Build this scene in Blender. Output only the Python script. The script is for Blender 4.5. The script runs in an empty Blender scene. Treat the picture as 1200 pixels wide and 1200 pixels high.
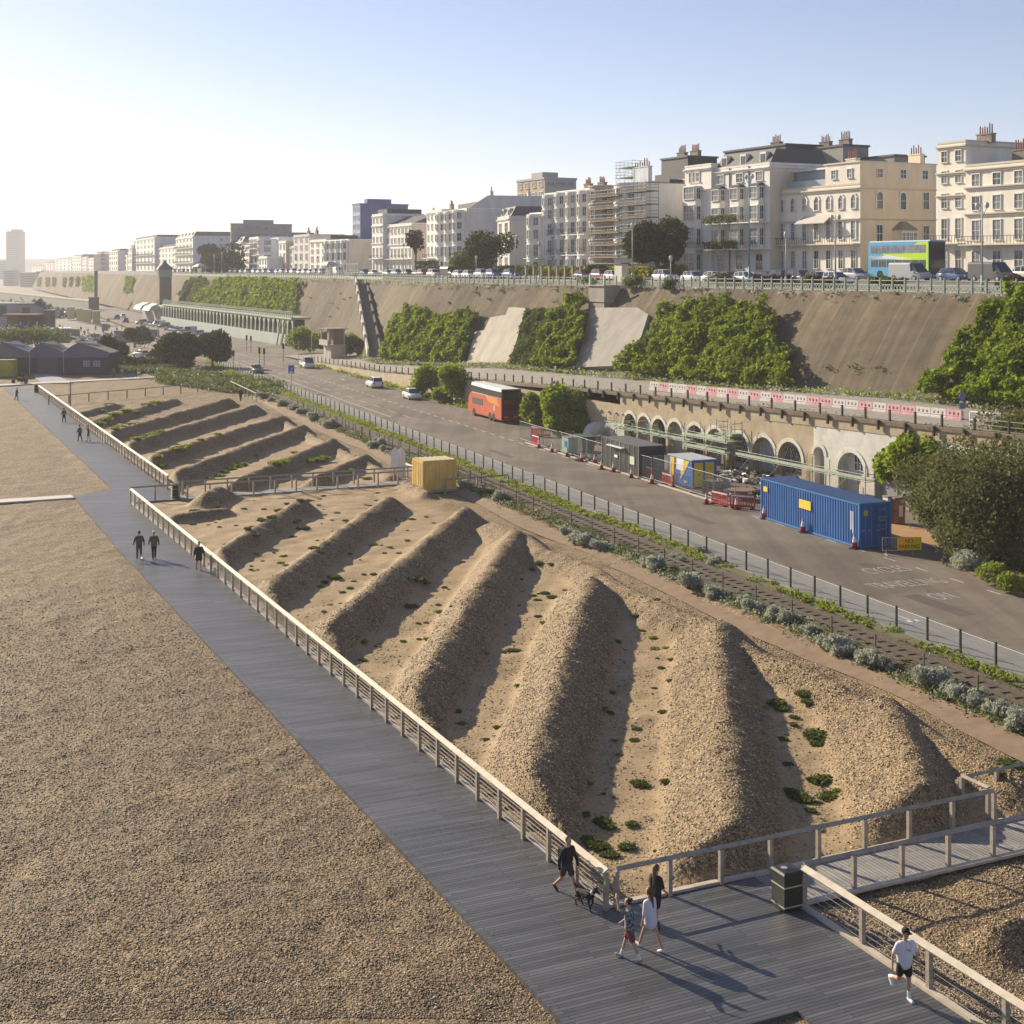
SUN_E=5.0;SKY_S=.08;SKY_DUST=.40;HAZE=.00022;EXPO=.75
import bpy, bmesh, math, random
import numpy as np
from mathutils import Vector, Matrix
random.seed(7); RN = np.random.default_rng(11)
F=1650.; CX=600.; HZ=316.; H=18.5
C = bpy.context.scene.collection
def G(x,y,z=0.):
    Y=(H-z)*F/(y-HZ); return Vector(((x-CX)/F*Y, Y, z))
# ------------------------------------------------------------------ materials
MATS={}
def nt(m):
    m.use_nodes=True; n=m.node_tree; n.nodes.clear(); return n
def node(n,t,**k):
    a=n.nodes.new(t)
    for q,v in k.items():
        if q in a.inputs: a.inputs[q].default_value=v
        else: setattr(a,q,v)
    return a
def rgba(c): return (c[0],c[1],c[2],1)
def mk(name,c,rough=.7,c2=None,ns=2.,bump=0.,bs=None,metal=0.,stretch=None,obj=True,spec=.4,det=4,ramp=(.35,.65)):
    if name in MATS: return MATS[name]
    m=bpy.data.materials.new(name); n=nt(m); L=n.links
    o=node(n,'ShaderNodeOutputMaterial'); b=node(n,'ShaderNodeBsdfPrincipled')
    b.inputs['Base Color'].default_value=rgba(c); b.inputs['Roughness'].default_value=rough; b.inputs['Metallic'].default_value=metal
    b.inputs['Specular IOR Level'].default_value=spec
    L.new(b.outputs[0],o.inputs[0])
    tc=None
    if c2 is not None or bump:
        tc=node(n,'ShaderNodeTexCoord'); mp=node(n,'ShaderNodeMapping'); L.new(tc.outputs['Object'],mp.inputs[0])
        if stretch: mp.inputs['Scale'].default_value=stretch
    if c2 is not None:
        z=node(n,'ShaderNodeTexNoise'); z.inputs['Scale'].default_value=ns; z.inputs['Detail'].default_value=det; z.inputs['Roughness'].default_value=.65
        r=node(n,'ShaderNodeValToRGB'); r.color_ramp.elements[0].position=ramp[0]; r.color_ramp.elements[1].position=ramp[1]
        r.color_ramp.elements[0].color=rgba(c); r.color_ramp.elements[1].color=rgba(c2)
        L.new(mp.outputs[0],z.inputs['Vector']); L.new(z.outputs['Fac'],r.inputs[0]); L.new(r.outputs[0],b.inputs['Base Color'])
    if bump:
        z2=node(n,'ShaderNodeTexNoise'); z2.inputs['Scale'].default_value=bs or ns*4; z2.inputs['Detail'].default_value=3
        bp=node(n,'ShaderNodeBump'); bp.inputs['Strength'].default_value=1; bp.inputs['Distance'].default_value=bump
        L.new(mp.outputs[0],z2.inputs['Vector']); L.new(z2.outputs['Fac'],bp.inputs['Height']); L.new(bp.outputs[0],b.inputs['Normal'])
    MATS[name]=m; return m
def leafmat(name,c1,c2,tr=.35):
    if name in MATS: return MATS[name]
    m=bpy.data.materials.new(name); n=nt(m); L=n.links
    o=node(n,'ShaderNodeOutputMaterial'); g=node(n,'ShaderNodeNewGeometry'); r=node(n,'ShaderNodeValToRGB')
    r.color_ramp.elements[0].color=rgba(c1); r.color_ramp.elements[1].color=rgba(c2)
    tc=node(n,'ShaderNodeTexCoord'); z=node(n,'ShaderNodeTexNoise'); z.inputs['Scale'].default_value=.7
    mx=node(n,'ShaderNodeMath'); mx.operation='MULTIPLY_ADD'; mx.inputs[1].default_value=.45
    ad=node(n,'ShaderNodeMath'); ad.operation='MULTIPLY_ADD'; ad.inputs[1].default_value=1.3; ad.inputs[2].default_value=-.4
    L.new(tc.outputs['Object'],z.inputs['Vector']); L.new(z.outputs['Fac'],ad.inputs[0])
    L.new(g.outputs['Random Per Island'],mx.inputs[0]); L.new(ad.outputs[0],mx.inputs[2]); L.new(mx.outputs[0],r.inputs[0])
    d=node(n,'ShaderNodeBsdfDiffuse'); t=node(n,'ShaderNodeBsdfTranslucent'); x=node(n,'ShaderNodeMixShader'); x.inputs[0].default_value=tr
    L.new(r.outputs[0],d.inputs[0]); L.new(r.outputs[0],t.inputs[0]); L.new(d.outputs[0],x.inputs[1]); L.new(t.outputs[0],x.inputs[2]); L.new(x.outputs[0],o.inputs[0])
    MATS[name]=m; return m
W_=lambda v:(v,v,v)
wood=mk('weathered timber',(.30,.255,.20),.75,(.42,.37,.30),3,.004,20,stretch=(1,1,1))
woodpale=mk('pale timber',(.46,.40,.31),.65,(.58,.51,.41),3,.004,20)
black=mk('black paint',(.012,.013,.014),.5); dkgrey=mk('dark grey',(.05,.052,.055),.6,(.07,.07,.07),3)
steel=mk('galvanised steel',(.42,.43,.43),.45,(.55,.55,.55),3,metal=.6)
greenpost=mk('dark green paint',(.02,.03,.025),.5)
white=mk('white paint',(.78,.78,.76),.5,(.68,.68,.66),1.5)
glassm=mk('window glass',(.035,.045,.055),.12,spec=.8)
glassl=mk('window glass with blinds',(.30,.31,.30),.25,(.1,.11,.12),.8,spec=.6)
tyre=mk('tyre rubber',(.015,.015,.016),.85); rimm=mk('wheel rim',(.45,.45,.46),.35,metal=.7)
lampr=mk('red lamp lens',(.35,.01,.01),.25); lampw=mk('clear lamp lens',(.7,.7,.68),.2); amber=mk('amber lens',(.8,.25,.02),.3)
red=mk('red plastic',(.55,.035,.03),.45,(.45,.03,.03),4); orange=mk('orange plastic',(.75,.15,.02),.5)
slate=mk('roof slate',(.055,.06,.07),.7,(.10,.10,.11),6,.01); lead=mk('dark lead cladding',(.035,.036,.045),.55,(.06,.06,.07),2)
brick=mk('brown brick',(.20,.13,.09),.85,(.28,.19,.13),6,.01); pot=mk('terracotta',(.35,.13,.08),.8,(.22,.1,.07),4)
iron=mk('black ironwork',(.02,.02,.022),.5); mint=mk('mint green paint',(.45,.55,.43),.6,(.58,.64,.55),3)
skin=mk('skin',(.50,.30,.21),.55); hairb=mk('brown hair',(.045,.025,.015),.6); hairr=mk('auburn hair',(.13,.035,.015),.6); hairg=mk('grey hair',(.35,.34,.32),.7)
# ------------------------------------------------------------------ mesh building
class MB:
    def __init__(s): s.v=[]; s.f=[]; s.m=[]
    def add(s,vs,fs,mi=0,M=None):
        k=len(s.v)
        for p in vs:
            p=Vector(p); s.v.append(tuple(M@p) if M else tuple(p))
        for f in fs: s.f.append([i+k for i in f]); s.m.append(mi)
        return s
    def box(s,x0,x1,y0,y1,z0,z1,mi=0,M=None):
        return s.add([(x,y,z) for z in(z0,z1) for y in(y0,y1) for x in(x0,x1)],[(0,2,3,1),(4,5,7,6),(0,1,5,4),(2,6,7,3),(0,4,6,2),(1,3,7,5)],mi,M)
    def bar(s,p,q,w,h=None,mi=0,up=(0,0,1)):
        p=Vector(p);q=Vector(q);h=h or w;d=(q-p); L=d.length
        if L<1e-6: return s
        d.normalize();u=Vector(up)
        if abs(d.dot(u))>.98:u=Vector((0,1,0))
        a=d.cross(u).normalized();b=a.cross(d)
        vs=[]
        for o in(p,q):
            for i,j in((-1,-1),(1,-1),(1,1),(-1,1)): vs.append(o+a*(i*w/2)+b*(j*h/2))
        return s.add(vs,[(0,1,2,3),(7,6,5,4),(0,4,5,1),(1,5,6,2),(2,6,7,3),(3,7,4,0)],mi)
    def tube(s,p,q,r0,r1=None,n=8,mi=0,caps=True):
        p=Vector(p);q=Vector(q);r1=r0 if r1 is None else r1;d=(q-p).normalized();u=Vector((0,0,1)) if abs(d.z)<.95 else Vector((0,1,0))
        a=d.cross(u).normalized();b=a.cross(d);vs=[];fs=[]
        for o,r in((p,r0),(q,r1)):
            for i in range(n): t=2*math.pi*i/n; vs.append(o+a*(math.cos(t)*r)+b*(math.sin(t)*r))
        for i in range(n): fs.append((i,(i+1)%n,n+(i+1)%n,n+i))
        if caps: fs.append(tuple(range(n))[::-1]); fs.append(tuple(range(n,2*n)))
        return s.add(vs,fs,mi)
    def cap(s,p,q,r0,r1,n=10,sx=1.,sy=1.,mi=0):
        p=Vector(p);q=Vector(q);d=q-p;L=d.length
        d=d.normalized() if L>1e-6 else Vector((0,0,1)); u=Vector((0,1,0)) if abs(d.y)<.9 else Vector((1,0,0))
        a=u.cross(d).normalized();b=d.cross(a);rings=[]
        for k in range(1,4): t=math.pi/2*(1-k/3.); rings.append((p-d*(math.sin(t)*r0),math.cos(t)*r0))
        for k in range(0,3): t=math.pi/2*(k/3.); rings.append((q+d*(math.sin(t)*r1),math.cos(t)*r1))
        vs=[p-d*r0]
        for o,r in rings:
            for i in range(n):
                t=2*math.pi*i/n; vs.append(o+a*(math.cos(t)*r*sx)+b*(math.sin(t)*r*sy))
        vs.append(q+d*r1);fs=[]
        for i in range(n): fs.append((0,1+(i+1)%n,1+i))
        for k in range(5):
            for i in range(n): fs.append((1+k*n+i,1+k*n+(i+1)%n,1+(k+1)*n+(i+1)%n,1+(k+1)*n+i))
        e=len(vs)-1
        for i in range(n): fs.append((e,1+5*n+i,1+5*n+(i+1)%n))
        return s.add(vs,fs,mi)
    def ell(s,c,r,n=12,m=8,mi=0,M=None):
        vs=[];fs=[]
        for j in range(m+1):
            for i in range(n):
                t=math.pi*j/m;a=2*math.pi*i/n; vs.append((c[0]+r[0]*math.sin(t)*math.cos(a),c[1]+r[1]*math.sin(t)*math.sin(a),c[2]+r[2]*math.cos(t)))
        for j in range(m):
            for i in range(n): fs.append((j*n+i,(j+1)*n+i,(j+1)*n+(i+1)%n,j*n+(i+1)%n))
        return s.add(vs,fs,mi,M)
    def loft(s,rings,mi=0,caps=True):
        n=len(rings[0]);vs=[p for r in rings for p in r];fs=[]
        for k in range(len(rings)-1):
            for i in range(n): fs.append((k*n+i,k*n+(i+1)%n,(k+1)*n+(i+1)%n,(k+1)*n+i))
        if caps: fs.append(tuple(range(n))[::-1]); fs.append(tuple(range((len(rings)-1)*n,len(rings)*n)))
        return s.add(vs,fs,mi)
    def prism(s,poly,z0,z1,mi=0):
        n=len(poly);vs=[(p[0],p[1],z0) for p in poly]+[(p[0],p[1],z1) for p in poly]
        fs=[tuple(range(n))[::-1],tuple(range(n,2*n))]+[(i,(i+1)%n,n+(i+1)%n,n+i) for i in range(n)]
        return s.add(vs,fs,mi)
    def mesh(s,name,mats,smooth=False):
        me=bpy.data.meshes.new(name); me.from_pydata(s.v,[],s.f)
        for m in (mats if isinstance(mats,(list,tuple)) else [mats]): me.materials.append(m)
        me.polygons.foreach_set('material_index',s.m)
        if smooth: me.polygons.foreach_set('use_smooth',[True]*len(s.f))
        me.update(); return me
    def build(s,name,mats,parent=None,smooth=False,**k):
        return link(name,s.mesh(name,mats,smooth),parent,**k)
def link(name,me,parent=None,loc=None,rot=None,label=None,cat=None,group=None,kind=None,scale=None):
    o=bpy.data.objects.new(name,me); C.objects.link(o)
    if parent: o.parent=parent
    if loc is not None:o.location=loc
    if rot is not None:o.rotation_euler=(0,0,rot) if not hasattr(rot,'__len__') else rot
    if scale is not None:o.scale=scale if hasattr(scale,'__len__') else (scale,)*3
    tag(o,label,cat,group,kind); return o
def tag(o,label=None,cat=None,group=None,kind=None):
    if label:o['label']=label
    if cat:o['category']=cat
    if group:o['group']=group
    if kind:o['kind']=kind
    return o
def thing(name,label,cat,loc=(0,0,0),rot=0,group=None,scale=None):
    return link(name,None,None,loc,rot,label,cat,group,None,scale)
def dup(r,loc,rot=None,label=None,group=None,scale=None,parent=None):
    c=r.copy();C.objects.link(c)
    if parent:c.parent=parent
    if loc is not None:c.location=loc
    if rot is not None:c.rotation_euler=(0,0,rot)
    if scale is not None:c.scale=(scale,)*3
    if label:c['label']=label
    if group:c['group']=group
    for ch in r.children: dup(ch,None,parent=c)
    return c
def recolour(root,old,new):
    # give a copied thing its own paint
    for ch in [root]+list(root.children_recursive):
        if ch.type=='MESH' and any(m==old for m in ch.data.materials):
            k=(ch.data.name,new.name)
            if k not in REC:
                d=ch.data.copy()
                for i,m in enumerate(d.materials):
                    if m==old:d.materials[i]=new
                REC[k]=d
            ch.data=REC[k]
REC={}
def npmesh(name,V,Fq,mat,smooth=False):
    V=np.asarray(V,dtype=np.float32);Fq=np.asarray(Fq,dtype=np.int32);me=bpy.data.meshes.new(name)
    k=Fq.shape[1];me.vertices.add(len(V));me.vertices.foreach_set('co',V.ravel());me.loops.add(Fq.size);me.loops.foreach_set('vertex_index',Fq.ravel())
    me.polygons.add(len(Fq));me.polygons.foreach_set('loop_start',np.arange(0,Fq.size,k,dtype=np.int32));me.polygons.foreach_set('loop_total',np.full(len(Fq),k,dtype=np.int32))
    if smooth: me.polygons.foreach_set('use_smooth',np.ones(len(Fq),dtype=bool))
    for m in (mat if isinstance(mat,(list,tuple)) else [mat]): me.materials.append(m)
    me.update(calc_edges=True);me.validate();return me
def leaves(P,size,up=None,asp=1.6,jit=.5):
    # P: Nx3 points -> quads facing roughly 'up' normals
    N=len(P);nrm=RN.normal(size=(N,3))
    if up is not None: nrm=nrm*jit+up
    nrm/=np.linalg.norm(nrm,axis=1)[:,None]+1e-9
    a=np.cross(nrm,RN.normal(size=(N,3)));a/=np.linalg.norm(a,axis=1)[:,None]+1e-9;b=np.cross(nrm,a)
    s=(size*RN.uniform(.6,1.35,N))[:,None];a=a*s*.5*asp;b=b*s*.5
    V=np.stack([P-a,P-b*.9+nrm*s*.12,P+a,P+b*.9+nrm*s*.12],1).reshape(-1,3)
    return V,np.arange(4*N).reshape(N,4)
# value noise
_g=RN.uniform(0,1,(257,257))
def vn(x,y):
    x=np.asarray(x,dtype=float);y=np.asarray(y,dtype=float)
    xi=np.floor(x).astype(int);yi=np.floor(y).astype(int);fx=x-xi;fy=y-yi;fx=fx*fx*(3-2*fx);fy=fy*fy*(3-2*fy)
    a=_g[xi%256,yi%256];b=_g[(xi+1)%256,yi%256];c=_g[xi%256,(yi+1)%256];d=_g[(xi+1)%256,(yi+1)%256]
    return (a*(1-fx)+b*fx)*(1-fy)+(c*(1-fx)+d*fx)*fy
def ss(a,b,x): t=np.clip((x-a)/(b-a),0,1); return t*t*(3-2*t)
# ------------------------------------------------------------------ frames
A0=Vector((13.96,84.5,0)); Rv=Vector((-.357,.934,0)); Nv=Vector((.934,.357,0)); RANG=math.atan2(.357,.934)
def RD(s,t,z=.5): p=A0+Rv*s+Nv*t; return Vector((p.x,p.y,z))
def rd_st(p): d=Vector((p[0]-A0.x,p[1]-A0.y,0)); return d.dot(Rv),d.dot(Nv)
C0=Vector((2.76,40.6,0)); Qv=Vector((-.4226,.9063,0)); Pv=Vector((.9063,.4226,0)); PANG=math.atan2(.4226,.9063)
def BW(p,q,z=0.): v=C0+Pv*p+Qv*q; return Vector((v.x,v.y,z))
def xk(px): return (px-CX)/F
# cliff-top line
_TY=[247.6,300,340,467];_TXX=[-14.55,-27.5,-40,-99]
def TX(Y):
    if Y<247.6: return 109.25-.5*Y
    if Y>467: return -99-.4*(Y-467)
    return float(np.interp(Y,_TY,_TXX))
def OFF(Y,off):
    d=(.894,.447) if Y<275 else (.93,.367)
    return TX(Y)+d[0]*off,Y+d[1]*off
def Yat(px,off):
    k=xk(px);lo,hi=20.,3500.
    for _ in range(60):
        m=(lo+hi)/2;x,y=OFF(m,off)
        if x/y>k: lo=m
        else: hi=m
    return OFF(lo,off)[1]
def PT(px,off,z=None):
    Y=Yat(px,off); return Vector((xk(px)*Y,Y,zt(off) if z is None else z))
def zt(off): return float(np.interp(off,[0,4,8,24,60,200],[16.2,16.7,17.05,18.0,19,22]))
_F=[(46,76,7.2),(31.7,104.6,6.6),(25.4,117.3,6.25),(7.6,153,5.4),(-20.5,223,2.1),(-38,268,.9),(-54,308,.6)]
def ZB(Y): return float(np.interp(Y,[60,104,129,152,200,244,300,1500],[7.3,6.9,6.85,5.9,4.7,2.4,.9,.6]))
def cl_top(Yt): return Vector((TX(Yt),Yt,16.2))
def cl_base(Yt):
    if Yt<275: d=Vector((-.894,-.447,0))
    else: d=Vector((-.928,-.371,0))
    b=cl_top(Yt)+d*8; b.z=ZB(b.y); return b
def CL(Yt,v,out=0.):
    a=cl_base(Yt);b=cl_top(Yt);p=a.lerp(b,v); n=Vector((-.894,-.447,.6)).normalized()
    return p+n*out
def cl_uv(px,py):
    Y=Yat(px,0)*.97;v=.5
    def pr(Y,v): p=CL(Y,v); return CX+F*p.x/p.y, HZ+F*(H-p.z)/p.y
    for _ in range(30):
        x,y=pr(Y,v);e=(px-x,py-y)
        if abs(e[0])+abs(e[1])<.05: break
        h=.2;x1,y1=pr(Y+h,v);x2,y2=pr(Y,v+.01)
        a,b,c,d=(x1-x)/h,(x2-x)/.01,(y1-y)/h,(y2-y)/.01;D=a*d-b*c
        if abs(D)<1e-9:break
        Y+=max(-25,min(25,(e[0]*d-b*e[1])/D));v+=max(-.3,min(.3,(a*e[1]-c*e[0])/D))
        Y=max(60,min(1400,Y))
    return Y,v
# ================================================================== SETTING
def pebble(name,dark,mid,light,sc,bump,attr=False):
    m=bpy.data.materials.new(name);n=nt(m);L=n.links
    o=node(n,'ShaderNodeOutputMaterial');b=node(n,'ShaderNodeBsdfPrincipled');b.inputs['Roughness'].default_value=.75;b.inputs['Specular IOR Level'].default_value=.3
    L.new(b.outputs[0],o.inputs[0]);tc=node(n,'ShaderNodeTexCoord')
    cols=[];hs=[]
    for s in (sc,sc*2.3):
        v=node(n,'ShaderNodeTexVoronoi');v.inputs['Scale'].default_value=s;L.new(tc.outputs['Object'],v.inputs['Vector'])
        sp=node(n,'ShaderNodeSeparateColor');L.new(v.outputs['Color'],sp.inputs[0]);cols.append(sp.outputs[0]);hs.append(v.outputs['Distance'])
    mxc=node(n,'ShaderNodeMath');mxc.operation='MULTIPLY_ADD';mxc.inputs[1].default_value=.5
    h2=node(n,'ShaderNodeMath');h2.operation='MULTIPLY';h2.inputs[1].default_value=.5
    L.new(cols[1],h2.inputs[0]);L.new(cols[0],mxc.inputs[0]);L.new(h2.outputs[0],mxc.inputs[2])
    r=node(n,'ShaderNodeValToRGB');e=r.color_ramp.elements;e[0].position=.12;e[1].position=.9;e[0].color=rgba(dark);e[1].color=rgba(light)
    k=e.new(.5);k.color=rgba(mid);L.new(mxc.outputs[0],r.inputs[0])
    big=node(n,'ShaderNodeTexNoise');big.inputs['Scale'].default_value=.35;big.inputs['Detail'].default_value=5;L.new(tc.outputs['Object'],big.inputs['Vector'])
    br=node(n,'ShaderNodeValToRGB');br.color_ramp.elements[0].position=.3;br.color_ramp.elements[1].position=.7;br.color_ramp.elements[0].color=(.80,.78,.77,1);br.color_ramp.elements[1].color=(1.1,1.07,1.0,1)
    L.new(big.outputs['Fac'],br.inputs[0]);mu=node(n,'ShaderNodeMix');mu.data_type='RGBA';mu.blend_type='MULTIPLY';mu.inputs[0].default_value=1
    L.new(r.outputs[0],mu.inputs[6]);L.new(br.outputs[0],mu.inputs[7]);out=mu.outputs[2]
    ad=node(n,'ShaderNodeMath');ad.operation='MULTIPLY_ADD';ad.inputs[1].default_value=-1.;m2=node(n,'ShaderNodeMath');m2.operation='MULTIPLY';m2.inputs[1].default_value=-.45
    L.new(hs[1],m2.inputs[0]);L.new(hs[0],ad.inputs[0]);L.new(m2.outputs[0],ad.inputs[2])
    mid_=node(n,'ShaderNodeTexNoise');mid_.inputs['Scale'].default_value=2.2;mid_.inputs['Detail'].default_value=2;mid_.inputs['Distortion'].default_value=.6;L.new(tc.outputs['Object'],mid_.inputs['Vector'])
    a3=node(n,'ShaderNodeMath');a3.operation='MULTIPLY_ADD';a3.inputs[1].default_value=1.3;L.new(mid_.outputs['Fac'],a3.inputs[0]);L.new(ad.outputs[0],a3.inputs[2])
    bp=node(n,'ShaderNodeBump');bp.inputs['Strength'].default_value=1;bp.inputs['Distance'].default_value=bump
    hsrc=a3.outputs[0]
    if attr:
        at=node(n,'ShaderNodeAttribute');at.attribute_name='sand'
        fn=node(n,'ShaderNodeTexNoise');fn.inputs['Scale'].default_value=9;fn.inputs['Detail'].default_value=6;L.new(tc.outputs['Object'],fn.inputs['Vector'])
        fr=node(n,'ShaderNodeValToRGB');fr.color_ramp.elements[0].position=.3;fr.color_ramp.elements[1].position=.7
        fr.color_ramp.elements[0].color=(.27,.19,.10,1);fr.color_ramp.elements[1].color=(.47,.345,.20,1);L.new(fn.outputs['Fac'],fr.inputs[0])
        mm=node(n,'ShaderNodeMix');mm.data_type='RGBA';L.new(at.outputs['Fac'],mm.inputs[0]);L.new(out,mm.inputs[6]);L.new(fr.outputs[0],mm.inputs[7]);out=mm.outputs[2]
        a2=node(n,'ShaderNodeAttribute');a2.attribute_name='open';dm_=node(n,'ShaderNodeMix');dm_.data_type='RGBA';dm_.blend_type='MULTIPLY';dm_.inputs[7].default_value=(.84,.83,.85,1);L.new(a2.outputs['Fac'],dm_.inputs[0]);L.new(out,dm_.inputs[6]);out=dm_.outputs[2]  # open beach darkened in colour, standing in for shadows between stones
        iv=node(n,'ShaderNodeMath');iv.operation='MULTIPLY_ADD';iv.inputs[1].default_value=-.8;iv.inputs[2].default_value=1;L.new(at.outputs['Fac'],iv.inputs[0])
        hm=node(n,'ShaderNodeMath');hm.operation='MULTIPLY';L.new(hsrc,hm.inputs[0]);L.new(iv.outputs[0],hm.inputs[1]);hsrc=hm.outputs[0]
    L.new(hsrc,bp.inputs['Height']);L.new(bp.outputs[0],b.inputs['Normal']);L.new(out,b.inputs['Base Color'])
    return m
shing=pebble('shingle',(.078,.053,.028),(.225,.157,.084),(.47,.36,.215),12.,.030,True)
# ridges: crest segments (x0,y0,x1,y1,height)
def cr(a,b,h,ls=.84,k=.6): h=h*k;p=G(a[0],a[1],h);q=G(b[0],b[1],h);return (p.x,p.y,q.x,q.y,h,ls)
RID=[cr((205,600),(262,592),1.1),cr((232,655),(352,583),1.7),cr((285,700),(455,580),1.9),cr((350,755),(545,592),2.1),cr((455,850),(603,618),2.2),
     cr((600,962),(692,672),1.5,.76,1),cr((862,968),(842,724),1.38,.62,1),cr((1092,926),(1036,812),1.4,.55,1),cr((1260,1060),(1175,1075),1.3),
     cr((95,481),(135,471),1.2),cr((104,492),(204,465),1.5),cr((113,508),(268,465),1.8),cr((130,522),(298,473),1.9),cr((156,538),(330,485),1.9),cr((188,556),(355,496),1.9),cr((243,573),(390,512),2.0),cr((360,560),(428,530),1.7)]
bm_=[RD(s,-9.0+.4*math.sin(s*.5),0) for s in range(-46,24,5)]
for i in range(len(bm_)-1): RID.append((bm_[i].x,bm_[i].y,bm_[i+1].x,bm_[i+1].y,.95,.6))
bm_=[RD(s,-8.6,0) for s in range(36,100,8)]
for i in range(len(bm_)-1): RID.append((bm_[i].x,bm_[i].y,bm_[i+1].x,bm_[i+1].y,.55,.6))
def terr(X,Y):
    dx=X-C0.x;dy=Y-C0.y;p=dx*Pv.x+dy*Pv.y;q=dx*Qv.x+dy*Qv.y
    ax=X-A0.x;ay=Y-A0.y;t=ax*Nv.x+ay*Nv.y;s=ax*Rv.x+ay*Rv.y
    z=-.12+.10*(vn(X*.4+5,Y*.4)-.5)+.07*(vn(X*1.5,Y*1.5+9)-.5)
    inb=ss(-3.6,-4.6,p)*(q<80)+ss(1.,-.2,p-(.0*q))*(q>80)*.0
    z=z+inb*(.07*(vn(X*.3,Y*.3)-.4)+.05*(vn(X*1.9,Y*1.9)-.5))
    z=np.where(p>.5,z+.10*(vn(X*.9,Y*.9)-.45),z)
    h=np.zeros_like(X)
    wob=(vn(X*.45,Y*.45)-.5)*.8+(vn(X*1.6+3,Y*1.6)-.5)*.2
    for (x0,y0,x1,y1,hc,ls) in RID:
        ux=x1-x0;uy=y1-y0;l2=ux*ux+uy*uy+1e-6
        k=np.clip(((X-x0)*ux+(Y-y0)*uy)/l2,0,1)
        d=np.sqrt((X-x0-k*ux)**2+(Y-y0-k*uy)**2)+wob*.42
        e=np.sqrt(np.maximum(d,0)**2+.10)-.316
        hh_=hc;side=(X-x0)*uy-(Y-y0)*ux
        sl=np.where(side*(1 if uy>0 else -1)<0,ls,.84)
        sl=ls+(.84-ls)*ss(-.5,.5,side*(1 if uy>0 else -1)/np.sqrt(l2))
        r=hh_-sl*e
        r=np.where(r>.12,r,.12*np.exp(np.clip((r-.12)/.12,-8,0)))-.01
        h=np.maximum(h,np.maximum(r,0))
    mask=ss(.3,1.5,p-np.where(q>80,4.2,0))*(1-ss(-1.4,.0,-np.abs(q+.9)+.2)*(p>5))
    mask=mask*ss(.1,1.3,np.abs(q-79.4)-.9)
    mask=mask*ss(.1,1.5,np.abs(q+.9)-.9)
    mask=np.where((q<0)&(p<5.6),0,mask)*ss(-4.9,-6.2,t)
    tur=vn(X*2.6,Y*2.6)-.5;tur2=vn(X*5.5,Y*5.5)-.5
    hh=h*mask; z=z+hh*(1+.04*tur)+np.where(hh>.15,.05*tur+.05*tur2,.0)
    z=z+ss(-6,-4.8,t)*.32
    sand=np.clip(1-hh/.35,0,1)*ss(.6,2.2,p-np.where(q>80,4.2,0))*ss(-.2,.6,q)*(vn(X*.8,Y*.8)*.5+.6)
    sand=np.clip(sand,0,1)*(1-ss(-10.5,-8.,t)*.85)
    sand=np.where((q>79.4)&(s>100),0,sand)
    return z,sand
xs=np.concatenate([np.linspace(-420,-100,50)[:-1],np.linspace(-100,-45,180)[:-1],np.linspace(-45,28,340),np.linspace(28,70,50)[1:]])
ys=np.concatenate([np.linspace(8,32,25)[:-1],np.linspace(32,70,210)[:-1],np.linspace(70,125,220)[:-1],np.linspace(125,215,200)[:-1],np.linspace(215,330,60)])
XX,YY=np.meshgrid(xs,ys);ZZ,SS=terr(XX,YY)
nx,ny=len(xs),len(ys);idx=np.arange(nx*ny).reshape(ny,nx)
FQ=np.stack([idx[:-1,:-1],idx[:-1,1:],idx[1:,1:],idx[1:,:-1]],-1).reshape(-1,4)
me=npmesh('beach',np.stack([XX,YY,ZZ],-1).reshape(-1,3),FQ,shing,True)
at=me.attributes.new('sand','FLOAT','POINT');at.data.foreach_set('value',SS.ravel().astype(np.float32))
pp_=(XX-C0.x)*Pv.x+(YY-C0.y)*Pv.y;at=me.attributes.new('open','FLOAT','POINT');at.data.foreach_set('value',(ss(0,-1.5,pp_-.0)).ravel().astype(np.float32))
link('beach',me,kind='structure',label='brown shingle beach with long raked ridges')
def TZ(x,y): z,_=terr(np.array([float(x)]),np.array([float(y)])); return float(z[0])
mg=mk('town ground',(.20,.18,.16),.9,(.30,.27,.23),.05,det=8)
MB().add([(-6000,-600,-.5),(6000,-600,-.5),(6000,7000,-.5),(-6000,7000,-.5)],[(0,1,2,3)]).build('ground',mg,kind='structure',label='level ground reaching to the horizon')
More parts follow.
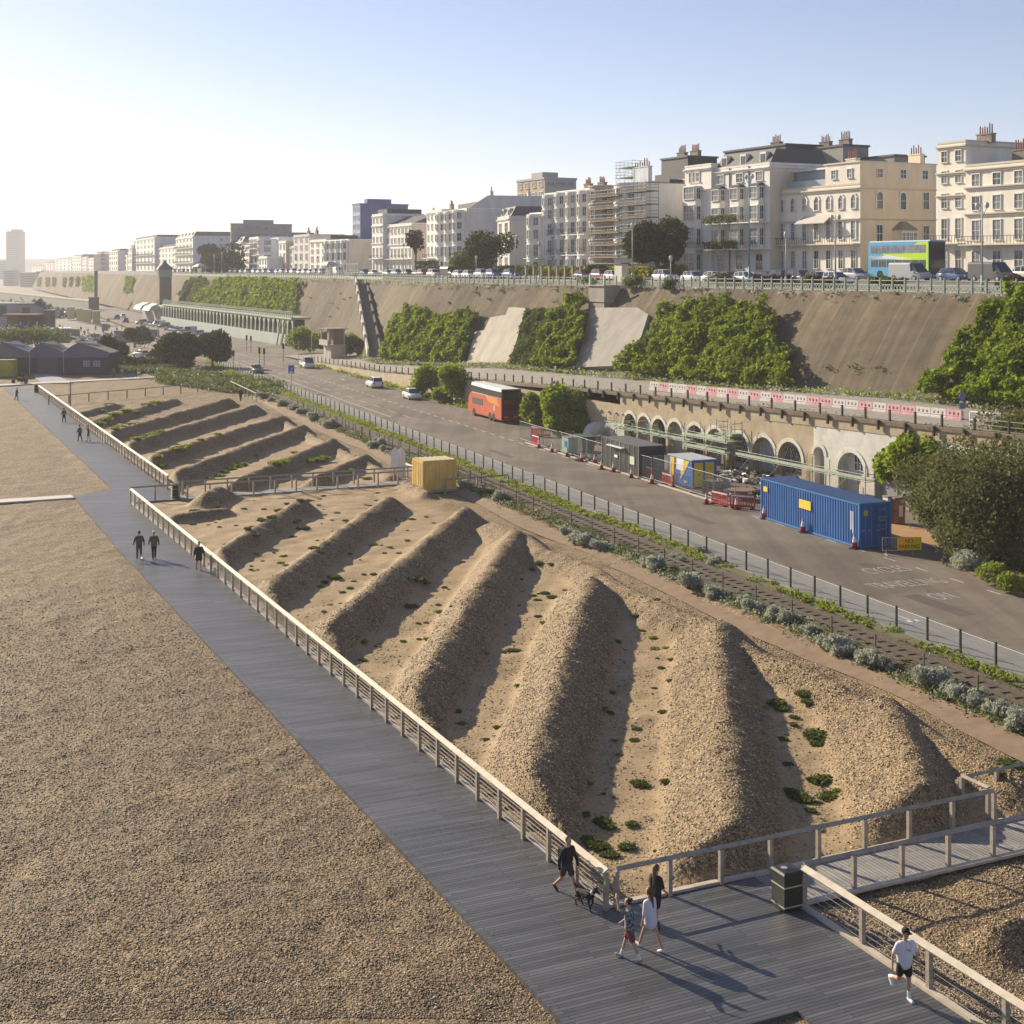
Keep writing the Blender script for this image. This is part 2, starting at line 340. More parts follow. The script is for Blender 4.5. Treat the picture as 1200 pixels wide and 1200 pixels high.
# ---- decks
def plankmat(name,c1,c2,c3,ang,row,rough=.5,bl=3.2):
    m=bpy.data.materials.new(name);n=nt(m);L=n.links
    o=node(n,'ShaderNodeOutputMaterial');b=node(n,'ShaderNodeBsdfPrincipled');b.inputs['Roughness'].default_value=rough;L.new(b.outputs[0],o.inputs[0])
    tc=node(n,'ShaderNodeTexCoord');mp=node(n,'ShaderNodeMapping');mp.inputs['Rotation'].default_value=(0,0,-ang);L.new(tc.outputs['Object'],mp.inputs[0])
    br=node(n,'ShaderNodeTexBrick');br.inputs['Scale'].default_value=1;br.inputs['Brick Width'].default_value=bl;br.inputs['Row Height'].default_value=row;br.inputs['Mortar Size'].default_value=.012;br.inputs['Mortar Smooth'].default_value=.3;br.offset=.37
    br.inputs['Color1'].default_value=rgba(c1);br.inputs['Color2'].default_value=rgba(c2);br.inputs['Mortar'].default_value=rgba(c3)
    L.new(mp.outputs[0],br.inputs['Vector'])
    z=node(n,'ShaderNodeTexNoise');z.inputs['Scale'].default_value=.6;z.inputs['Detail'].default_value=6;mp2=node(n,'ShaderNodeMapping');mp2.inputs['Rotation'].default_value=(0,0,-ang);mp2.inputs['Scale'].default_value=(.35,1.6,1)
    L.new(tc.outputs['Object'],mp2.inputs[0]);L.new(mp2.outputs[0],z.inputs['Vector']);r=node(n,'ShaderNodeValToRGB');r.color_ramp.elements[0].position=.25;r.color_ramp.elements[1].position=.75
    r.color_ramp.elements[0].color=(.66,.66,.68,1);r.color_ramp.elements[1].color=(1.25,1.25,1.22,1);L.new(z.outputs['Fac'],r.inputs[0])
    mu=node(n,'ShaderNodeMix');mu.data_type='RGBA';mu.blend_type='MULTIPLY';mu.inputs[0].default_value=1;L.new(br.outputs['Color'],mu.inputs[6]);L.new(r.outputs[0],mu.inputs[7]);L.new(mu.outputs[2],b.inputs['Base Color'])
    bp=node(n,'ShaderNodeBump');bp.inputs['Distance'].default_value=.02;bp.invert=True;L.new(br.outputs['Fac'],bp.inputs['Height']);L.new(bp.outputs[0],b.inputs['Normal'])
    return m
deckm=plankmat('grey deck boards',(.068,.069,.074),(.125,.126,.13),(.018,.018,.02),PANG,.145,.45)
deckp=plankmat('pale deck boards',(.27,.25,.225),(.34,.32,.29),(.08,.075,.07),PANG+math.pi/2,.15,.6)
def poly(pts,z0,z1): m=MB();m.prism([(p.x,p.y) for p in pts],z0,z1);return m
d=poly([BW(-3.9,-25),BW(.15,-25),BW(.15,-6.8),BW(.15,0.15),BW(.12,78.6),BW(4.1,78.6),BW(4.1,84),BW(5.4,196),BW(1.4,196),BW(0,86),BW(-3.5,83.6),BW(-3.9,60)],-.22,0)
d.build('boardwalk',deckm,kind='structure',label='long dark grey boarded boardwalk across the beach')
d=poly([BW(.15,-6.8),BW(1.65,-6.8),BW(1.65,-25),BW(5.15,-25),BW(5.15,.15),BW(.15,.15)],-.2,.003);d.build('boardwalk',deckm,kind='structure',label='wide boarded area joining the boardwalk')
d=poly([BW(5.15,-1.9),BW(30,-1.9),BW(30,.1),BW(5.15,.1)],-.18,.006);d.build('footpath',deckp,kind='structure',label='pale boarded path towards the road at lower right')
d=poly([BW(4.1,78.5),BW(30,78.7),BW(30,77.2),BW(35,77.2),BW(35,80.4),BW(4.1,80.3)],-.18,.006);d.build('footpath',deckp,kind='structure',label='pale boarded path between the shingle ridges')
kb=MB()
for a,b in ((BW(.22,.35),BW(.22,78.4)),(BW(4.5,84.2),BW(5.6,190))): kb.bar(a+Vector((0,0,.03)),b+Vector((0,0,.03)),.22,.1)
for a,b in ((BW(.15,.25),BW(5.2,.25)),(BW(5.2,.2),BW(29,.2)),(BW(5.25,-2.0),BW(29,-2.0)),(BW(5.28,-1.9),BW(5.28,-25))): kb.bar(a+Vector((0,0,.035)),b+Vector((0,0,.035)),.2,.09)
kb.build('kerb',woodpale,kind='structure',label='pale timber edging along the boardwalk')
matm=mk('pale beach matting',(.55,.52,.46),.8,(.62,.58,.52),4)
d=poly([BW(-60,82.6),BW(-3.6,82.9),BW(-3.6,84.5),BW(-60,84.9)],-.1,.02);d.build('path',matm,kind='structure',label='pale matting path crossing the beach')
a,b=G(-60,454.5),G(200,441);n_=Vector((0,1,0))
d=poly([a-n_*1.6,b-n_*1.6,b+n_*1.6,a+n_*1.6],-.2,.05);d.build('path',matm,kind='structure',label='far white path crossing the beach')
gp=mk('grey paving',(.30,.31,.33),.7,(.36,.37,.38),1)
a=[G(50,449),G(85,449),G(56,435),G(32,435)];poly(a[:2]+[Vector((a[2].x,a[2].y,0)),a[3]],-.2,.03).build('path',gp,kind='structure',label='grey paved path to the dark sheds')
# ---- road
asph=mk('asphalt',(.138,.112,.088),.82,(.188,.154,.122),.22,.006,30,det=7,ramp=(.3,.7))
def _as():
    n=asph.node_tree;L=n.links;b=[x for x in n.nodes if x.type=='BSDF_PRINCIPLED'][0];src=b.inputs['Base Color'].links[0].from_socket
    tc=[x for x in n.nodes if x.type=='TEX_COORD'][0]
    def lay(rot,sc,scale,lo,hi,p0,p1,det=5):
        nonlocal src
        mp=node(n,'ShaderNodeMapping');mp.inputs['Rotation'].default_value=(0,0,rot);mp.inputs['Scale'].default_value=sc;L.new(tc.outputs['Object'],mp.inputs[0]);z=node(n,'ShaderNodeTexNoise');z.inputs['Scale'].default_value=scale;z.inputs['Detail'].default_value=det;L.new(mp.outputs[0],z.inputs['Vector'])
        r=node(n,'ShaderNodeValToRGB');r.color_ramp.elements[0].position=p0;r.color_ramp.elements[1].position=p1;r.color_ramp.elements[0].color=(lo,lo,lo,1);r.color_ramp.elements[1].color=(hi,hi,hi,1);L.new(z.outputs['Fac'],r.inputs[0])
        x=node(n,'ShaderNodeMix');x.data_type='RGBA';x.blend_type='MULTIPLY';x.inputs[0].default_value=1;L.new(src,x.inputs[6]);L.new(r.outputs[0],x.inputs[7]);src=x.outputs[2]
    lay(-RANG,(1,.03,1),1.1,.86,1.12,.35,.65);lay(0,(1,1,1),9,.9,1.08,.3,.7,8);lay(0,(1,1,1),.09,.85,1.1,.44,.5,2)
    v=node(n,'ShaderNodeTexVoronoi');v.feature='DISTANCE_TO_EDGE';v.inputs['Scale'].default_value=.16;L.new(tc.outputs['Object'],v.inputs['Vector']);r=node(n,'ShaderNodeValToRGB');r.color_ramp.elements[0].position=0;r.color_ramp.elements[1].position=.008;r.color_ramp.elements[0].color=(.62,.62,.62,1);r.color_ramp.elements[1].color=(1,1,1,1);L.new(v.outputs['Distance'],r.inputs[0])
    x=node(n,'ShaderNodeMix');x.data_type='RGBA';x.blend_type='MULTIPLY';x.inputs[0].default_value=.7;L.new(src,x.inputs[6]);L.new(r.outputs[0],x.inputs[7]);L.new(x.outputs[2],b.inputs['Base Color'])
_as()
conc=mk('cycle path concrete',(.21,.20,.188),.8,(.26,.248,.235),.6,.003,20)
rw=MB()
def strip(mb,t0,t1,s0,s1,z0,z1,mi=0,step=400):
    mb.prism([RD(s0,t0)[:2],RD(s0,t1)[:2],RD(s1,t1)[:2],RD(s1,t0)[:2]],z0,z1,mi)
strip(rw,2.72,26,-60,-12,.0,.5);strip(rw,2.72,22,-12,150,.0,.5);strip(rw,2.72,19,150,200,.0,.5);strip(rw,2.72,30,200,620,.0,.5)
rw.build('road',asph,kind='structure',label='brownish grey asphalt seafront road')
cy=MB();strip(cy,-.25,2.6,-60,205,.1,.52);cy.build('cycle_path',conc,kind='structure',label='light grey cycle path beside the road')
kp=MB();strip(kp,2.6,2.74,-60,205,.1,.56);kp.build('kerb',mk('pale kerb',(.5,.48,.45),.8,(.58,.56,.52),3),kind='structure',label='pale kerb between cycle path and road')
ln=MB()
def mark(mb,s0,s1,t0,t1,z=.506): mb.add([RD(s0,t0,z),RD(s0,t1,z),RD(s1,t1,z),RD(s1,t0,z)],[(0,1,2,3)])
for s in np.arange(-14,16,3.2): mark(ln,s,s+1.2,9.9,10.0)
for s in np.arange(44,230,2.9): mark(ln,s,s+1.5,9.75,9.9)
for s in np.arange(90,230,7.): mark(ln,s,s+3.4,6.3,6.42)
mark(ln,92,205,4.3,4.45)
mark(ln,150,152.,13,13.4);mark(ln,185,187.,12.5,13.3)
lm=mk('worn road paint',(.55,.54,.51),.8,(.20,.18,.155),3.,ramp=(.5,.75));ln.build('road_marking',lm,kind='structure',label='worn white lines painted on the road')
lm2=mk('faded road lettering',(.36,.34,.31),.8,(.17,.15,.125),5.,ramp=(.46,.68))
def text(body,size,loc,rot,mat,name='lettering',parent=None,ext=.002,sx=1,sy=1,kind=None,label=None):
    cu=bpy.data.curves.new('t','FONT');cu.body=body;cu.size=size;cu.extrude=ext;cu.align_x='CENTER';cu.align_y='CENTER'
    o=bpy.data.objects.new('t',cu);C.objects.link(o);dg=bpy.context.evaluated_depsgraph_get();dg.update()
    me=bpy.data.meshes.new_from_object(o.evaluated_get(dg));bpy.data.objects.remove(o);me.materials.clear();me.materials.append(mat);me.name=name
    return link(name,me,parent,loc,rot,label=label,kind=kind,scale=(sx,sy,1))
for t_,px,py,sx in (('CYCLES',1039,668,1.0),('TRAVELLING',1064,684,1.0),('ON',1105,699,1.05)):
    p=G(px,py,.5);p.z=.507;text(t_,.86,p,RANG,lm2,'road_marking',sx=sx,sy=2.5,kind='structure',label='white word painted on the road')
ar=MB()
for px,py in ((1060,724),):
    p=G(px,py,.52);s,t=rd_st(p)
    for a,b,c,e in ((-.9,.5,-.05,.05),(-.9,-.5,-.35,.35)): mark(ar,s+a,s+b,t+c,t+e,.526)
ar.build('cycle_path_marking',lm,kind='structure',label='white arrow painted on the cycle path')
pm_=mk('road patch',(.095,.082,.07),.85,(.12,.10,.086),.8)
m=MB()
for s_,t_,a,b_ in ((-3.5,7.2,2.6,1.0),(14,5.2,4.5,.9),(31,8.2,1.2,1.2),(52,4.6,6,.7),(58,9.0,1.,1.),(74,7.5,3.0,1.6),(-14,4.6,5,1.1),(24,3.9,.6,.6)): m.add([RD(s_,t_,.5035),RD(s_,t_+b_,.5035),RD(s_+a,t_+b_,.5035),RD(s_+a,t_,.5035)],[(0,1,2,3)])
m.build('road_patch',pm_,kind='structure',label='darker repaired patches in the road')
# ---- railway strip
bal=mk('railway ballast',(.10,.08,.055),.9,(.16,.13,.09),5,.05,14)
st=MB();strip(st,-3.5,-.9,-60,220,.0,.42);st.build('trackbed',bal,kind='structure',label='brown ballast bed of the narrow railway')
vg=MB();strip(vg,-.92,-.22,-60,215,.0,.5);vg.build('verge',mk('verge soil',(.16,.13,.07),.9,(.14,.15,.06),1.5,.03,8),kind='structure',label='grassy verge between the railway and fence')
rust=mk('rusty steel',(.10,.075,.055),.6,(.15,.115,.085),5);slp=mk('old sleeper',(.08,.065,.05),.85,(.11,.09,.07),4)
tr=thing('railway_track','narrow gauge railway track beside the road fence','track',RD(0,-2.2,.42))
m=MB()
for s in np.arange(-58,60,.8): a=RD(s,-2.95,.0)-RD(0,-2.2,.0);b=RD(s,-1.5,0)-RD(0,-2.2,0);m.bar(a,b,.2,.1)
m.build('sleepers',slp,tr,kind='stuff')
for t in(-2.65,-1.8):
    m=MB();m.bar(RD(-60,t,.1)-RD(0,-2.2,0),RD(218,t,.1)-RD(0,-2.2,0),.08,.14);m.build('rail',rust,tr)
pm=mk('sandy path',(.20,.14,.088),.9,(.26,.185,.12),1.5,.01,12)
pth=[]
for s in np.arange(-50,112,2.): 
    w=.55+.15*math.sin(s*.37);c=-5.55+.25*math.sin(s*.21)
    for t in(c-w,c+w): p=RD(s,t,0);p.z=TZ(p.x,p.y)+.05;pth.append(p)
n=len(pth)//2;fs=[(2*i,2*i+1,2*i+3,2*i+2) for i in range(n-1)]
MB().add(pth,fs).build('footpath',pm,smooth=True,kind='structure',label='sandy trodden path behind the ridges')
# ---- terrace walkway
pav=mk('terrace paving',(.26,.235,.20),.85,(.34,.31,.27),1.2,.004,10)
m=MB();vs=[];
yt=[60,80,100,117.3,130,153,175,200,223,245,268,300]
def fr(Y):
    ys_=[a[1] for a in _F];return Vector((float(np.interp(Y,ys_,[a[0] for a in _F])) if Y>76 else 46+.498*(76-Y),Y,float(np.interp(Y,ys_,[a[2] for a in _F]))))
# pair front and cliff-base points perpendicular to the wall
rows=[]
for Yt in list(range(56,276,6))+[280,290,300]:
    b=cl_base(Yt); 
    # find the front point
    best=None
    for Y in np.arange(40,309,.5):
        f=fr(Y);d_=abs((f.x-b.x)*-.447+(f.y-b.y)*.894)
        if best is None or d_<best[0]: best=(d_,f)
    f=best[1].copy();rows.append((f,b+Vector((.3,.15,0))))
for f,b in rows: vs+= [f,b]
fs=[(2*i,2*i+2,2*i+3,2*i+1) for i in range(len(rows)-1)]
MB().add(vs,[f[::-1] for f in fs]).build('terrace_walkway',pav,smooth=False,kind='structure',label='sloping walkway along the foot of the cliff wall')
# ---- cliff
def cliffmat():
    m=bpy.data.materials.new('stained cliff concrete');n=nt(m);L=n.links
    o=node(n,'ShaderNodeOutputMaterial');b=node(n,'ShaderNodeBsdfPrincipled');b.inputs['Roughness'].default_value=.9;b.inputs['Specular IOR Level'].default_value=.2;L.new(b.outputs[0],o.inputs[0])
    uv=node(n,'ShaderNodeUVMap');
    def nz(sx,sy,det,p0,p1,c0,c1):
        mp=node(n,'ShaderNodeMapping');mp.inputs['Scale'].default_value=(sx,sy,1);L.new(uv.outputs[0],mp.inputs[0]);z=node(n,'ShaderNodeTexNoise');z.inputs['Scale'].default_value=1;z.inputs['Detail'].default_value=det
        L.new(mp.outputs[0],z.inputs['Vector']);r=node(n,'ShaderNodeValToRGB');r.color_ramp.elements[0].position=p0;r.color_ramp.elements[1].position=p1;r.color_ramp.elements[0].color=rgba(c0);r.color_ramp.elements[1].color=rgba(c1);L.new(z.outputs['Fac'],r.inputs[0]);return r.outputs[0],z.outputs['Fac']
    c,f1=nz(.05,.06,6,.32,.68,(.10,.084,.06),(.19,.156,.11))
    s,f2=nz(1.1,.07,5,.28,.72,(.72,.71,.69),(1.2,1.18,1.14))
    f,f3=nz(.35,.7,7,.35,.7,(.85,.85,.84),(1.1,1.1,1.08))
    def mul(a,b_): x=node(n,'ShaderNodeMix');x.data_type='RGBA';x.blend_type='MULTIPLY';x.inputs[0].default_value=1;L.new(a,x.inputs[6]);L.new(b_,x.inputs[7]);return x.outputs[2]
    c=mul(mul(c,s),f)
    # horizontal casting joints and inclined seams
    bk=node(n,'ShaderNodeTexBrick');bk.offset=0;bk.inputs['Scale'].default_value=1;bk.inputs['Brick Width'].default_value=4.6;bk.inputs['Row Height'].default_value=40.;bk.inputs['Mortar Size'].default_value=.13;bk.inputs['Mortar Smooth'].default_value=1
    bk.inputs['Color1'].default_value=(1,1,1,1);bk.inputs['Color2'].default_value=(.9,.9,.9,1);bk.inputs['Mortar'].default_value=(1.45,1.42,1.35,1)
    mp=node(n,'ShaderNodeMapping');L.new(uv.outputs[0],mp.inputs[0]);L.new(mp.outputs[0],bk.inputs['Vector']);c=mul(c,bk.outputs['Color'])
    L.new(c,b.inputs['Base Color']);bp=node(n,'ShaderNodeBump');bp.inputs['Distance'].default_value=.25;L.new(f3,bp.inputs['Height']);L.new(bp.outputs[0],b.inputs['Normal'])
    return m
clm=cliffmat()
rowsY=[];Y=56.
while Y<1350: rowsY.append(Y);Y+=max(1.2,Y*.008)
nv=14;V=[];UV=[];dist=0;prev=None
for Y in rowsY:
    tpt=cl_top(Y);dist+=0 if prev is None else (tpt-prev).length;prev=tpt
    for j in range(nv+1):
        v=j/nv;out=.25*math.sin(math.pi*v)+ (float(vn(dist*.12,v*2.2+3))-.5)*.4*math.sin(math.pi*v)
        # shallow buttress ribs
        rb=abs(((dist/4.6)%1)-.5);out+=.22*max(0,1-rb*16)*math.sin(math.pi*min(1,v*1.3))
        p=CL(Y,v,out);V.append(p);UV.append((dist+v*-1.5,v*11))
n=len(rowsY);idx=np.arange(n*(nv+1)).reshape(n,nv+1)
FQ=np.stack([idx[:-1,:-1],idx[:-1,1:],idx[1:,1:],idx[1:,:-1]],-1).reshape(-1,4)
me=npmesh('cliff',[tuple(p) for p in V],FQ,clm,True);ul=me.uv_layers.new(name='UVMap')
li=np.empty(len(me.loops),dtype=np.int32);me.loops.foreach_get('vertex_index',li);ul.data.foreach_set('uv',np.array(UV,dtype=np.float32)[li].ravel())
cl=link('cliff_wall',me);tag(cl,'tall brown stained concrete wall covering the sea cliff','wall')
# upper ledge and promenade ground
offs=[0,2,4,8,24,60,200];vs=[];Ys=[40]+rowsY
for Y in Ys:
    t=cl_top(max(Y,56)) if Y>=56 else Vector((109.25-.5*Y,Y,16.2))
    d=Vector((.894,.447,0)) if Y<275 else Vector((.928,.371,0))
    for o_ in offs: p=t+d*o_;p.z=zt(o_);vs.append(p)
k=len(offs);fs=[(i*k+j,i*k+j+1,(i+1)*k+j+1,(i+1)*k+j) for i in range(len(Ys)-1) for j in range(k-1)]
MB().add(vs,fs).build('clifftop_road',mk('clifftop paving',(.17,.165,.155),.85,(.22,.21,.2),.3),kind='structure',label='road and pavement along the cliff top')
# town edge beyond the far end of the cliff and hazy hills
hm=mk('far hillside',(.10,.10,.09),.9,(.30,.28,.25),.02,det=10)
vs=[];fs=[];xs2=np.linspace(-2200,-300,120)
for i,x in enumerate(xs2):
    for j,(yy,zz) in enumerate(((3000,5),(3200,28+14*float(vn(x*.004,3))+5*float(vn(x*.03,8))),(3900,38+14*float(vn(x*.003,7))+5*float(vn(x*.04,2))),(4600,20))): vs.append((x,yy,zz))
for i in range(len(xs2)-1):
    for j in range(3): fs.append((i*4+j,(i+1)*4+j,(i+1)*4+j+1,i*4+j+1))
MB().add(vs,fs).build('hills',hm,smooth=True,kind='structure',label='hazy hills behind the far town')
# ================================================================== FENCES AND BINS
def fence(name,label,pts,h=1.05,sp=1.85,post=(.13,.13),rail=(.20,.055),wires=5,pm=None,rm=None,wm=None,cat='fence',wr=.007,group=None,top=0.,endpost=True,tilt=None):
    pm=pm or wood;rm=rm or (woodpale if wires or name!='post_and_rail_fence' else wood);wm=wm or steel  # rails without wires take darker timber, building their shade into the colour
    if not wires and name=='post_and_rail_fence': rail=(min(rail[0],.13),.05)
    o=thing(name,label,cat,pts[0],0,group);o0=Vector(pts[0])
    key=(post,h,pm.name,top)
    m=MB();m.box(-post[0]/2,post[0]/2,-post[1]/2,post[1]/2,-.25,h+top);pme=m.mesh('post',pm)
    rl=MB();wi=MB()
    for i in range(len(pts)-1):
        a=Vector(pts[i])-o0;b=Vector(pts[i+1])-o0;L=(b-a).length;n=max(1,round(L/sp));ang=math.atan2(b.y-a.y,b.x-a.x)
        for k in range(n+(1 if i==len(pts)-2 and endpost else 0)): link('post',pme,o,a.lerp(b,k/n),ang)
        tv=tilt if tilt is not None else (-Pv*.55 if abs((b-a).normalized().dot(Qv))>.8 else -Qv*.85)
        if name!='post_and_rail_fence': tv=Vector((0,0,0))
        if rail: rl.bar(a+Vector((0,0,h+rail[1]/2+.03)),b+Vector((0,0,h+rail[1]/2+.03)),rail[0],rail[1],up=tv+Vector((0,0,1)))
        for j in range(wires): z=h*(j+1)/(wires+1); wi.bar(a+Vector((0,0,z)),b+Vector((0,0,z)),wr*2)
    if rail: rl.build('handrail',rm,o)
    if wires: wi.build('wire_strands',wm,o)
    return o
e=Vector
fence('post_and_rail_fence','long timber fence with pale top rail between the boardwalk and nearest ridges',[BW(.0,.1),BW(.12,78.3)],wires=6,wr=.011,wm=wood,post=(.14,.12))
fence('post_and_rail_fence','far timber fence with pale rail along the upper boardwalk beside distant ridges',[BW(4.25,84.5),BW(5.25,186)],wires=6,wr=.011,wm=wood)
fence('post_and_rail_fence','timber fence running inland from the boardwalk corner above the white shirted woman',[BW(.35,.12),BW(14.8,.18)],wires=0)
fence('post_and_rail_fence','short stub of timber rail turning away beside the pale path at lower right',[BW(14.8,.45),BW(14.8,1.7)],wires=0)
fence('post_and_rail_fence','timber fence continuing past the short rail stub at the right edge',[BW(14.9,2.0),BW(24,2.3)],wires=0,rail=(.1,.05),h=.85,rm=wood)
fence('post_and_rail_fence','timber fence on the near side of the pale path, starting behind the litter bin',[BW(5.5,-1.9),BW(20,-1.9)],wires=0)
fence('post_and_rail_fence','timber fence with pale rail beside the man in white shirt',[BW(5.32,-2.1),BW(5.32,-18)],wires=5,wr=.006,sp=2.6)
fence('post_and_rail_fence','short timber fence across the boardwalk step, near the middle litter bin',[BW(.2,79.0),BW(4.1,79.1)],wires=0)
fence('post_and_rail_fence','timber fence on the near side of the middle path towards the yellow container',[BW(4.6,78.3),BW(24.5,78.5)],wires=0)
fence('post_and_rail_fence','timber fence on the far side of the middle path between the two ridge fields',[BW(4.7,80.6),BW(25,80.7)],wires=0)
fence('post_and_rail_fence','timber rail on the steps just left of the yellow container',[BW(24.6,78.3),BW(24.6,74.6)],wires=3,sp=1.2)
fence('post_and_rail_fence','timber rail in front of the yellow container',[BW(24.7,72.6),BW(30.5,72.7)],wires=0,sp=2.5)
fence('post_and_rail_fence','low timber rail on far side of the steps beside the white boards',[BW(25.0,80.9),BW(25.0,83.5)],wires=3,sp=1.2)
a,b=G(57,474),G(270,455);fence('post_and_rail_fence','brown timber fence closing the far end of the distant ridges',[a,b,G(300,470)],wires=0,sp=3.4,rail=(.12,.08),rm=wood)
m=MB();m.bar(BW(2.2,90,0)*0,Vector((0,0,4.3)),.14);link('timber_post',m.mesh('timber_post',wood),None,G(82.5,487),label='tall lone timber post standing by the far fence end',cat='post')
# wire fences along railway and cycle path
def wirefence(label,s0,s1,t,h,sp,pm,w=.06,z=.5,wires=4,rail=.04,name='wire_fence'):
    n=int(round((s1-s0)/sp));lim=100;o=thing(name,label,'fence',RD(s0,t,z),RANG+math.pi/2)
    L=s1-s0;m=MB();m.box(-w/2,w/2,-w/2,w/2,-.3,h);me=m.mesh('post',pm)
    for k in range(min(n,lim)): link('post',me,o,(k*sp,0,0))
    if n>lim:
        q=MB()
        for k in range(lim,n): q.box(k*sp-w/2,k*sp+w/2,-w/2,w/2,-.3,h)
        q.build('posts',pm,o,kind='stuff')
    q=MB()
    for j in range(wires): q.bar((0,0,h*(j+.3)/wires),(L,0,h*(j+.3)/wires),.007)
    if wires:
        k=0.
        q.build('wire_strands',mk('dull wire',(.12,.12,.115),.7),o)
    if rail: q=MB();q.bar((0,0,h-.05),(L,0,h-.05),rail);q.build('top_rail',pm,o)
    return o
wirefence('long dark post fence between cycle path and railway verge',-59,210,0.,1.15,2.45,greenpost,.085,.5,5,.03)
wirefence('thin wire fence on the seaward side of the railway beside silvery shrubs',-58,115,-3.75,1.15,3.6,mk('brown fence post',(.13,.10,.07),.8),.07,.3,4,0)
wirefence('thin dark fence beside the railway track at far left of the yellow container',38,112,-3.2,.95,3.0,mk('brown fence post',(.13,.10,.07),.8),.07,.35,5,.04)
# bins
def bin_(label,loc,rot):
    o=thing('litter_bin',label,'litter bin',loc,rot)
    m=MB();w=.31
    m.box(-w,w,-w,w,.04,.72);m.box(-w,-w+.05,-w,w,.72,1.02);m.box(w-.05,w,-w,w,.72,1.02);m.box(-w+.05,w-.05,w-.05,w,.72,1.02);m.box(-w+.05,w-.05,-.02,.02,.72,1.02)
    q=m.build('body',mk('bin black',(.022,.026,.024),.45),o);
    m=MB();m.loft([[(x*a,y*a,z) for x,y in((-1,-1),(1,-1),(1,1),(-1,1))] for a,z in((.33,1.02),(.34,1.06),(.30,1.12),(.12,1.15))]);m.build('lid',mk('bin black',(.02,.02,.02)),o)
    g=mk('gold band',(.50,.47,.30),.5)
    for z in(.13,.70):
        m=MB();m.box(-w-.012,w+.012,-w-.012,w+.012,z-.018,z+.018);m.build('band',g,o)
    m=MB();m.tube((.0,-w-.014,.42),(0,-w-.004,.42),.075,n=6);m.build('emblem',mk('bin emblem',(.2,.21,.2)),o)
    m=MB();m.tube((0,.1,1.152),(0,.1,1.165),.10,n=10);m.build('ashtray',steel,o)
    return o
b0=bin_('black litter bin with two gold bands at the start of the pale path',BW(4.85,-1.95),PANG+math.pi/2)
dup(b0,BW(3.9,79.6),label='black litter bin at the middle boardwalk junction')
dup(b0,BW(5.0,187),label='black litter bin at the far end of the upper fence')
# yellow container
def corr(m,x0,x1,y,z0,z1,sgn,pitch=.3,d=.04,axis='x',mi=0):
    n=int((x1-x0)/pitch);pts=[]
    for i in range(n+1):
        x=x0+(x1-x0)*i/n;
        for a,b in((0,0),(.3,0),(.5,1),(.8,1)):
            if i<n or a==0: pts.append((x+a*(x1-x0)/n,y+sgn*d*b))
    k=len(pts);vs=[((p[0],p[1],z) if axis=='x' else (p[1],p[0],z)) for z in(z0,z1) for p in pts]
    m.add(vs,[(i,i+1,k+i+1,k+i) for i in range(k-1)],mi)
def container(name,label,loc,rot,L,W,Hh,paint,roof,doors='left',trim=None):
    o=thing(name,label,'container',loc,rot);trim=trim or paint
    m=MB();corr(m,.08,L-.08,.03,.16,Hh-.1,1);corr(m,.08,L-.08,W-.03,.16,Hh-.1,-1)
    x=L-.03 if doors=='left' else .03
    corr(m,.08,W-.08,x,.16,Hh-.1,-1 if doors=='left' else 1,axis='y');m.box(.05,L-.05,.05,W-.05,.08,.15);m.build('side_panels',paint,o)
    m=MB()
    for x in(0,L-.12):
        for y in(0,W-.12): m.box(x,x+.12,y,y+.12,0,Hh)
    for z in(0.02,Hh-.12):
        for y in(0,W-.1): m.box(.12,L-.12,y,y+.1,z,z+.11)
        for x in(0,L-.1): m.box(x,x+.1,.12,W-.12,z,z+.11)
    m.build('frame',trim,o)
    m=MB();corr(m,.02,L-.02,Hh-.01,.02,W-.02,1,.4,.02)
    m.v=[(a,c,b) for a,b,c in m.v];m.build('roof',roof,o)
    xd=0 if doors=='left' else L
    for k in(0,1):
        y0=.12+k*(W-.24)/2+.01;y1=y0+(W-.24)/2-.02;m=MB();m.box(xd-.02 if xd==0 else xd-.05,xd+.05 if xd==0 else xd+.02,y0,y1,.16,Hh-.13);d=m.build('door',paint,o)
        for t in(.28,.72):
            q=MB();yy=y0+(y1-y0)*t;xx=xd-.05 if xd==0 else xd+.05;q.tube((xx,yy,.14),(xx,yy,Hh-.16),.02,n=6);q.box(min(xx,xx+.02),max(xx,xx+.02)+.01,yy-.02,yy+.25,1.1,1.15);q.build('lock_rod',mk('lock rod',(.25,.3,.36),.5) if 'blue' in label else steel,d)
    return o
yel=mk('yellow container paint',(.85,.56,.14),.6,(.66,.42,.11),1.6,stretch=(1,1,.35),det=8)
container('storage_container','small yellow storage container at the end of the middle path',BW(22.9,73.1,-.0)+e((0,0,.15)),PANG,3.0,2.44,2.5,yel,mk('dusty container roof',(.60,.50,.30),.7,(.5,.42,.25),3),'left')
m=MB();m.prism([p[:2] for p in (BW(22.8,73),BW(26,73),BW(26,76),BW(22.8,76))],0,.16);link('plinth',m.mesh('plinth',wood),label='low timber plinth under the yellow container',cat='plinth')
# white boards by container
for k,(px,dy,l) in enumerate(((463,0,'tall white pointed board left of the yellow container, nearer the ridges'),(470,1.,'tall white pointed board left of the yellow container, closer to it'))):
    p=G(px,560-k*0,.0);o=thing('notice_board',l,'board',p,PANG-.9);m=MB()
    m.loft([[(-.42,y,0),(.42,y,0),(.42,y,2.35),(.0,y,2.75),(-.42,y,2.35)] for y in(-.04,.04)]);m.build('panel',white,o)
    m=MB();m.box(-.4,-.34,.045,.1,-.2,2.3);m.box(.34,.4,.045,.1,-.2,2.3);m.build('frame',wood,o)
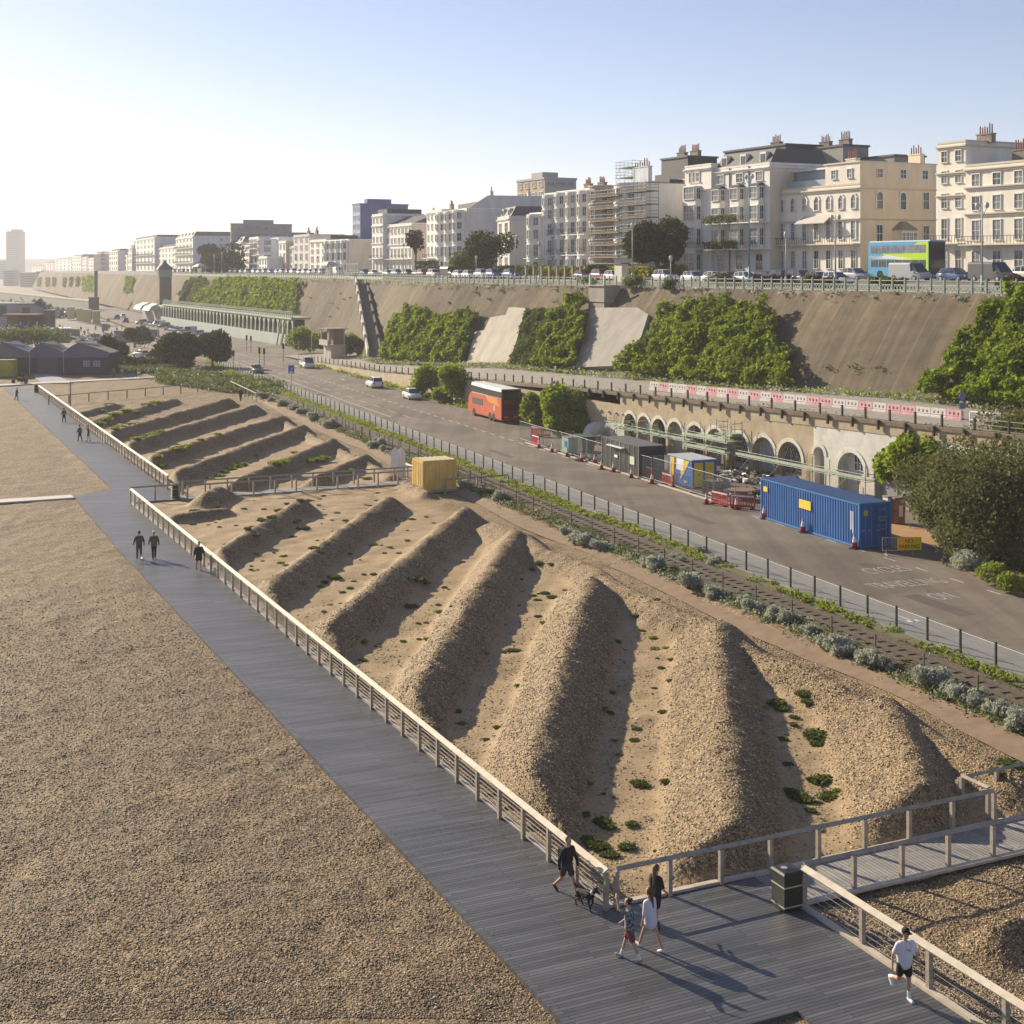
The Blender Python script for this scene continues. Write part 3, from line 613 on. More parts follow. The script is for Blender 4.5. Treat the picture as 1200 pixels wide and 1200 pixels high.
# level crossing slabs
m=MB()
for px,py in ((596,553),(612,556),(600,562),(622,560)): 
    c=G(px,py,.45);s,t=rd_st(c);m.prism([RD(s+a,t+b)[:2] for a,b in((-.9,-1.1),(.9,-1.1),(.9,1.1),(-.9,1.1))],.3,.53+.002*px%.01)
m.build('crossing',conc,kind='structure',label='pale slabs crossing the railway')
# ================================================================== WORK SITE
def cone(label,loc,s=1.,grp='traffic cones'):
    if 'c' not in CN:
        o=thing('traffic_cone',label,'traffic cone',loc,0,grp);m=MB();m.box(-.22,.22,-.22,.22,0,.04);m.build('foot',tyre,o)
        m=MB();n=12;rg=[[(r*math.cos(2*math.pi*i/n),r*math.sin(2*math.pi*i/n),z) for i in range(n)] for r,z in((.17,.04),(.045,.75))];m.loft(rg);m.build('body',red,o,True)
        m=MB();rg=[[(r*math.cos(2*math.pi*i/n),r*math.sin(2*math.pi*i/n),z) for i in range(n)] for r,z in((.125,.34),(.072,.62))];m.loft(rg,0,False);m.build('sleeve',white,o,True)
        CN['c']=o;o.scale=(s,)*3;return o
    return dup(CN['c'],loc,random.uniform(0,1.5),label,scale=s)
CN={}
cn=[(631.6,525,'cone at the left end of the works by the red barrier pair'),(647,530,'cone in front of the pale green cabinet'),(664.7,535,'cone in front of the wheeled green bin'),(681.6,541,'cone just right of the wheeled green bin'),(697,543,'cone beside the heap of scrap left of the black unit'),(705,550,'cone at the kerb between green bin and black unit'),(719,553,'cone at the near left corner of the black unit'),(740,560,'cone at the middle of the black unit front'),(764,566.7,'cone beside the red barrier right of the black unit'),(828,590.7,'cone left of the red and white barrier near the pallets'),(863,597,'cone between the red barriers left of the blue container'),(895.5,608,'cone at the left end of the blue container'),(941,624,'tall cone at the middle of the blue container'),(1001.5,643,'tall cone at the right end of the blue container')]
for px,py,l in cn: cone('red and white '+l,G(px,py,.5),1.25 if py>600 else 1.15)
def barrier(label,loc,rot):
    if 'b' not in CN:
        o=thing('plastic_barrier',label,'barrier',loc,rot,'red plastic work barriers');m=MB();W=2.0;Hh=1.0
        m.box(0,W,-.03,.03,.84,Hh);m.box(0,W,-.03,.03,.10,.25);m.box(0,.09,-.03,.03,.25,.84);m.box(W-.09,W,-.03,.03,.25,.84)
        for i in range(1,9): x=.09+i*(W-.18)/9;m.box(x-.035,x+.035,-.02,.02,.25,.84)
        m.build('panel',red,o)
        m=MB();m.box(.1,W-.1,-.034,.034,.87,.97)
        for i in range(5): m.box(.12+i*.4,.3+i*.4,-.036,-.031,.12,.24)
        m.build('reflective_strip',white,o)
        for x in(.25,W-.25): m=MB();m.box(x-.05,x+.05,-.3,.3,0,.10);m.build('foot',black,o)
        CN['b']=o;return o
    return dup(CN['b'],loc,rot,label)
AR=RANG+math.pi/2   # along road direction (towards far left)
for px,py,l,ra in ((632,523,'red plastic barrier at the far left end of the works',0),(634.5,512,'red plastic barrier standing behind the first one at the left end of the works',.2),(645,512,'red plastic barrier set across behind the pale green cabinet',1.2),(765.5,562,'red plastic barrier right of the black unit',0.),(789,571,'red plastic barrier just left of the blue and yellow toilet unit',0),(853,594,'red and white plastic barrier near the pallets and pipes',.15),(885,597,'red plastic barrier touching the left end of the blue container',.7),(680,509,'red plastic barrier in front of the tipped grey sack',1.4)):
    barrier(l,G(px,py,.5),AR+ra)
# temporary mesh fence panels
def heras(label,loc,rot):
    if 'h' not in CN:
        o=thing('mesh_fence_panel',label,'fence panel',loc,rot,'temporary mesh fence panels');m=MB();W=3.4;Hh=2.0;r=.025
        for a,b in(((0,0,.1),(0,0,Hh)),((W,0,.1),(W,0,Hh)),((0,0,Hh),(W,0,Hh)),((0,0,.15),(W,0,.15))): m.tube(a,b,r,n=6)
        m.build('frame',mk('dull steel',(.26,.26,.26),.6),o);m=MB()
        for i in range(1,23): m.bar((i*W/23,0,.15),(i*W/23,0,Hh),.008)
        for j in range(1,9): m.bar((0,0,.15+j*.2),(W,0,.15+j*.2),.008)
        m.build('mesh_infill',mk('dull steel',(.26,.26,.26)),o);m=MB();m.box(-.12,.12,-.35,.35,0,.13);m.build('foot',conc,o);CN['h']=o;return o
    return dup(CN['h'],loc,rot,label)
s0=rd_st(G(617.5,519,.5))[0];s1=rd_st(G(862,594,.5))[0];t0=10.75
k=0;s=s1
nm=['nearest the pallets','in front of the pallets','right of the toilet unit','in front of the toilet unit','left of the toilet unit','between toilet unit and black unit','in front of the black unit, right half','in front of the black unit, left half','left of the black unit','beside the scrap heap','behind the kerb cones','right of the wheeled green bin','in front of the wheeled green bin','in front of the pale green cabinet','at the red barrier pair','at the left end of the works']
while s<s0 and k<len(nm):
    heras('temporary steel mesh fence panel '+nm[k],RD(s,t0+.1*math.sin(k)),AR+.03*math.sin(k*2)); s+=3.48;k+=1
bb=MB();bb.bar(RD(s1,10.35,.56),RD(s0,10.35,.56),.16,.10);tag(bb.build('kerb_board',woodpale),'long pale board lying along the foot of the mesh fence','board')
heras('mesh fence panel standing on its own by the tipped grey sack',G(674,511,.5),AR)
# black unit
def unit(name,label,cat,loc,L,W,Hh,mat,roofm,rot=AR):
    o=thing(name,label,cat,loc,rot);m=MB();m.box(0,L,-W,0,.1,Hh);m.build('body',mat,o)
    m=MB();m.box(-.04,L+.04,-W-.04,.04,Hh,Hh+.07);m.build('roof',roofm,o);return o
pu=G(748.7,560,.5)
o=unit('site_store','black flat roofed site store behind the mesh fence','site store',pu,7.6,2.44,2.65,mk('black steel cladding',(.022,.026,.028),.5),mk('grey felt roof',(.085,.09,.095),.8,(.12,.12,.12),2))
m=MB()
for x in np.arange(.0,7.7,.95): m.box(x-.02,x+.02,.005,.04,.1,2.68)
m.build('mesh_side',steel,o);m=MB();m.box(.8,1.7,.03,.06,1.0,1.7);m.build('notice',mk('cream notice',(.6,.6,.45)),o)
m=MB();m.box(2.6,5.8,.1,.45,2.2,2.28);m.build('shelf',white,o);m=MB();m.box(4.2,4.9,.05,.07,1.2,1.45);m.build('notice',white,o)
# toilet block
pt=G(810.6,573,.5)
blu=mk('blue plastic',(.03,.13,.45),.4);ylw=mk('yellow plastic',(.72,.50,.03),.4)
o=unit('site_toilet_unit','blue and yellow site toilet unit behind the mesh fence','toilet unit',pt,4.3,2.3,2.3,blu,mk('pale unit roof',(.50,.52,.52),.6,(.35,.38,.4),3))
for y0,y1 in((-1.02,-.22),(-2.05,-1.25)):
    m=MB();m.box(-.05,0,y0,y1,.15,2.12);d=m.build('door',ylw,o);q=MB();q.box(-.075,-.05,y0+.3,y0+.42,1.1,1.2);q.build('handle',black,d)
for x0,x1 in((3.0,3.75),):
    m=MB();m.box(x0,x1,0,.04,.12,2.22);m.build('panel',ylw,o)
m=MB();m.add([(.35,.03,2.2),(1.9,.03,2.2),(1.9,.03,.5),(1.5,.03,.9)],[(0,1,2,3)]);m.add([(.6,.035,.5),(1.2,.035,.3),(1.4,.035,.55)],[(0,1,2)]);m.build('panel',ylw,o)
m=MB();m.box(1.3,2.6,.02,.05,1.3,2.25);m.build('notice',white,o)
text('LOO',.42,(.8,.05,.55),(math.pi/2,0,math.pi),ylw,'lettering',o) if False else None
# blue shipping container
pb=G(1007,643.5,.5);cb=mk('blue container paint',(.032,.155,.44),.5,(.022,.11,.31),1.2,stretch=(1,1,.3),det=8);cr_=mk('blue container roof',(.03,.075,.20),.6,(.04,.09,.22),.6)
L=12.19;W=2.44;HC=2.9
bc=container('shipping_container','long blue corrugated shipping container at the roadside',pb+Nv*W*0+e((0,0,.02)),AR,L,W,HC,cb,cr_,'left',mk('blue container frame',(.05,.20,.46),.45))
for ch in bc.children: 
    for s_ in [ch]: s_.location.y-=W
m=MB();m.box(5.6,7.05,-.005,.035,1.55,2.15);m.build('label_plate',mk('yellow label',(.75,.58,.05),.5),bc);m=MB();m.box(11.2,11.75,-.0,.03,2.0,2.35);m.build('label_plate',mk('yellow label',(.75,.58,.05),.5),bc)
for x,z0,z1 in((.62,.9,2.3),(.85,1.1,2.3)): m=MB();m.box(x,x+.09,.0,.03,z0,z1);m.build('label_strip',white,bc)
pwh=mk('container lettering',(.45,.5,.55),.6);rz=(math.pi/2,0,-math.pi/2)
for (y,z,b,sz) in ((-1.85,2.45,'4521',.16),(-1.75,1.95,'MAX 32500',.14),(-1.75,1.75,'TARE 3800',.14),(-1.75,1.4,'NET 28700',.14),(-1.75,1.2,'CU 76.4',.14)): text(b,sz,(-.075,y,z),rz,pwh,'lettering',bc)
m=MB();m.box(-.035,-.02,-.62,-.32,2.1,2.45);m.build('label_plate',mk('yellow label',(.75,.58,.05),.5),bc)
# crowd barrier with NO PARKING sign
def crowd(label,loc,rot,name='steel_barrier'):
    o=thing(name,label,'barrier',loc,rot);m=MB();W=2.2
    m.tube((0,0,.3),(0,0,1.1),.02,n=6);m.tube((W,0,.3),(W,0,1.1),.02,n=6);m.tube((0,0,1.1),(W,0,1.1),.02,n=6);m.tube((0,0,.28),(W,0,.28),.02,n=6);m.build('frame',steel,o)
    m=MB()
    for i in range(1,16): m.tube((i*W/16,0,.28),(i*W/16,0,1.1),.008,n=4)
    m.build('bars',steel,o)
    for x in(.25,W-.25): m=MB();m.bar((x,-.3,.02),(x,.3,.02),.05);m.bar((x,0,.02),(x,0,.3),.04);m.build('foot',steel,o)
    return o
o=crowd('steel barrier carrying the orange NO PARKING sign beside the blue container',G(1034,650.5,.5),RANG-.30)
sg=thing('parking_sign','orange and yellow NO PARKING sign hung on the steel barrier','sign',G(1034,650.5,.5),RANG-.30)
m=MB();m.box(.95,1.72,-.06,-.03,.30,1.12);m.build('plate',mk('orange yellow sign face',(1.0,.50,.01),.5),sg)
m=MB();m.box(1.72,2.5,-.06,-.03,.30,1.12);m.build('plate',mk('yellow sign face',(.85,.62,.01),.5),sg)
text('NO',.34,(1.7,-.065,.88),(math.pi/2,0,0),mk('sign red',(.35,.03,.02)),'lettering',sg);text('PARKING',.32,(1.72,-.065,.52),(math.pi/2,0,0),black,'lettering',sg)
crowd('steel barrier beside the brick pillar and the dark bushes',G(1061,618,.5),RANG-.55)
crowd('steel barrier at the edge of the dark bushes, right of another',G(1083,624,.5),RANG-.3)
o=thing('gate_pillar','brick pillar with a white painted face at the gap behind the blue container','pillar',G(1052,613,.5),RANG);m=MB();m.box(-.45,.45,-.3,.3,0,1.75);m.build('shaft',mk('red brick',(.32,.12,.07),.85,(.4,.2,.14),5),o);m=MB();m.box(-.5,.5,-.35,.35,1.75,1.88);m.build('capstone',conc,o);m=MB();m.box(-.12,.2,-.33,-.302,.5,1.3);m.build('notice',white,o)
o=thing('gate_pillar','white painted pillar directly beside the brick one','pillar',G(1043,612,.5),RANG);m=MB();m.box(-.4,.4,-.3,.3,0,1.8);m.build('shaft',white,o);m=MB();m.box(-.45,.45,-.35,.35,1.8,1.9);m.build('capstone',conc,o)
# sand patch
m=MB();m.add([G(1045,612,.506),G(1085,620,.506),G(1105,640,.506),G(1070,634,.506),G(1046,628,.506)],[(0,4,3,2,1)]);m.build('sand_patch',mk('orange sand',(.36,.20,.09),.95,(.42,.26,.13),1),kind='structure',label='orange sand beside the container')
# green bins / cabinet / debris
o=thing('wheeled_bin','large dark green wheeled waste bin behind the cones','waste bin',G(682,531,.5),AR);gm=mk('green bin',(.05,.09,.06),.55,(.07,.11,.08),2)
m=MB();m.loft([[(-.05,-.05,.2),(2.3,-.05,.2),(2.3,-1.25,.2),(-.05,-1.25,.2)],[(-.2,.1,1.5),(2.45,.1,1.5),(2.45,-1.4,1.5),(-.2,-1.4,1.5)]]);m.build('body',gm,o);m=MB();m.box(-.25,2.5,-1.45,.15,1.5,1.6);m.build('lid',gm,o)
for x in(.2,2.0):
    for y in(-.1,-1.15): m=MB();m.tube((x,y-.04,.1),(x,y+.04,.1),.1,n=10);m.build('wheel',tyre,o)
o=unit('site_cabinet','pale green cabinet with a blue poster among the works','cabinet',G(666,533,.5),1.6,1.0,1.6,mk('pale green paint',(.24,.36,.25),.6),conc);m=MB();m.box(.3,.9,.01,.04,.7,1.3);m.build('poster',blu,o)
tg=mk('grey sacking',(.42,.42,.42),.8,(.5,.5,.5),3)
o=thing('bulk_sack','tipped grey bulk sack on rubble beside the lone mesh panel','sack',G(692,516,.5),.4);m=MB();m.loft([[(x*a+z*.5,y*a,z) for x,y in((-.9,-.7),(0,-.85),(.9,-.7),(1,.0),(.9,.7),(0,.85),(-.9,.7),(-1,0))] for a,z in((.8,0),(1,.3),(1.02,1.2),(.9,1.7))]);m.build('body',tg,o);m=MB();m.loft([[(x*.9+.85,y*.9,1.7) for x,y in((-.8,-.6),(.8,-.6),(.8,.6),(-.8,.6))],[(x*.6+.95,y*.6,1.9) for x,y in((-.8,-.6),(.8,-.6),(.8,.6),(-.8,.6))]]);m.build('flap',tg,o)
def rubble(name,label,loc,r,n,mats,hz=.5,sz=.3):
    m=MB()
    for i in range(n):
        a=random.uniform(0,6.3);d=r*math.sqrt(random.random());s=sz*random.uniform(.4,1.2);M=Matrix.Translation((d*math.cos(a),d*math.sin(a)*.7,hz*random.random()*(1-d/r)+s*.3))@Matrix.Rotation(random.uniform(0,3),4,(random.random(),random.random(),1))
        m.box(-s*random.uniform(.5,1.6),s*.8,-s*.5,s*.5,-s*.2,s*.25,random.randrange(len(mats)),M)
    return tag(link(name,m.mesh(name,mats),None,loc,label=label),None,None,kind='stuff')
rm_=[mk('rubble grey',(.3,.29,.27),.9),mk('rubble brown',(.18,.14,.1),.9),white,mk('rubble dark',(.06,.06,.05),.9)]
rubble('rubble','loose rubble between green bin and black unit',G(706,539,.5),2.6,110,rm_,.5,.25);rubble('rubble','rubble and packing by the tipped grey sack',G(697,519,.5),2.8,110,rm_,.8,.3)
rubble('rubble','scrap metal behind the pallets',G(872,580,.5),3.0,120,rm_,.5,.28);rubble('debris','fallen boards and tubes under the scaffold',G(876,560,.5),4.5,140,rm_,.4,.35)
rubble('debris','boards and netting on the ground under the scaffold',G(905,566,.5),2.5,50,rm_,.3,.35)
def pallet(label,loc,n,rot,mat=wood):
    o=thing('pallet_stack',label,'pallets',loc,rot)
    for k in range(n):
        m=MB();z=k*.15
        for i in range(5): m.box(-.6,.6,-.5+i*.22,-.38+i*.22,z+.11,z+.13)
        for x in(-.55,0,.5): m.box(x,x+.08,-.5,.5,z,z+.108)
        m.build('pallet',mat,o)
gw=mk('grey pallet wood',(.25,.24,.22),.85,(.18,.17,.15),4)
pallet('tall stack of grey pallets by the black unit corner',G(768,559,.5),13,AR,gw);pallet('stack of grey pallets with a white sheet by the red barrier',G(757,556,.5),9,AR+.2,gw)
pallet('low stack of grey pallets right of the toilet unit',G(834,578,.5),7,AR+.5,gw);pallet('low stack of pallets nearer the blue container',G(846,576,.5),5,AR+.9,gw)
o=thing('cable_drum','brown cable drum lying flat left of the blue container','cable drum',G(869,585,.5),0);m=MB();m.tube((0,0,0),(0,0,.08),1.1,n=20);m.tube((0,0,.7),(0,0,.78),1.1,n=20);m.build('flange',mk('drum wood',(.22,.13,.09),.8),o);m=MB();m.tube((0,0,.08),(0,0,.7),.5,n=16);m.build('core',wood,o)
# terrace barriers, pink and white
pk=mk('faded pink plastic',(.66,.30,.33),.5,(.74,.52,.52),.8);wp=mk('pale plastic',(.68,.62,.60),.5,(.74,.70,.68),.5)
B0=G(1128,494,6.5);B1=G(762,457,5.75);n=26;lastc=None
cols='PWWPPWPWWPPWWPWPWPWPWPWWPW';BR=(B1-B0);
for k in range(n):
    a=B0.lerp(B1,k/n);b=B0.lerp(B1,(k+1)/n);L=(b-a).length-.08;ang=math.atan2(BR.y,BR.x);c=pk if cols[k]=='P' else wp
    a.z=float(np.interp(a.y,[109,149],[6.5,5.75]))
    o=thing('road_barrier','%s water filled barrier, number %s in the walkway row from its right hand end'%('pink' if c is pk else 'pale','one two three four five six seven eight nine ten eleven twelve thirteen fourteen fifteen sixteen seventeen eighteen nineteen twenty twenty-one twenty-two twenty-three twenty-four twenty-five twenty-six'.split()[k]),'barrier',a,ang,'pink and pale barriers along the walkway')
    m=MB();m.box(0,L,-.22,.22,0,.3);m.box(0,L,-.1,.1,.3,.5)
    for i in range(4): m.box(i*(L-.25)/3,i*(L-.25)/3+.25,-.1,.1,.5,.72)
    m.box(0,L,-.1,.1,.72,.9);m.build('body',c,o)
# ================================================================== ARCH WALL
Wd=Vector((.446,-.895,0));Wn=Vector((.895,.446,0));WANG=math.atan2(-.895,.446);W0=Vector((7.6,153,.4))
WL=74.
def wtop(x): return 5.0+1.45*x/64.-.4+.3
stucco=mk('brown stucco',(.40,.315,.205),.9,(.52,.43,.30),.6,.02,4);wht=mk('white rendered wall',(.74,.71,.64),.8,(.56,.53,.47),.8,.01,4);pale=mk('pale arch ring',(.76,.71,.61),.85,(.62,.57,.48),2)
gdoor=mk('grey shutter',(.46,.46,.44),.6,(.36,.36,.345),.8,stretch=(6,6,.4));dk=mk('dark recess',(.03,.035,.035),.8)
lat=mk('pale lattice',(.55,.53,.46),.8)
aw=thing('arcade_wall','long wall of arches below the walkway, brown at left and white at right','arcade wall',W0,WANG)
cx=[144,141.6,139.1,136.5,133.4,130.4,127.2,123.8,120.5,117,113.4,109.5,105.4,101.2,97.1]
cx=[(153-y)*1.117 for y in cx]
def archwall(parent,cx,L0,L1,topf,split,bay_r=.435,crown=3.35,T=.8,mats=(stucco,wht)):
    """front wall with real arched openings"""
    for part,(xa,xb),mt in (('wall',(L0,split),mats[0]),('white_wall',(split,L1),mats[1])):
        m=MB();cs=[c for c in cx if xa<=c<xb];edges=[xa]
        for i in range(len(cs)-1): edges.append((cs[i]+cs[i+1])/2)
        first=True
        if cs and cs[0]-xa>4: m.box(xa,cs[0]-2,0,T,-.5,topf(xa));edges[0]=cs[0]-2
        edges.append(min(xb,cs[-1]+2.2) if cs else xb)
        if not cs: m.box(xa,xb,0,T,-.5,topf(xa))
        elif edges[-1]<xb: m.box(edges[-1],xb,0,T,-.5,topf(xb))
        for i,c in enumerate(cs):
            l,r=edges[i],edges[i+1];R=min(bay_r*(min(c-l,r-c)*2),1.6);zs=crown-R;zt_=topf((l+r)/2)
            n=10;arc=[(c-R*math.cos(math.pi*k/n),zs+R*math.sin(math.pi*k/n)) for k in range(n+1)]
            # piers
            m.add([(l,0,-.5),(c-R,0,-.5),(c-R,0,zs),(l,0,zs)],[(0,1,2,3)]);m.add([(c+R,0,-.5),(r,0,-.5),(r,0,zs),(c+R,0,zs)],[(0,1,2,3)])
            m.add([(l,0,zs),(c-R,0,zs),(l,0,zt_)],[(0,1,2)]);m.add([(c+R,0,zs),(r,0,zs),(r,0,zt_)],[(0,1,2)])
            mid=n//2
            for k in range(n):
                a,b=arc[k],arc[k+1];cn=(l,0,zt_) if k<mid else (r,0,zt_);m.add([(a[0],0,a[1]),(b[0],0,b[1]),cn],[(0,1,2)])
            m.add([(l,0,zt_),(c,0,arc[mid][1]),(r,0,zt_)],[(0,1,2)])
            for k in range(n): a,b=arc[k],arc[k+1];m.add([(a[0],0,a[1]),(b[0],0,b[1]),(b[0],T,b[1]),(a[0],T,a[1])],[(3,2,1,0)])
            m.add([(c-R,0,-.5),(c-R,T,-.5),(c-R,T,zs),(c-R,0,zs)],[(0,1,2,3)]);m.add([(c+R,0,-.5),(c+R,T,-.5),(c+R,T,zs),(c+R,0,zs)],[(3,2,1,0)])
            # ring
            q=MB();n2=14
            for k in range(n2):
                a0,a1=math.pi*k/n2,math.pi*(k+1)/n2;P_=[]
                for rr in(R+.02,R+.36):
                    for aa in(a0,a1): P_.append((c-rr*math.cos(aa),zs+rr*math.sin(aa)))
                pts=[(P_[0][0],-.07,P_[0][1]),(P_[1][0],-.07,P_[1][1]),(P_[3][0],-.07,P_[3][1]),(P_[2][0],-.07,P_[2][1])]
                q.add(pts,[(0,1,2,3)]);q.add([pts[3],pts[2],(pts[2][0],0,pts[2][2]),(pts[3][0],0,pts[3][2])],[(0,1,2,3)])
            yield c,R,zs,q
        m.build(part,mt,parent)
kinds=['lat','gry','drk','gry','drk','gry','lat','gry','lat','gry','win','gry','gry','gry','gry']
i=0
for c,R,zs,q in archwall(aw,cx,-24,WL,lambda x:wtop(max(x,0)) if x>0 else wtop(0)-.035*(-x),22.*1.117+14.9):
    q.build('arch_ring',pale if c<39 else wht,aw)
    n=14;pts=[(c-R*math.cos(math.pi*k/n),.62,zs+R*math.sin(math.pi*k/n)) for k in range(n+1)]+[(c+R,.62,-.5),(c-R,.62,-.5)]
    kd=kinds[i];i+=1;m=MB();m.add(pts,[tuple(range(len(pts)))[::-1]])
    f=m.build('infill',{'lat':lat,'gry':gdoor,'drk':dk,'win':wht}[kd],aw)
    if kd=='lat':
        g=MB()
        for k in range(-8,9):
            for sgn in(-1,1):
                x0=c+k*.35;P0=None
                # clip diagonal to the arch
                for t in np.arange(0,4.2,.3):
                    x=x0+sgn*t*.6;z=.6+t
                    ok=(abs(x-c)<R-.05 and (z<zs or (x-c)**2+(z-zs)**2<(R-.05)**2))
                    if ok:
                        if P0 is None:P0=(x,z)
                        P1=(x,z)
                if P0 and P1!=P0: g.bar((P0[0],.56,P0[1]),(P1[0],.56,P1[1]),.05)
        g.build('lattice',mk('dark lattice gap',(.10,.11,.10)),f)
    if kd=='win':
        g=MB();g.box(c-.2,c+.9,.50,.6,1.9,3.2);w_=g.build('window',glassm,f);g=MB()
        for x in(c-.2,c+.15,c+.5,c+.87): g.box(x,x+.04,.46,.498,1.9,3.2)
        for z in(1.9,2.5,3.16): g.box(c-.2,c+.91,.462,.496,z,z+.04)
        g.build('glazing_bars',white,f)
    if kd=='gry' and i%3==0: g=MB();g.box(c-.5,c+.5,.55,.6,-.1,2.0);g.build('door',mk('grey door',(.2,.2,.2)),f)
# coping beam, brackets, panels
m=MB();N=40
for k in range(N):
    x0=-24+k*(WL+24)/N;x1=-24+(k+1)*(WL+24)/N;t=lambda x:(wtop(x) if x>0 else wtop(0)+.035*x)
    m.add([(x0,-.18,t(x0)),(x1,-.18,t(x1)),(x1,-.18,t(x1)+.28),(x0,-.18,t(x0)+.28),(x0,.9,t(x0)+.28),(x1,.9,t(x1)+.28),(x0,.9,t(x0)),(x1,.9,t(x1))],[(0,1,2,3),(3,2,5,4),(0,6,7,1)])
m.build('coping',mk('brown coping',(.16,.115,.075),.85,(.22,.17,.12),2),aw)
m=MB()
for k in range(N):
    x0=-24+k*(WL+24)/N;x1=-24+(k+1)*(WL+24)/N;t=lambda x:(wtop(x) if x>0 else wtop(0)+.035*x)
    if x0>30: m.add([(x0,-.05,t(x0)-.75),(x1,-.05,t(x1)-.75),(x1,-.05,t(x1)),(x0,-.05,t(x0))],[(0,1,2,3)])
m.build('upper_band',stucco,aw)
br_=MB();br_.box(-.07,.07,-.4,-.182,-.45,.3);bme=br_.mesh('bracket',mk('dark bracket',(.07,.055,.04),.8))
for x in np.arange(2,WL-8,3.05): link('bracket',bme,aw,(x,0,wtop(x)+.05))
for x0,x1,z0,z1 in((3.3,5.2,.5,1.9),(6.2,9.0,.5,2.1)): m=MB();m.box(x0,x1,-.08,-.002,z0,z1);m.build('white_panel',wht,aw)
for x in(4.2,5.8,7.3,8.7): m=MB();m.ell((x,-.1,3.2),(.14,.1,.14),8,6);m.build('wall_lamp',wht,aw)
# walkway fence on top of the arcade
pts=[]
for Y in(76,90,104.6,117.3,135,153,175,200,223,245,268): f=fr(Y);pts.append(f+Vector((.3,.2,.02)))
fence('walkway_fence','long brown post and rail fence along the edge of the sloping walkway',pts,h=1.0,sp=3.05,post=(.14,.14),rail=(.05,.05),wires=2,rm=mk('grey rail',(.32,.30,.27),.7),wm=mk('grey rail',(.32,.30,.27)),pm=mk('dark bracket',(.07,.055,.04)),wr=.02,top=.12)
# retaining wall further left (below walkway)
m=MB();P_=[fr(Y) for Y in (178,200,223,245,268)];
for a,b in zip(P_,P_[1:]): m.add([(a.x,a.y,.2),(b.x,b.y,.2),(b.x,b.y,b.z+.05),(a.x,a.y,a.z+.05)],[(3,2,1,0)])
tag(m.build('retaining_wall',stucco),'low brown retaining wall between the road and rising walkway','wall')
# white rail at the right end of the walkway
fence('metal_fence','white metal fence right of the last pink barrier',[G(1137,500,6.6),G(1165,503,6.7),G(1215,506,6.9)],h=1.1,sp=3,post=(.1,.1),rail=(.07,.07),wires=1,pm=white,rm=white,wm=white,wr=.03)
m=MB();m.tube((0,0,0),(0,0,2.2),.05,n=6);o=thing('speed_sign','small blue round sign on a post at the barrier end','sign',G(1127,494,6.6),RANG);m.build('post',steel,o);m=MB();m.tube((0,-.09,1.95),(0,-.06,1.95),.32,n=18);m.build('sign_face',mk('sign blue grey',(.15,.2,.35)),o);m=MB();m.box(-.3,.3,-.09,-.06,1.0,1.5);m.build('sign_plate',mk('sign blue grey',(.15,.2,.35)),o)
# ---- scaffolds
decking=mk('mint scaffold board',(.34,.47,.33),.7,(.50,.55,.42),2);tubem=mk('scaffold tube',(.24,.25,.22),.6,(.32,.34,.29),3);netg=mk('green netting',(.10,.26,.13),.8,(.25,.4,.25),3)
def scaffold(label,loc,rot,L,D,levels,bay=2.2,toe=True,r=.03,boards=None,rails=2,dm=None,brace=True,zt_=None):
    o=thing('scaffold',label,'scaffold',loc,rot);n=max(1,int(round(L/bay)));top=zt_ or levels[-1]+1.15
    m=MB();m.tube((0,0,0),(0,0,top),r,n=5);me=m.mesh('upright',tubem)
    for i in range(n+1):
        for y in(0,D): link('upright',me,o,(i*L/n,y,0))
    m=MB()
    for z in levels:
        for rr in range(rails+1):
            zz=z-.05+rr*.5
            for y in((0,D) if rr==0 else (0,)): m.tube((-.3,y-.04,zz),(L+.3,y-.04,zz),r,n=5)
            if rr: 
                for x in(0,L): m.tube((x,0,zz),(x,D,zz),r,n=4)
        for i in range(n+1): m.tube((i*L/n,-.1,z-.1),(i*L/n,D+.1,z-.1),r,n=4)
    m.build('ledgers',tubem,o)
    if brace:
        m=MB()
        zz=[0]+list(levels)
        for i in range(0,n,2):
            for a,b in zip(zz,zz[1:]): m.tube((i*L/n,-.05,a),((i+1)*L/n,-.05,b),r,n=4)
        m.build('braces',tubem,o)
    for z in levels:
        m=MB();m.box(0,L,.05,D-.05,z,z+.05)
        if toe: m.box(0,L,-.06,-.02,z+.05,z+.28)
        m.build('platform',dm or decking,o)
    return o
def WP(x,y,z=.5): p=W0+Wd*x+Wn*y;return Vector((p.x,p.y,z))
scaffold('pale green scaffold walkway in front of the left hand arches',WP(8.5,-1.9),WANG,14.5,1.0,[2.0],2.0,rails=1)
scaffold('taller pale green scaffold in front of the middle arches',WP(24,-2.6),WANG,6.5,1.8,[1.7,2.7],1.6,rails=1)
scaffold('pale green scaffold platform in front of the arches behind the blue container',WP(31.5,-2.2),WANG,17,1.1,[1.7],2.1,rails=1)
scaffold('light scaffold tower against the arch left of the white wall',WP(28,-1.8),WANG,2.2,1.2,[2.2,3.3],1.1,False)
m=MB()
for k in range(90):
    x=random.uniform(9,30);z=random.uniform(2.2,3.6);a=WP(x,-2.1-random.random()*.5,z);m.tube(a,a+Wd*random.uniform(.4,2)+Vector((0,0,random.uniform(-.7,.7))),.02,n=4)
m.build('netting',netg,kind='stuff',label='torn green netting caught on the scaffold poles')
o=thing('timber_hoarding','grey timber hoarding below the right hand arches','hoarding',WP(50,-1.6,.5),WANG);m=MB();m.box(0,9,-.04,.04,0,2.0);m.build('panel',mk('grey hoarding',(.25,.25,.24),.8,(.33,.32,.3),1,stretch=(8,1,.3)),o);m=MB();m.box(1.4,1.5,-.1,-.045,0,2.1);m.build('post',wood,o)
for k,(px,py,l) in enumerate(((470,300,0),)): pass
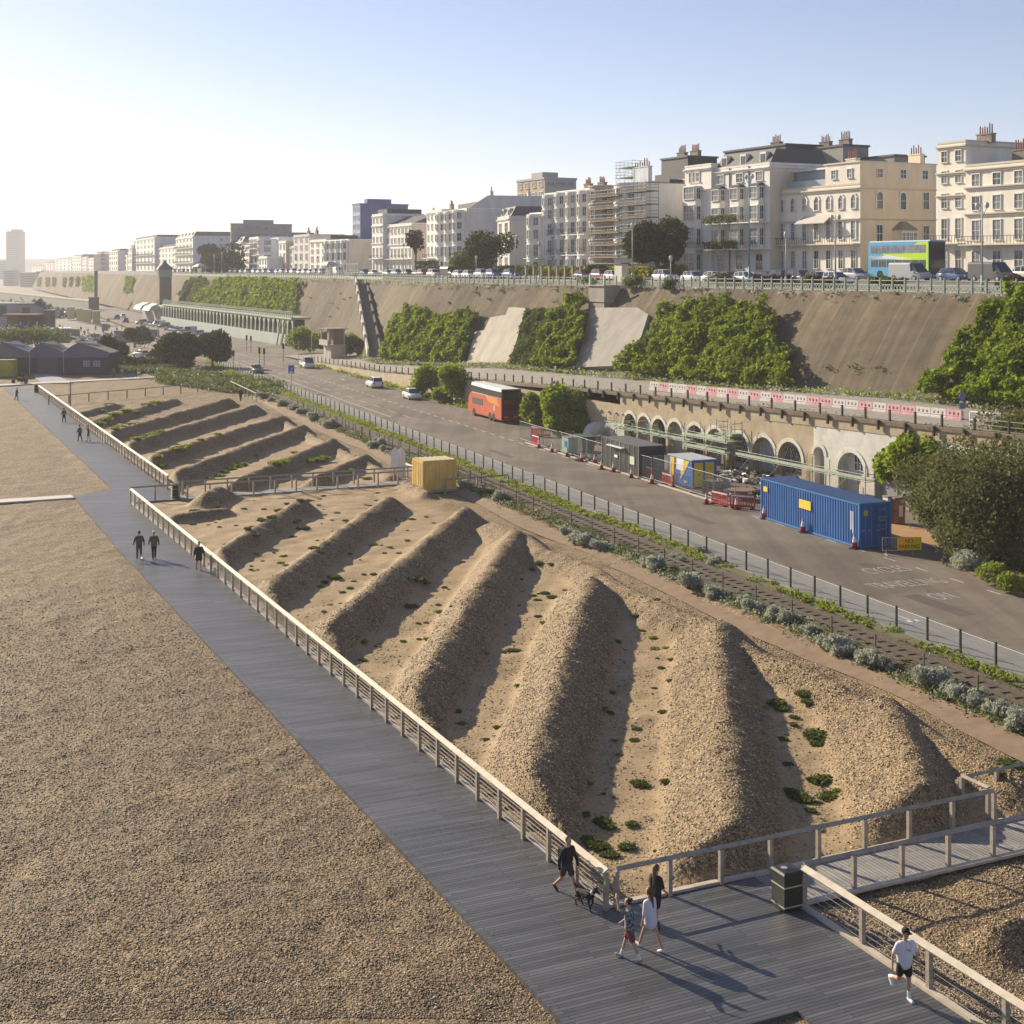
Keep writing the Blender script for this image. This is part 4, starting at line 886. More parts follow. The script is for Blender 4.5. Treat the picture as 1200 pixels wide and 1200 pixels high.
# ================================================================== CLIFF FEATURES
def cpatch(name,label,poly,mat,out=.8,thick=.5,cat='wall patch'):
    P2=[]
    for x,y in poly: Y,v=cl_uv(x,y);P2.append((Y,v))
    f=[CL(Y,v,out) for Y,v in P2];b=[CL(Y,v,out-thick-.6) for Y,v in P2];n=len(f);m=MB()
    cen=sum(f,Vector())/n;m.add(f+b,[tuple(range(n))]+[(i,n+i,n+(i+1)%n,(i+1)%n) for i in range(n)]);
    o=m.build(name,mat);o['label']=label;o['category']=cat;return o
pc=mk('fresh pale concrete',(.36,.33,.27),.9,(.47,.43,.35),.5,.02,3,stretch=(1,1,.5));pc2=mk('grey sprayed concrete',(.27,.25,.22),.9,(.36,.335,.295),.4,.03,3,stretch=(1,1,.4))
cpatch('concrete_patch','stepped pale concrete repair on the cliff wall between two masses of creeper',[(552,428),(561,392),(572,390),(579,375),(597,372),(601,363),(621,364),(603,428)],pc)
cpatch('concrete_patch','wide grey concrete apron below the square pier on the cliff wall',[(680,434),(690,396),(697,364),(752,364),(765,372),(757,398),(735,432)],pc2)
# pier block
Yp,_=cl_uv(715,345);tp=cl_top(Yp)
o=thing('wall_pier','square pale concrete pier projecting from the top of the cliff wall','pier',cl_top(Yp)+Vector((0,0,-3.9)),WANG)
m=MB();m.box(-2.1,2.1,-2.9,1,0,4.0);m.build('shaft',pc2,o);m=MB();m.box(-2.25,2.25,-3.05,1,1.9,2.05);m.build('string_course',pc,o);m=MB();m.box(-2.3,2.3,-3.1,1,4.0,4.15);m.build('capstone',pc,o)
m=MB();m.box(-2.5,2.5,-1.,1,-7.0,-.003);m.build('footing',pc2,o)
for x in(-1.9,1.9): m=MB();m.box(x-.12,x+.12,-2.9,-2.6,4.15,5.5);m.build('post',mint,o)
# stairs down the cliff
Ya,_=cl_uv(420,335);Yb,_=cl_uv(453,418)
sa=CL(Ya,1.0,.3);sb=CL(Yb,.02,2.2);o=thing('cliff_staircase','long straight flight of steps with white rails descending the cliff wall','staircase',sb);d=(sa-sb);hx=Vector((d.x,d.y,0)).normalized();sd_=Vector((-hx.y,hx.x,0))
m=MB();n=60
for k in range(n): p=d*(k/n);m.bar(p-sd_*1.0,p+sd_*1.0,.45,.28)
m.bar(-sd_*.0+Vector((0,0,-.4)),d+Vector((0,0,-.4)),1.9,.35);m.build('steps',mk('stair concrete',(.14,.14,.13),.85,(.2,.2,.19),2),o)
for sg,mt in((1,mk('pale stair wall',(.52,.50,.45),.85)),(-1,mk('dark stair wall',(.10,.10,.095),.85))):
    m=MB()
    for k in range(7):
        a=d*(k/7)+sd_*sg*1.15;b=d*((k+1)/7)+sd_*sg*1.15;a=a+Vector((0,0,.2));b=b+Vector((0,0,-.1));m.bar(a,b,.3,1.5);m.box(b.x-.3,b.x+.3,b.y-.3,b.y+.3,b.z-.5,b.z+1.3)
    m.build('side_wall',mt,o)
# kiosk lodge at the foot (px 375-395)
o=thing('lodge','small pale lodge with balcony and flat roof at the foot of the cliff stairs','lodge',G(388,424,.6)+e((.5,1.5,0)),WANG);lp=mk('cream render',(.55,.48,.38),.85,(.48,.41,.32),.8)
m=MB();m.box(-2.2,2.2,-1.5,1.5,0,3.2);m.build('wall',lp,o);m=MB();m.box(-2.6,2.4,-2.3,1.5,3.2,3.4);m.build('balcony',lp,o);m=MB();m.box(-2.6,2.4,-2.3,-2.2,3.4,4.3);m.build('parapet',lp,o)
for x,y in((-2.3,-1.9),(2.1,-1.9),(-2.3,1.2),(2.1,1.2)): m=MB();m.box(x-.12,x+.12,y-.12,y+.12,3.4,6.3);m.build('post',lp,o)
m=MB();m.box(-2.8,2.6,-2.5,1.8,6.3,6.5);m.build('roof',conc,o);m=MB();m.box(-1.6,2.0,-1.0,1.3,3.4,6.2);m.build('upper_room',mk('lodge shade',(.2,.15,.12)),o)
for x in(-1.2,.6): m=MB();m.box(x,x+.9,-1.54,-1.5,0,2.2);m.build('door',gdoor,o)
# top railing (visible length)
rgp=mk('green grey ironwork',(.24,.30,.25),.6);rgl=mk('pale green lattice',(.46,.50,.42),.6)
def railing(label,Y0,Y1,n0):
    o=thing('iron_railing',label,'railing',cl_top(Y0));o0=cl_top(Y0);m=MB();m.box(-.09,.09,-.09,.09,0,1.35);m.box(-.06,.06,-.06,.06,1.35,1.5);me=m.mesh('post',rgp);Y=Y0;pts=[]
    while Y<Y1: pts.append(cl_top(Y)-o0+Vector((.25,.12,.0)));Y+=1.62
    pts.append(cl_top(Y1)-o0+Vector((.25,.12,0)));lt=MB();rl=MB();k=0
    for i,(a,b) in enumerate(zip(pts,pts[1:])):
        if i<95: link('post',me,o,a,WANG)
        elif i%2==0: lt.box(a.x-.09,a.x+.09,a.y-.09,a.y+.09,a.z,a.z+1.4)
        for z in(.12,.78,1.2): rl.bar(a+Vector((0,0,z)),b+Vector((0,0,z)),.07)
        if Y0<250:
            q=4
            for j in range(q):
                u=a.lerp(b,j/q);v=a.lerp(b,(j+1)/q);lt.bar(u+Vector((0,0,.12)),v+Vector((0,0,.78)),.05);lt.bar(u+Vector((0,0,.78)),v+Vector((0,0,.12)),.05)
        else: lt.bar(a+Vector((0,0,.45)),b+Vector((0,0,.45)),.05,.5)
    rl.build('rails',rgl,o);lt.build('lattice',rgl,o,kind='stuff' if False else None)
railing('pale green iron railing on the cliff top, right of the square pier',100,218,0)
railing('pale green iron railing on the cliff top between the square pier and the staircase',218.5,300,0)
railing('pale iron railing on the cliff top left of the staircase',300.5,560,0)
# lamp posts
def lamp(label,px,ytop,off,double=False,blue=False):
    p=PT(px,off);zt_=H+(HZ-ytop)*p.y/F;h=zt_-p.z;o=thing('street_lamp',label,'street lamp',p,WANG);pm=mk('pale lamp paint',(.38,.42,.42),.5) if not blue else mk('turquoise lamp paint',(.12,.30,.33),.5)
    m=MB();m.tube((0,0,0),(0,0,h*.18),.16,.13,8);m.tube((0,0,h*.18),(0,0,h-.5),.10,.05,8);m.build('column',pm,o,True)
    if double: 
        m=MB();
        for s in(-1,1): m.tube((0,0,h-1.8),(s*.6,0,h-.9),.04,n=5)
        m.build('arm',pm,o)
        for s in(-1,1): m=MB();m.ell((s*.6,0,h-.7),(.22,.22,.3),8,6);m.build('lantern',mk('lantern glass',(.5,.5,.48),.3),o,True)
    else: m=MB();m.ell((0,0,h-.3),(.25,.25,.42),8,6);m.build('lantern',mk('lantern glass',(.5,.5,.48),.3),o,True)
lamp('tall lamp post with a turquoise foot before the white hotel',878,200,2,True,True)
lamp('lamp post before the right hand cream building, above the blue car',1151,232,1.5,True)
lamp('lamp post before the arched building, near its glazed side',979,247,3,True);lamp('slim lamp post at the left end of the arched building',921,272,3)
lamp('lamp post between the scaffolded bow and the round tree',741,262,3);lamp('lamp post in front of the tan gabled house, left of the white bows',604,272,3,True)
lamp('slim lamp post below the white bows',632,284,3);lamp('lamp post beside the large blank gable',558,300,10);lamp('lamp post in front of the ribbed cream terrace',473,285,3)
lamp('tall lamp post before the wide white hotel, right one of two',260,296,3);lamp('tall lamp post before the wide white hotel, left one of two',251,299,3);lamp('lamp post among the small houses left of the blue tower',372,300,4);lamp('slim lamp post left of the square roofed shelter',225,300,3)
lamp('lamp post beside the round tree, right of its trunk',786,300,4)
# ================================================================== VEGETATION
lg=leafmat('bright creeper leaf',(.13,.19,.02),(.34,.42,.05),.5);ld=leafmat('dull creeper leaf',(.09,.12,.035),(.19,.22,.07),.4)
lo=leafmat('tamarisk leaf',(.085,.095,.035),(.235,.24,.095),.45);lk=leafmat('dark tree leaf',(.028,.042,.015),(.085,.10,.035),.3)
lsv=leafmat('silver leaf',(.30,.32,.25),(.60,.62,.50),.4);lv=leafmat('verge leaf',(.15,.20,.03),(.40,.44,.09),.5);lbr=leafmat('brown shrub leaf',(.07,.05,.035),(.16,.11,.08),.3);lyl=leafmat('yellow green leaf',(.22,.24,.02),(.5,.48,.06),.4)
twig=mk('bark',(.11,.085,.06),.9,(.17,.14,.10),6,.01)
def inpoly(x,y,P):
    c=False;n=len(P);j=n-1
    for i in range(n):
        if (P[i][1]>y)!=(P[j][1]>y) and x<(P[j][0]-P[i][0])*(y-P[i][1])/(P[j][1]-P[i][1]+1e-9)+P[i][0]: c=not c
        j=i
    return c
def creeper(label,poly,N,size,mat,depth=1.4,seed=0,name='creeper'):
    uvs=[cl_uv(x,y) for x,y in poly];ys_=[u[0] for u in uvs];vs_=[u[1] for u in uvs];a0,a1,b0,b1=min(ys_),max(ys_),min(vs_),max(vs_)
    pts=[];nr=np.random.default_rng(seed)
    while len(pts)<N:
        Y=nr.uniform(a0,a1);v=nr.uniform(b0,b1)
        e1=(float(vn(Y*.35+seed,v*9))-.5)*3.0*(a1-a0)/40;e2=(float(vn(Y*.5+9,v*12))-.5)*.12
        if not inpoly(Y+e1,v+e2,uvs): continue
        cl_=float(vn(Y*.62+seed*3,v*9.));c2=float(vn(Y*1.7+seed,v*22.))
        d=depth*(.25+.95*cl_+.45*c2)*(.55+.45*nr.uniform()**.35)
        p=CL(Y,max(0.01,min(1.02,v)),.3+d);pts.append((p.x+nr.normal()*.12,p.y+nr.normal()*.12,p.z+nr.normal()*.12))
    V,Fq=leaves(np.array(pts),size,np.array([-.5,-.2,.75]),1.4,.75);o=link(name,npmesh(name,V,Fq,mat),label=label,cat='creeper');return o
creeper('large bright green creeper mass at the right edge of the cliff wall',[(1300,350),(1200,350),(1175,372),(1150,402),(1122,430),(1090,452),(1092,482),(1200,500),(1300,500)],26000,.32,lg,1.9,1)
creeper('broad bright green creeper right of the square pier and concrete apron',[(738,432),(765,405),(782,375),(800,358),(830,366),(860,357),(912,364),(914,395),(938,425),(940,468),(735,446)],26000,.32,lg,1.8,2)
creeper('tall narrow bright creeper directly left of the concrete apron',[(690,352),(698,358),(697,385),(684,432),(632,440),(648,400),(662,368)],10000,.33,lg,2.0,3)
creeper('dull green creeper directly right of the stepped concrete repair',[(622,366),(662,368),(648,402),(634,440),(604,434)],9000,.32,ld,.8,4)
creeper('wide green creeper between the staircase and the stepped concrete repair',[(457,424),(461,395),(472,372),(492,361),(512,374),(560,372),(566,378),(550,428)],16000,.42,lg,1.7,5)
creeper('long green creeper hanging over the cliff above the green terraces',[(262,326),(352,330),(352,376),(250,362),(228,352)],8000,.75,lg,1.3,6)
creeper('sloping green creeper strips at the far left of the hanging creeper',[(228,326),(246,328),(240,352),(216,362),(214,345)],2500,.75,ld,1.1,7)
creeper('small far creeper strip left of the lift tower',[(150,326),(160,326),(156,344),(148,344)],900,.9,lg,1.0,8)
creeper('far green creeper beside the dark block left of the lift tower',[(98,326),(111,324),(111,343),(99,342)],900,1.0,lg,1.0,9)
for k,(a,b) in enumerate(((45,50),(55,60),(63,67),(76,79),(83,87),(91,95))): creeper('far thin creeper strip on the shaded cliff, number %s from the left'%['one','two','three','four','five','six'][k],[(a,326),(b,326),(b-1,336),(a,336)],220,1.3,ld,.8,20+k)
# bushes growing at the foot of the cliff and along edges
def blob(label,name,loc,r,h,N,size,mat,cat='bush',trunk=None,seed=1,lobes=7,flat=.9,group=None,zc=None):
    nr=np.random.default_rng(seed);zc=h*.5 if zc is None else zc;pts=[]
    L=[(nr.uniform(-.62,.62)*r,nr.uniform(-.62,.62)*r*flat,zc+nr.uniform(-.45,.6)*(h-zc),r*nr.uniform(.34,.60)) for _ in range(lobes)];per=N//lobes
    for (x,y,z,rr) in L:
        d=nr.normal(size=(per,3));d/=np.linalg.norm(d,axis=1)[:,None];q=d*(rr*nr.uniform(.35,1.08 if mat is not lo else 1.5,per)**.5)[:,None];q[:,2]*=.8*min(1.3,h/(2*r)+.3);pts.append(q+np.array([x,y,z]))
    P=np.concatenate(pts);P=P[P[:,2]>.03]
    V,Fq=leaves(P,size,None,1.4);me=npmesh('crown' if trunk else name,V,Fq,mat)
    if not trunk: return link(name,me,None,loc,label=label,cat=cat,group=group)
    o=thing(name,label,cat,loc,0,group);link('crown',me,o);m=MB();m.tube((0,0,-.3),(.1*h*.1,0,zc*.8),trunk,trunk*.6,8)
    for (x,y,z,rr) in L: m.tube((.05*h*.1,0,zc*.55),(x*.8,y*.8,z*.95),trunk*.45,trunk*.12,6)
    m.build('trunk',twig,o,True);return o
def zat(p): return p
blob('large feathery olive tamarisk at the right edge beside the road','tamarisk_bush',G(1180,672,.5)+e((.6,3.5,0)),4.3,7.6,30000,.17,lo,'bush',.22,31,16,zc=3.3)
blob('feathery olive tamarisk left of the largest one, behind the container shadow','tamarisk_bush',G(1115,645,.5)+e((1.2,2.4,0)),3.4,6.4,20000,.17,lo,'bush',.18,32,12,zc=3.)
blob('olive tamarisk rising over the walkway rail at the right edge','tamarisk_bush',G(1205,610,.5)+e((0,1.0,0)),3.7,7.8,20000,.18,lo,'bush',.2,33,12,zc=4.3)
blob('bright green rounded tree in front of the last white arches','green_tree',G(1079,596,.5)+e((.3,.5,0)),3.0,5.3,13000,.3,lg,'tree',.2,34,10,zc=3.3)
blob('low green bush at the kerb under the tamarisks','green_bush',G(1165,683,.5),1.1,1.1,1500,.14,lv,'bush',None,35,6)
blob('low bright bush at the kerb at the right edge','green_bush',G(1190,694,.5),1.2,1.1,1500,.14,lv,'bush',None,36,6)
blob('pale scrubby bush below the tamarisks at the road edge','scrub_bush',G(1138,668,.5),1.6,1.2,1600,.13,lsv,'bush',None,37,6)
blob('dark leafy bush under the tamarisks, right of the steel barriers','scrub_bush',G(1128,655,.5),1.8,2.6,3500,.17,ld,'bush',None,38,8)
vm=[G(1118,664,.5),G(1150,676,.5),G(1215,696,.5),G(1300,680,.5),G(1300,600,.5),G(1100,600,.5),G(1100,640,.5)]
MB().prism([p[:2] for p in vm],.4,.56).build('verge',mk('dry verge soil',(.16,.115,.07),.95,(.24,.18,.12),1.5,.04,6),kind='structure',label='dry earth verge under the tamarisks')
k=0
for px,py,z,r,h,N,mt,l in ((502,466,.5,2.6,4.3,4500,lg,'round dark green bush beside the white car on the road'),(533,475,.5,2.7,5.4,4500,lg,'taller green bush between the white car and the red bus'),(633,503,.5,2.0,4.2,5000,lg,'green bush just right of the red bus'),(663,511,.5,3.0,5.2,10000,lg,'green bush at the left end of the brown arcade wall'),
    (408,420,.9,3.2,4.8,3500,lv,'pale yellow green bush left of the staircase foot'),(438,424,1.4,2.3,3.2,2200,lyl,'yellow green bush touching the staircase foot'),(352,414,.6,3.5,5.5,2500,lg,'green bush growing over the end of the green terrace'),
    (517,473,.5,1.5,2.0,1200,lg,'small green bush between the two larger roadside bushes')):
    k+=1;blob(l,'green_bush',G(px,py,z)+e((0,1.5,0)),r,h,N,.32 if py>440 else .42,mt,'bush',None,50+k,15)
# tufts along the foot of the cliff and along the walkway edge
def tufts(name,label,pts,r,size,mat,per=26,kind='stuff'):
    P=[]
    for p in pts:
        d=RN.normal(size=(per,3))*np.array([r,r,r*.45]);d[:,2]=abs(d[:,2]);P.append(d*RN.uniform(.5,1.3)+np.array(p))
    V,Fq=leaves(np.concatenate(P),size,None,1.5);return link(name,npmesh(name,V,Fq,mat),label=label,kind=kind)
pp=[]
for Y in np.arange(88,250,.55):
    if random.random()<.8: p=fr(Y)+Vector((.75+random.uniform(-.2,.3),.3,.05));pp.append(p)
tufts('ground_cover','silvery plants growing along the edge of the walkway',pp[::2],.36,.15,lsv,44)
tufts('ground_cover','dull green plants among silvery ones along the walkway edge',pp[1::3],.3,.14,ld,30)
pp=[]
for Y in np.arange(100,262,.8): b=cl_base(Y+3.6);pp.append(b+Vector((-.9-random.random()*.8,-.4,.05)))
tufts('ground_cover','green weeds along the foot of the cliff wall',pp[::2],.6,.22,lg,36);tufts('ground_cover','silvery weeds along the foot of the cliff wall',pp[1::2],.6,.2,lsv,44)
pp=[]
Y=104.
while Y<420: 
    Y+=random.choice([.6,1.2,2.,3.5]);v=random.uniform(.93,1.0);pp.append(CL(Y,v,.3))
tufts('ground_cover','dark tufts growing along the ledge below the iron railing',pp,.42,.2,lsv,22)
pp=[CL(Y,v,.35) for Y,v in [cl_uv(x,y) for x,y in ((945,432),(972,433),(1002,433),(1034,434),(655,356),(400,345),(405,352),(397,362),(412,350),(388,372),(380,385),(392,357),(560,345),(575,352),(590,343),(528,356),(365,350))]]
tufts('ground_cover','small dark plants rooted in holes of the cliff wall',pp,.3,.18,ld,30)
# verge plants
def vz(p): p.z=.5;return p
pp=[];
for s in np.arange(-44,205,.22):
    d=float(vn(s*.23,4.));
    if s>15: d+=.5
    if random.random()<d*1.05-.15: pp.append(vz(RD(s,random.uniform(-.95,-.15) if s<20 else random.uniform(-1.6,-.1))))
tufts('grass','bright green weeds on the verge beside the cycle path',pp,.22,.12,lv,34)
pp=[vz(RD(random.uniform(-50,150),random.choice([-3.3,-.9])+random.uniform(-.15,.15))) for _ in range(520)];tufts('grass','short dull grass along the railway edges',[p-Vector((0,0,.1)) for p in pp],.18,.10,ld,16)
pp=[RD(random.uniform(-50,100),random.uniform(-4.7,-3.4)) for _ in range(900)]
for p in pp:p.z=TZ(p.x,p.y)
tufts('ground_cover','dark green low plants between railway and sandy path',pp,.26,.11,ld,22);tufts('ground_cover','pale silvery plants between railway and sandy path',pp[::4],.3,.10,lsv,40)
pp=[G(random.uniform(400,560),random.uniform(424,446),.5) for _ in range(0)];
for _ in range(240): s=random.uniform(95,185);pp.append(vz(RD(s,16.6+random.uniform(0,1.8)+(s-95)*.005)))
tufts('ground_cover','green weeds below the low retaining wall beside the road',pp,.5,.3,lv,30)
# silvery shrubs
base=None;k=0
shr=[(586,585,1.0),(664,625,.7),(677,633,.9),(690,638,1.0),(703,643,.7),(757,662,.8),(772,667,.95),(808,688,1.25),(834,698,.85),(868,708,.75),(882,714,.75),(908,724,.8),(921,728,.8),(948,742,.7),(977,762,1.0),(993,766,.6),(1010,772,.75),(1024,778,.95),(1040,782,.7),(1092,802,.95),(1112,812,.85),(1128,820,.8),(1146,826,.85),(1172,838,.8),(1195,850,.9),(309,466,1.),(318,470,.9),(331,475,1.),(344,480,1.1),(353,484,.9),(369,492,1.1),(380,497,.9),(387,500,1.1),(444,524,1.1),(452,528,.8),(545,570,.7),(800,660,.6),(790,655,.7),(838,663,.7),(818,650,.8)]
for i in range(3):
    nr=np.random.default_rng(70+i);pts=[]
    for _ in range(9):
        c=np.array([nr.uniform(-.6,.6),nr.uniform(-.5,.5),nr.uniform(.1,.5)]);d=nr.normal(size=(210,3));d/=np.linalg.norm(d,axis=1)[:,None];pts.append(c+d*(.3*nr.uniform(.2,1.15,210)**.5)[:,None])
    P=np.concatenate(pts);P=P[P[:,2]>0];V,Fq=leaves(P,.085,None,2.2);shr_me=npmesh('silver_shrub',V,Fq,lsv)
    for j,(px,py,s) in enumerate(shr):
        if j%3!=i: continue
        p=G(px,py,.25);p.z=max(TZ(p.x,p.y),.2)
        link('silver_shrub',shr_me,None,p,random.uniform(0,6),'low rounded silvery grey shrub growing beside the railway fence line','shrub','silvery shrubs along the railway',None,s*random.uniform(.9,1.25))
# sea plants on the sand strips
pl=[(632,665,.9),(622,668,.7),(645,668,.5),(638,693,.6),(648,698,.7),(625,695,.5),(600,760,.7),(592,762,.5),(490,686,.9),(498,684,.8),(480,690,.7),(484,708,.8),(476,709,.6),(910,824,1.0),(916,829,.9),(943,822,.9),(947,828,.8),(955,862,1.1),(958,870,.8),(918,865,.5),(962,912,1.),(970,930,.8),(925,925,.7),(934,930,.9),(944,935,1.),(705,960,.8),(712,965,.7),(740,963,.5),(752,915,.6),(746,913,.5),(690,985,.8),(700,990,.9),(735,990,.7),(715,1000,.6),(355,618,.9),(345,615,.6),(318,622,.9),(308,624,.8),(300,638,.9),(290,636,.7),(360,598,.8),(352,600,.7),(392,675,.9),(380,680,.6),(368,660,.8),(376,662,.5),(350,612,.5),(327,610,.8),(296,630,.7),(228,606,.9),(238,604,.7),(255,594,.5),(410,688,.5),(745,725,.5),(770,720,.5),(775,780,.4),(765,745,.4),(560,715,.4),(572,708,.5),(530,730,.4),(1180,920,1.2),(1195,925,1.),(1168,928,.7)]
g2=[(128,478,1.2),(140,475,1.2),(120,483,1.),(115,500,1.2),(125,497,1.3),(135,493,1.3),(148,489,1.1),(160,487,1.),(182,478,1.2),(172,481,1.),(140,510,1.2),(150,506,1.3),(158,504,1.2),(135,513,1.),(165,523,1.1),(175,520,1.2),(182,518,1.2),(188,517,1.),(160,526,1.),(212,536,1.1),(205,538,1.),(185,545,1.1),(190,547,.9),(220,533,.7),(255,520,.6),(235,527,.6),(268,549,1.),(275,546,1.1),(282,544,1.),(262,552,.8),(326,556,1.2),(332,554,1.),(370,542,1.),(376,540,1.2),(362,545,.9),(345,530,.6),(300,535,.6),(245,560,.8),(258,556,.7),(430,560,.7),(410,556,.6)]
mes=[]
for i,mt in enumerate((ld,lv,ld)):
    nr=np.random.default_rng(90+i);P=nr.normal(size=(330,3)).clip(-1.7,1.7)*np.array([.24,.2,.07]);P[:,2]=abs(P[:,2])+.02;V,Fq=leaves(P,.13,np.array([0,0,1.]),1.5,.8);mes.append(npmesh('sea_plant',V,Fq,mt))
def splant(px,py,s,i,lab,grp):
    p=G(px,py,0.)
    p.z=TZ(p.x,p.y);link('sea_plant',mes[i],None,p,random.uniform(0,6),lab,'plant',grp,None,s*random.uniform(.8,1.1))
for j,(px,py,s) in enumerate(pl): splant(px,py,s,0 if j%5 else 2,'low dark green seaside plant on the sand between the nearer ridges','seaside plants in the nearer ridge field')
for j,(px,py,s) in enumerate(g2): splant(px,py,s*1.4,1,'low yellow green seaside plant on the sand between the distant ridges','seaside plants in the distant ridge field')
_k=0
while _k<150:
    q_=random.uniform(2,76);p_=random.uniform(2.2,26);p=BW(p_,q_);s_,t_=rd_st(p);z=TZ(p.x,p.y)
    if t_>-11 or z>.12 or abs(q_-79)<3: continue
    _k+=1;link('sea_plant',mes[_k%3],None,Vector((p.x,p.y,z)),random.uniform(0,6),'tiny green seedling plant on the sand between the nearer ridges','plant','tiny seedlings in the nearer ridge field',None,random.uniform(.2,.55))
# loose stones giving the shingle its relief
def stones(label,N,reg,s0,s1,mat):
    xs_=[];cnt=0
    Yv=35+ (RN.uniform(0,1,N)**1.5)*52;Xv=(RN.uniform(-.42,.42,N))*Yv
    dx=Xv-C0.x;dy=Yv-C0.y;p=dx*Pv.x+dy*Pv.y;q=dx*Qv.x+dy*Qv.y;t=(Xv-A0.x)*Nv.x+(Yv-A0.y)*Nv.y
    z,sd_=terr(Xv,Yv);fade_=RN.uniform(0,1,N)>ss(62,88,Yv)
    ok=(reg(p,q,t,z))&fade_&(RN.uniform(0,1,N)>sd_*.93)
    Xv,Yv,z=Xv[ok],Yv[ok],z[ok];n=len(Xv);r=RN.uniform(s0,s1,n)*(1+.012*(Yv-35))
    U=np.array([(1,0,0),(0,1,0),(-1,0,0),(0,-1,0),(0,0,1),(0,0,-1)],dtype=float)
    a=RN.uniform(0,6.28,n);ca,sa=np.cos(a),np.sin(a);sx=r*RN.uniform(.8,1.5,n);sy=r*RN.uniform(.6,1.,n);sz=r*RN.uniform(.45,.8,n)
    V=np.zeros((n,6,3));jx=U[None,:,0]*sx[:,None]+RN.normal(size=(n,6))*r[:,None]*.16;jy=U[None,:,1]*sy[:,None]+RN.normal(size=(n,6))*r[:,None]*.16
    V[:,:,0]=jx*ca[:,None]-jy*sa[:,None]+Xv[:,None];V[:,:,1]=jx*sa[:,None]+jy*ca[:,None]+Yv[:,None];V[:,:,2]=U[None,:,2]*sz[:,None]+(z+sz*.25)[:,None]
    T=np.array([(0,1,4),(1,2,4),(2,3,4),(3,0,4),(1,0,5),(2,1,5),(3,2,5),(0,3,5)]);Fq=(T[None]+6*np.arange(n)[:,None,None]).reshape(-1,3)
    return link('shingle_stones',npmesh('shingle_stones',V.reshape(-1,3),Fq,mat,True),label=label,kind='stuff')
def stonemat(name,c,k):
    m=bpy.data.materials.new(name);n=nt(m);L=n.links;o=node(n,'ShaderNodeOutputMaterial');b=node(n,'ShaderNodeBsdfPrincipled');b.inputs['Roughness'].default_value=.6;g=node(n,'ShaderNodeNewGeometry');r=node(n,'ShaderNodeValToRGB')
    r.color_ramp.elements[0].color=rgba([x*k for x in c[0]]);r.color_ramp.elements[1].color=rgba([x*k for x in c[-1]])
    for i,x in enumerate(c[1:-1]): e_=r.color_ramp.elements.new((i+1)/(len(c)-1));e_.color=rgba([y*k for y in x])
    L.new(g.outputs['Random Per Island'],r.inputs[0]);L.new(r.outputs[0],b.inputs['Base Color']);L.new(b.outputs[0],o.inputs[0]);return m
sc_=[(.085,.056,.031),(.20,.14,.078),(.27,.19,.104),(.31,.225,.128),(.25,.165,.088),(.44,.335,.215),(.62,.53,.40)]
stones('loose stones on the open beach left of the boardwalk',150000,lambda p,q,t,z:(p<-3.95)&(q<77),.016,.040,stonemat('beach stone',sc_,.86))
stones('loose stones covering the raked ridges',190000,lambda p,q,t,z:(p>.55)&(t<-6.0)&(q<77)&((q>.4)|((p>5.5)&(q<-2.2))|((p>.3)&(p<1.5)&(q<-7))),.018,.045,stonemat('ridge stone',sc_,1.))
_t=terr
def terr(X,Y): z,s_=_t(X,Y);return z*0+.004,s_
stones('stray stones kicked onto the edges of the boards',60000,lambda p,q,t,z:(((p>-3.88)&(p<-3.88+.35*RN.uniform(0,1,len(p))**4))|((p<.12)&(p>.12-.3*RN.uniform(0,1,len(p))**5)))&(q<77)&(q>-6)&(RN.uniform(0,1,len(p))<.25),.012,.03,stonemat('stray stone',sc_,1.))
terr=_t
pp=[]
# green scrub near the far white path
for _ in range(700):
    px=random.uniform(190,330);py=440+ (px-190)*.13+random.uniform(-8,8)
    p=G(px,py,.1);pp.append(p)
for _ in range(250): pp.append(G(random.uniform(75,195),random.uniform(430,437),0))
tufts('ground_cover','mixed green scrub beyond the far end of the ridge field',pp,.75,.35,ld,26);tufts('ground_cover','silvery scrub beyond the far end of the ridge field',pp[::4],.6,.3,lsv,24)
o=link('hedge',npmesh('hedge',*leaves(np.concatenate([RN.normal(size=(60,3))*np.array([.5,.5,.4])+np.array(G(x,429+.01*(x-100),0)+Vector((0,0,.8))) for x in np.arange(95,222,.9)]),.45),ld),label='long clipped green hedge behind the far white path',cat='hedge')
# trees at left
def pine(label,px,py,h,r,seed):
    return blob(label,'pine_tree',G(px,py,0),r,h,7000,.42,lk,'tree',.25,seed,14,zc=h*.6)
pine('dark spreading pine beside the road, left one of two',207,432,6.6,4.0,101);pine('dark spreading pine beside the road, right one of two',249,433,6.6,3.6,102)
blob('dark bushy tree right of the dark sheds','dark_tree',G(135,428,0),3.2,5.6,3000,.5,lk,'tree',.25,103,9,zc=3);blob('dark low tree left of the walled car park','dark_tree',G(158,406,0),4.2,4.4,3000,.5,lk,'tree',.25,104,9,zc=2.4)
blob('dark low bushes in front of the two pines','scrub_bush',G(190,426,0),3.5,3,1500,.5,lk,'bush',None,105)
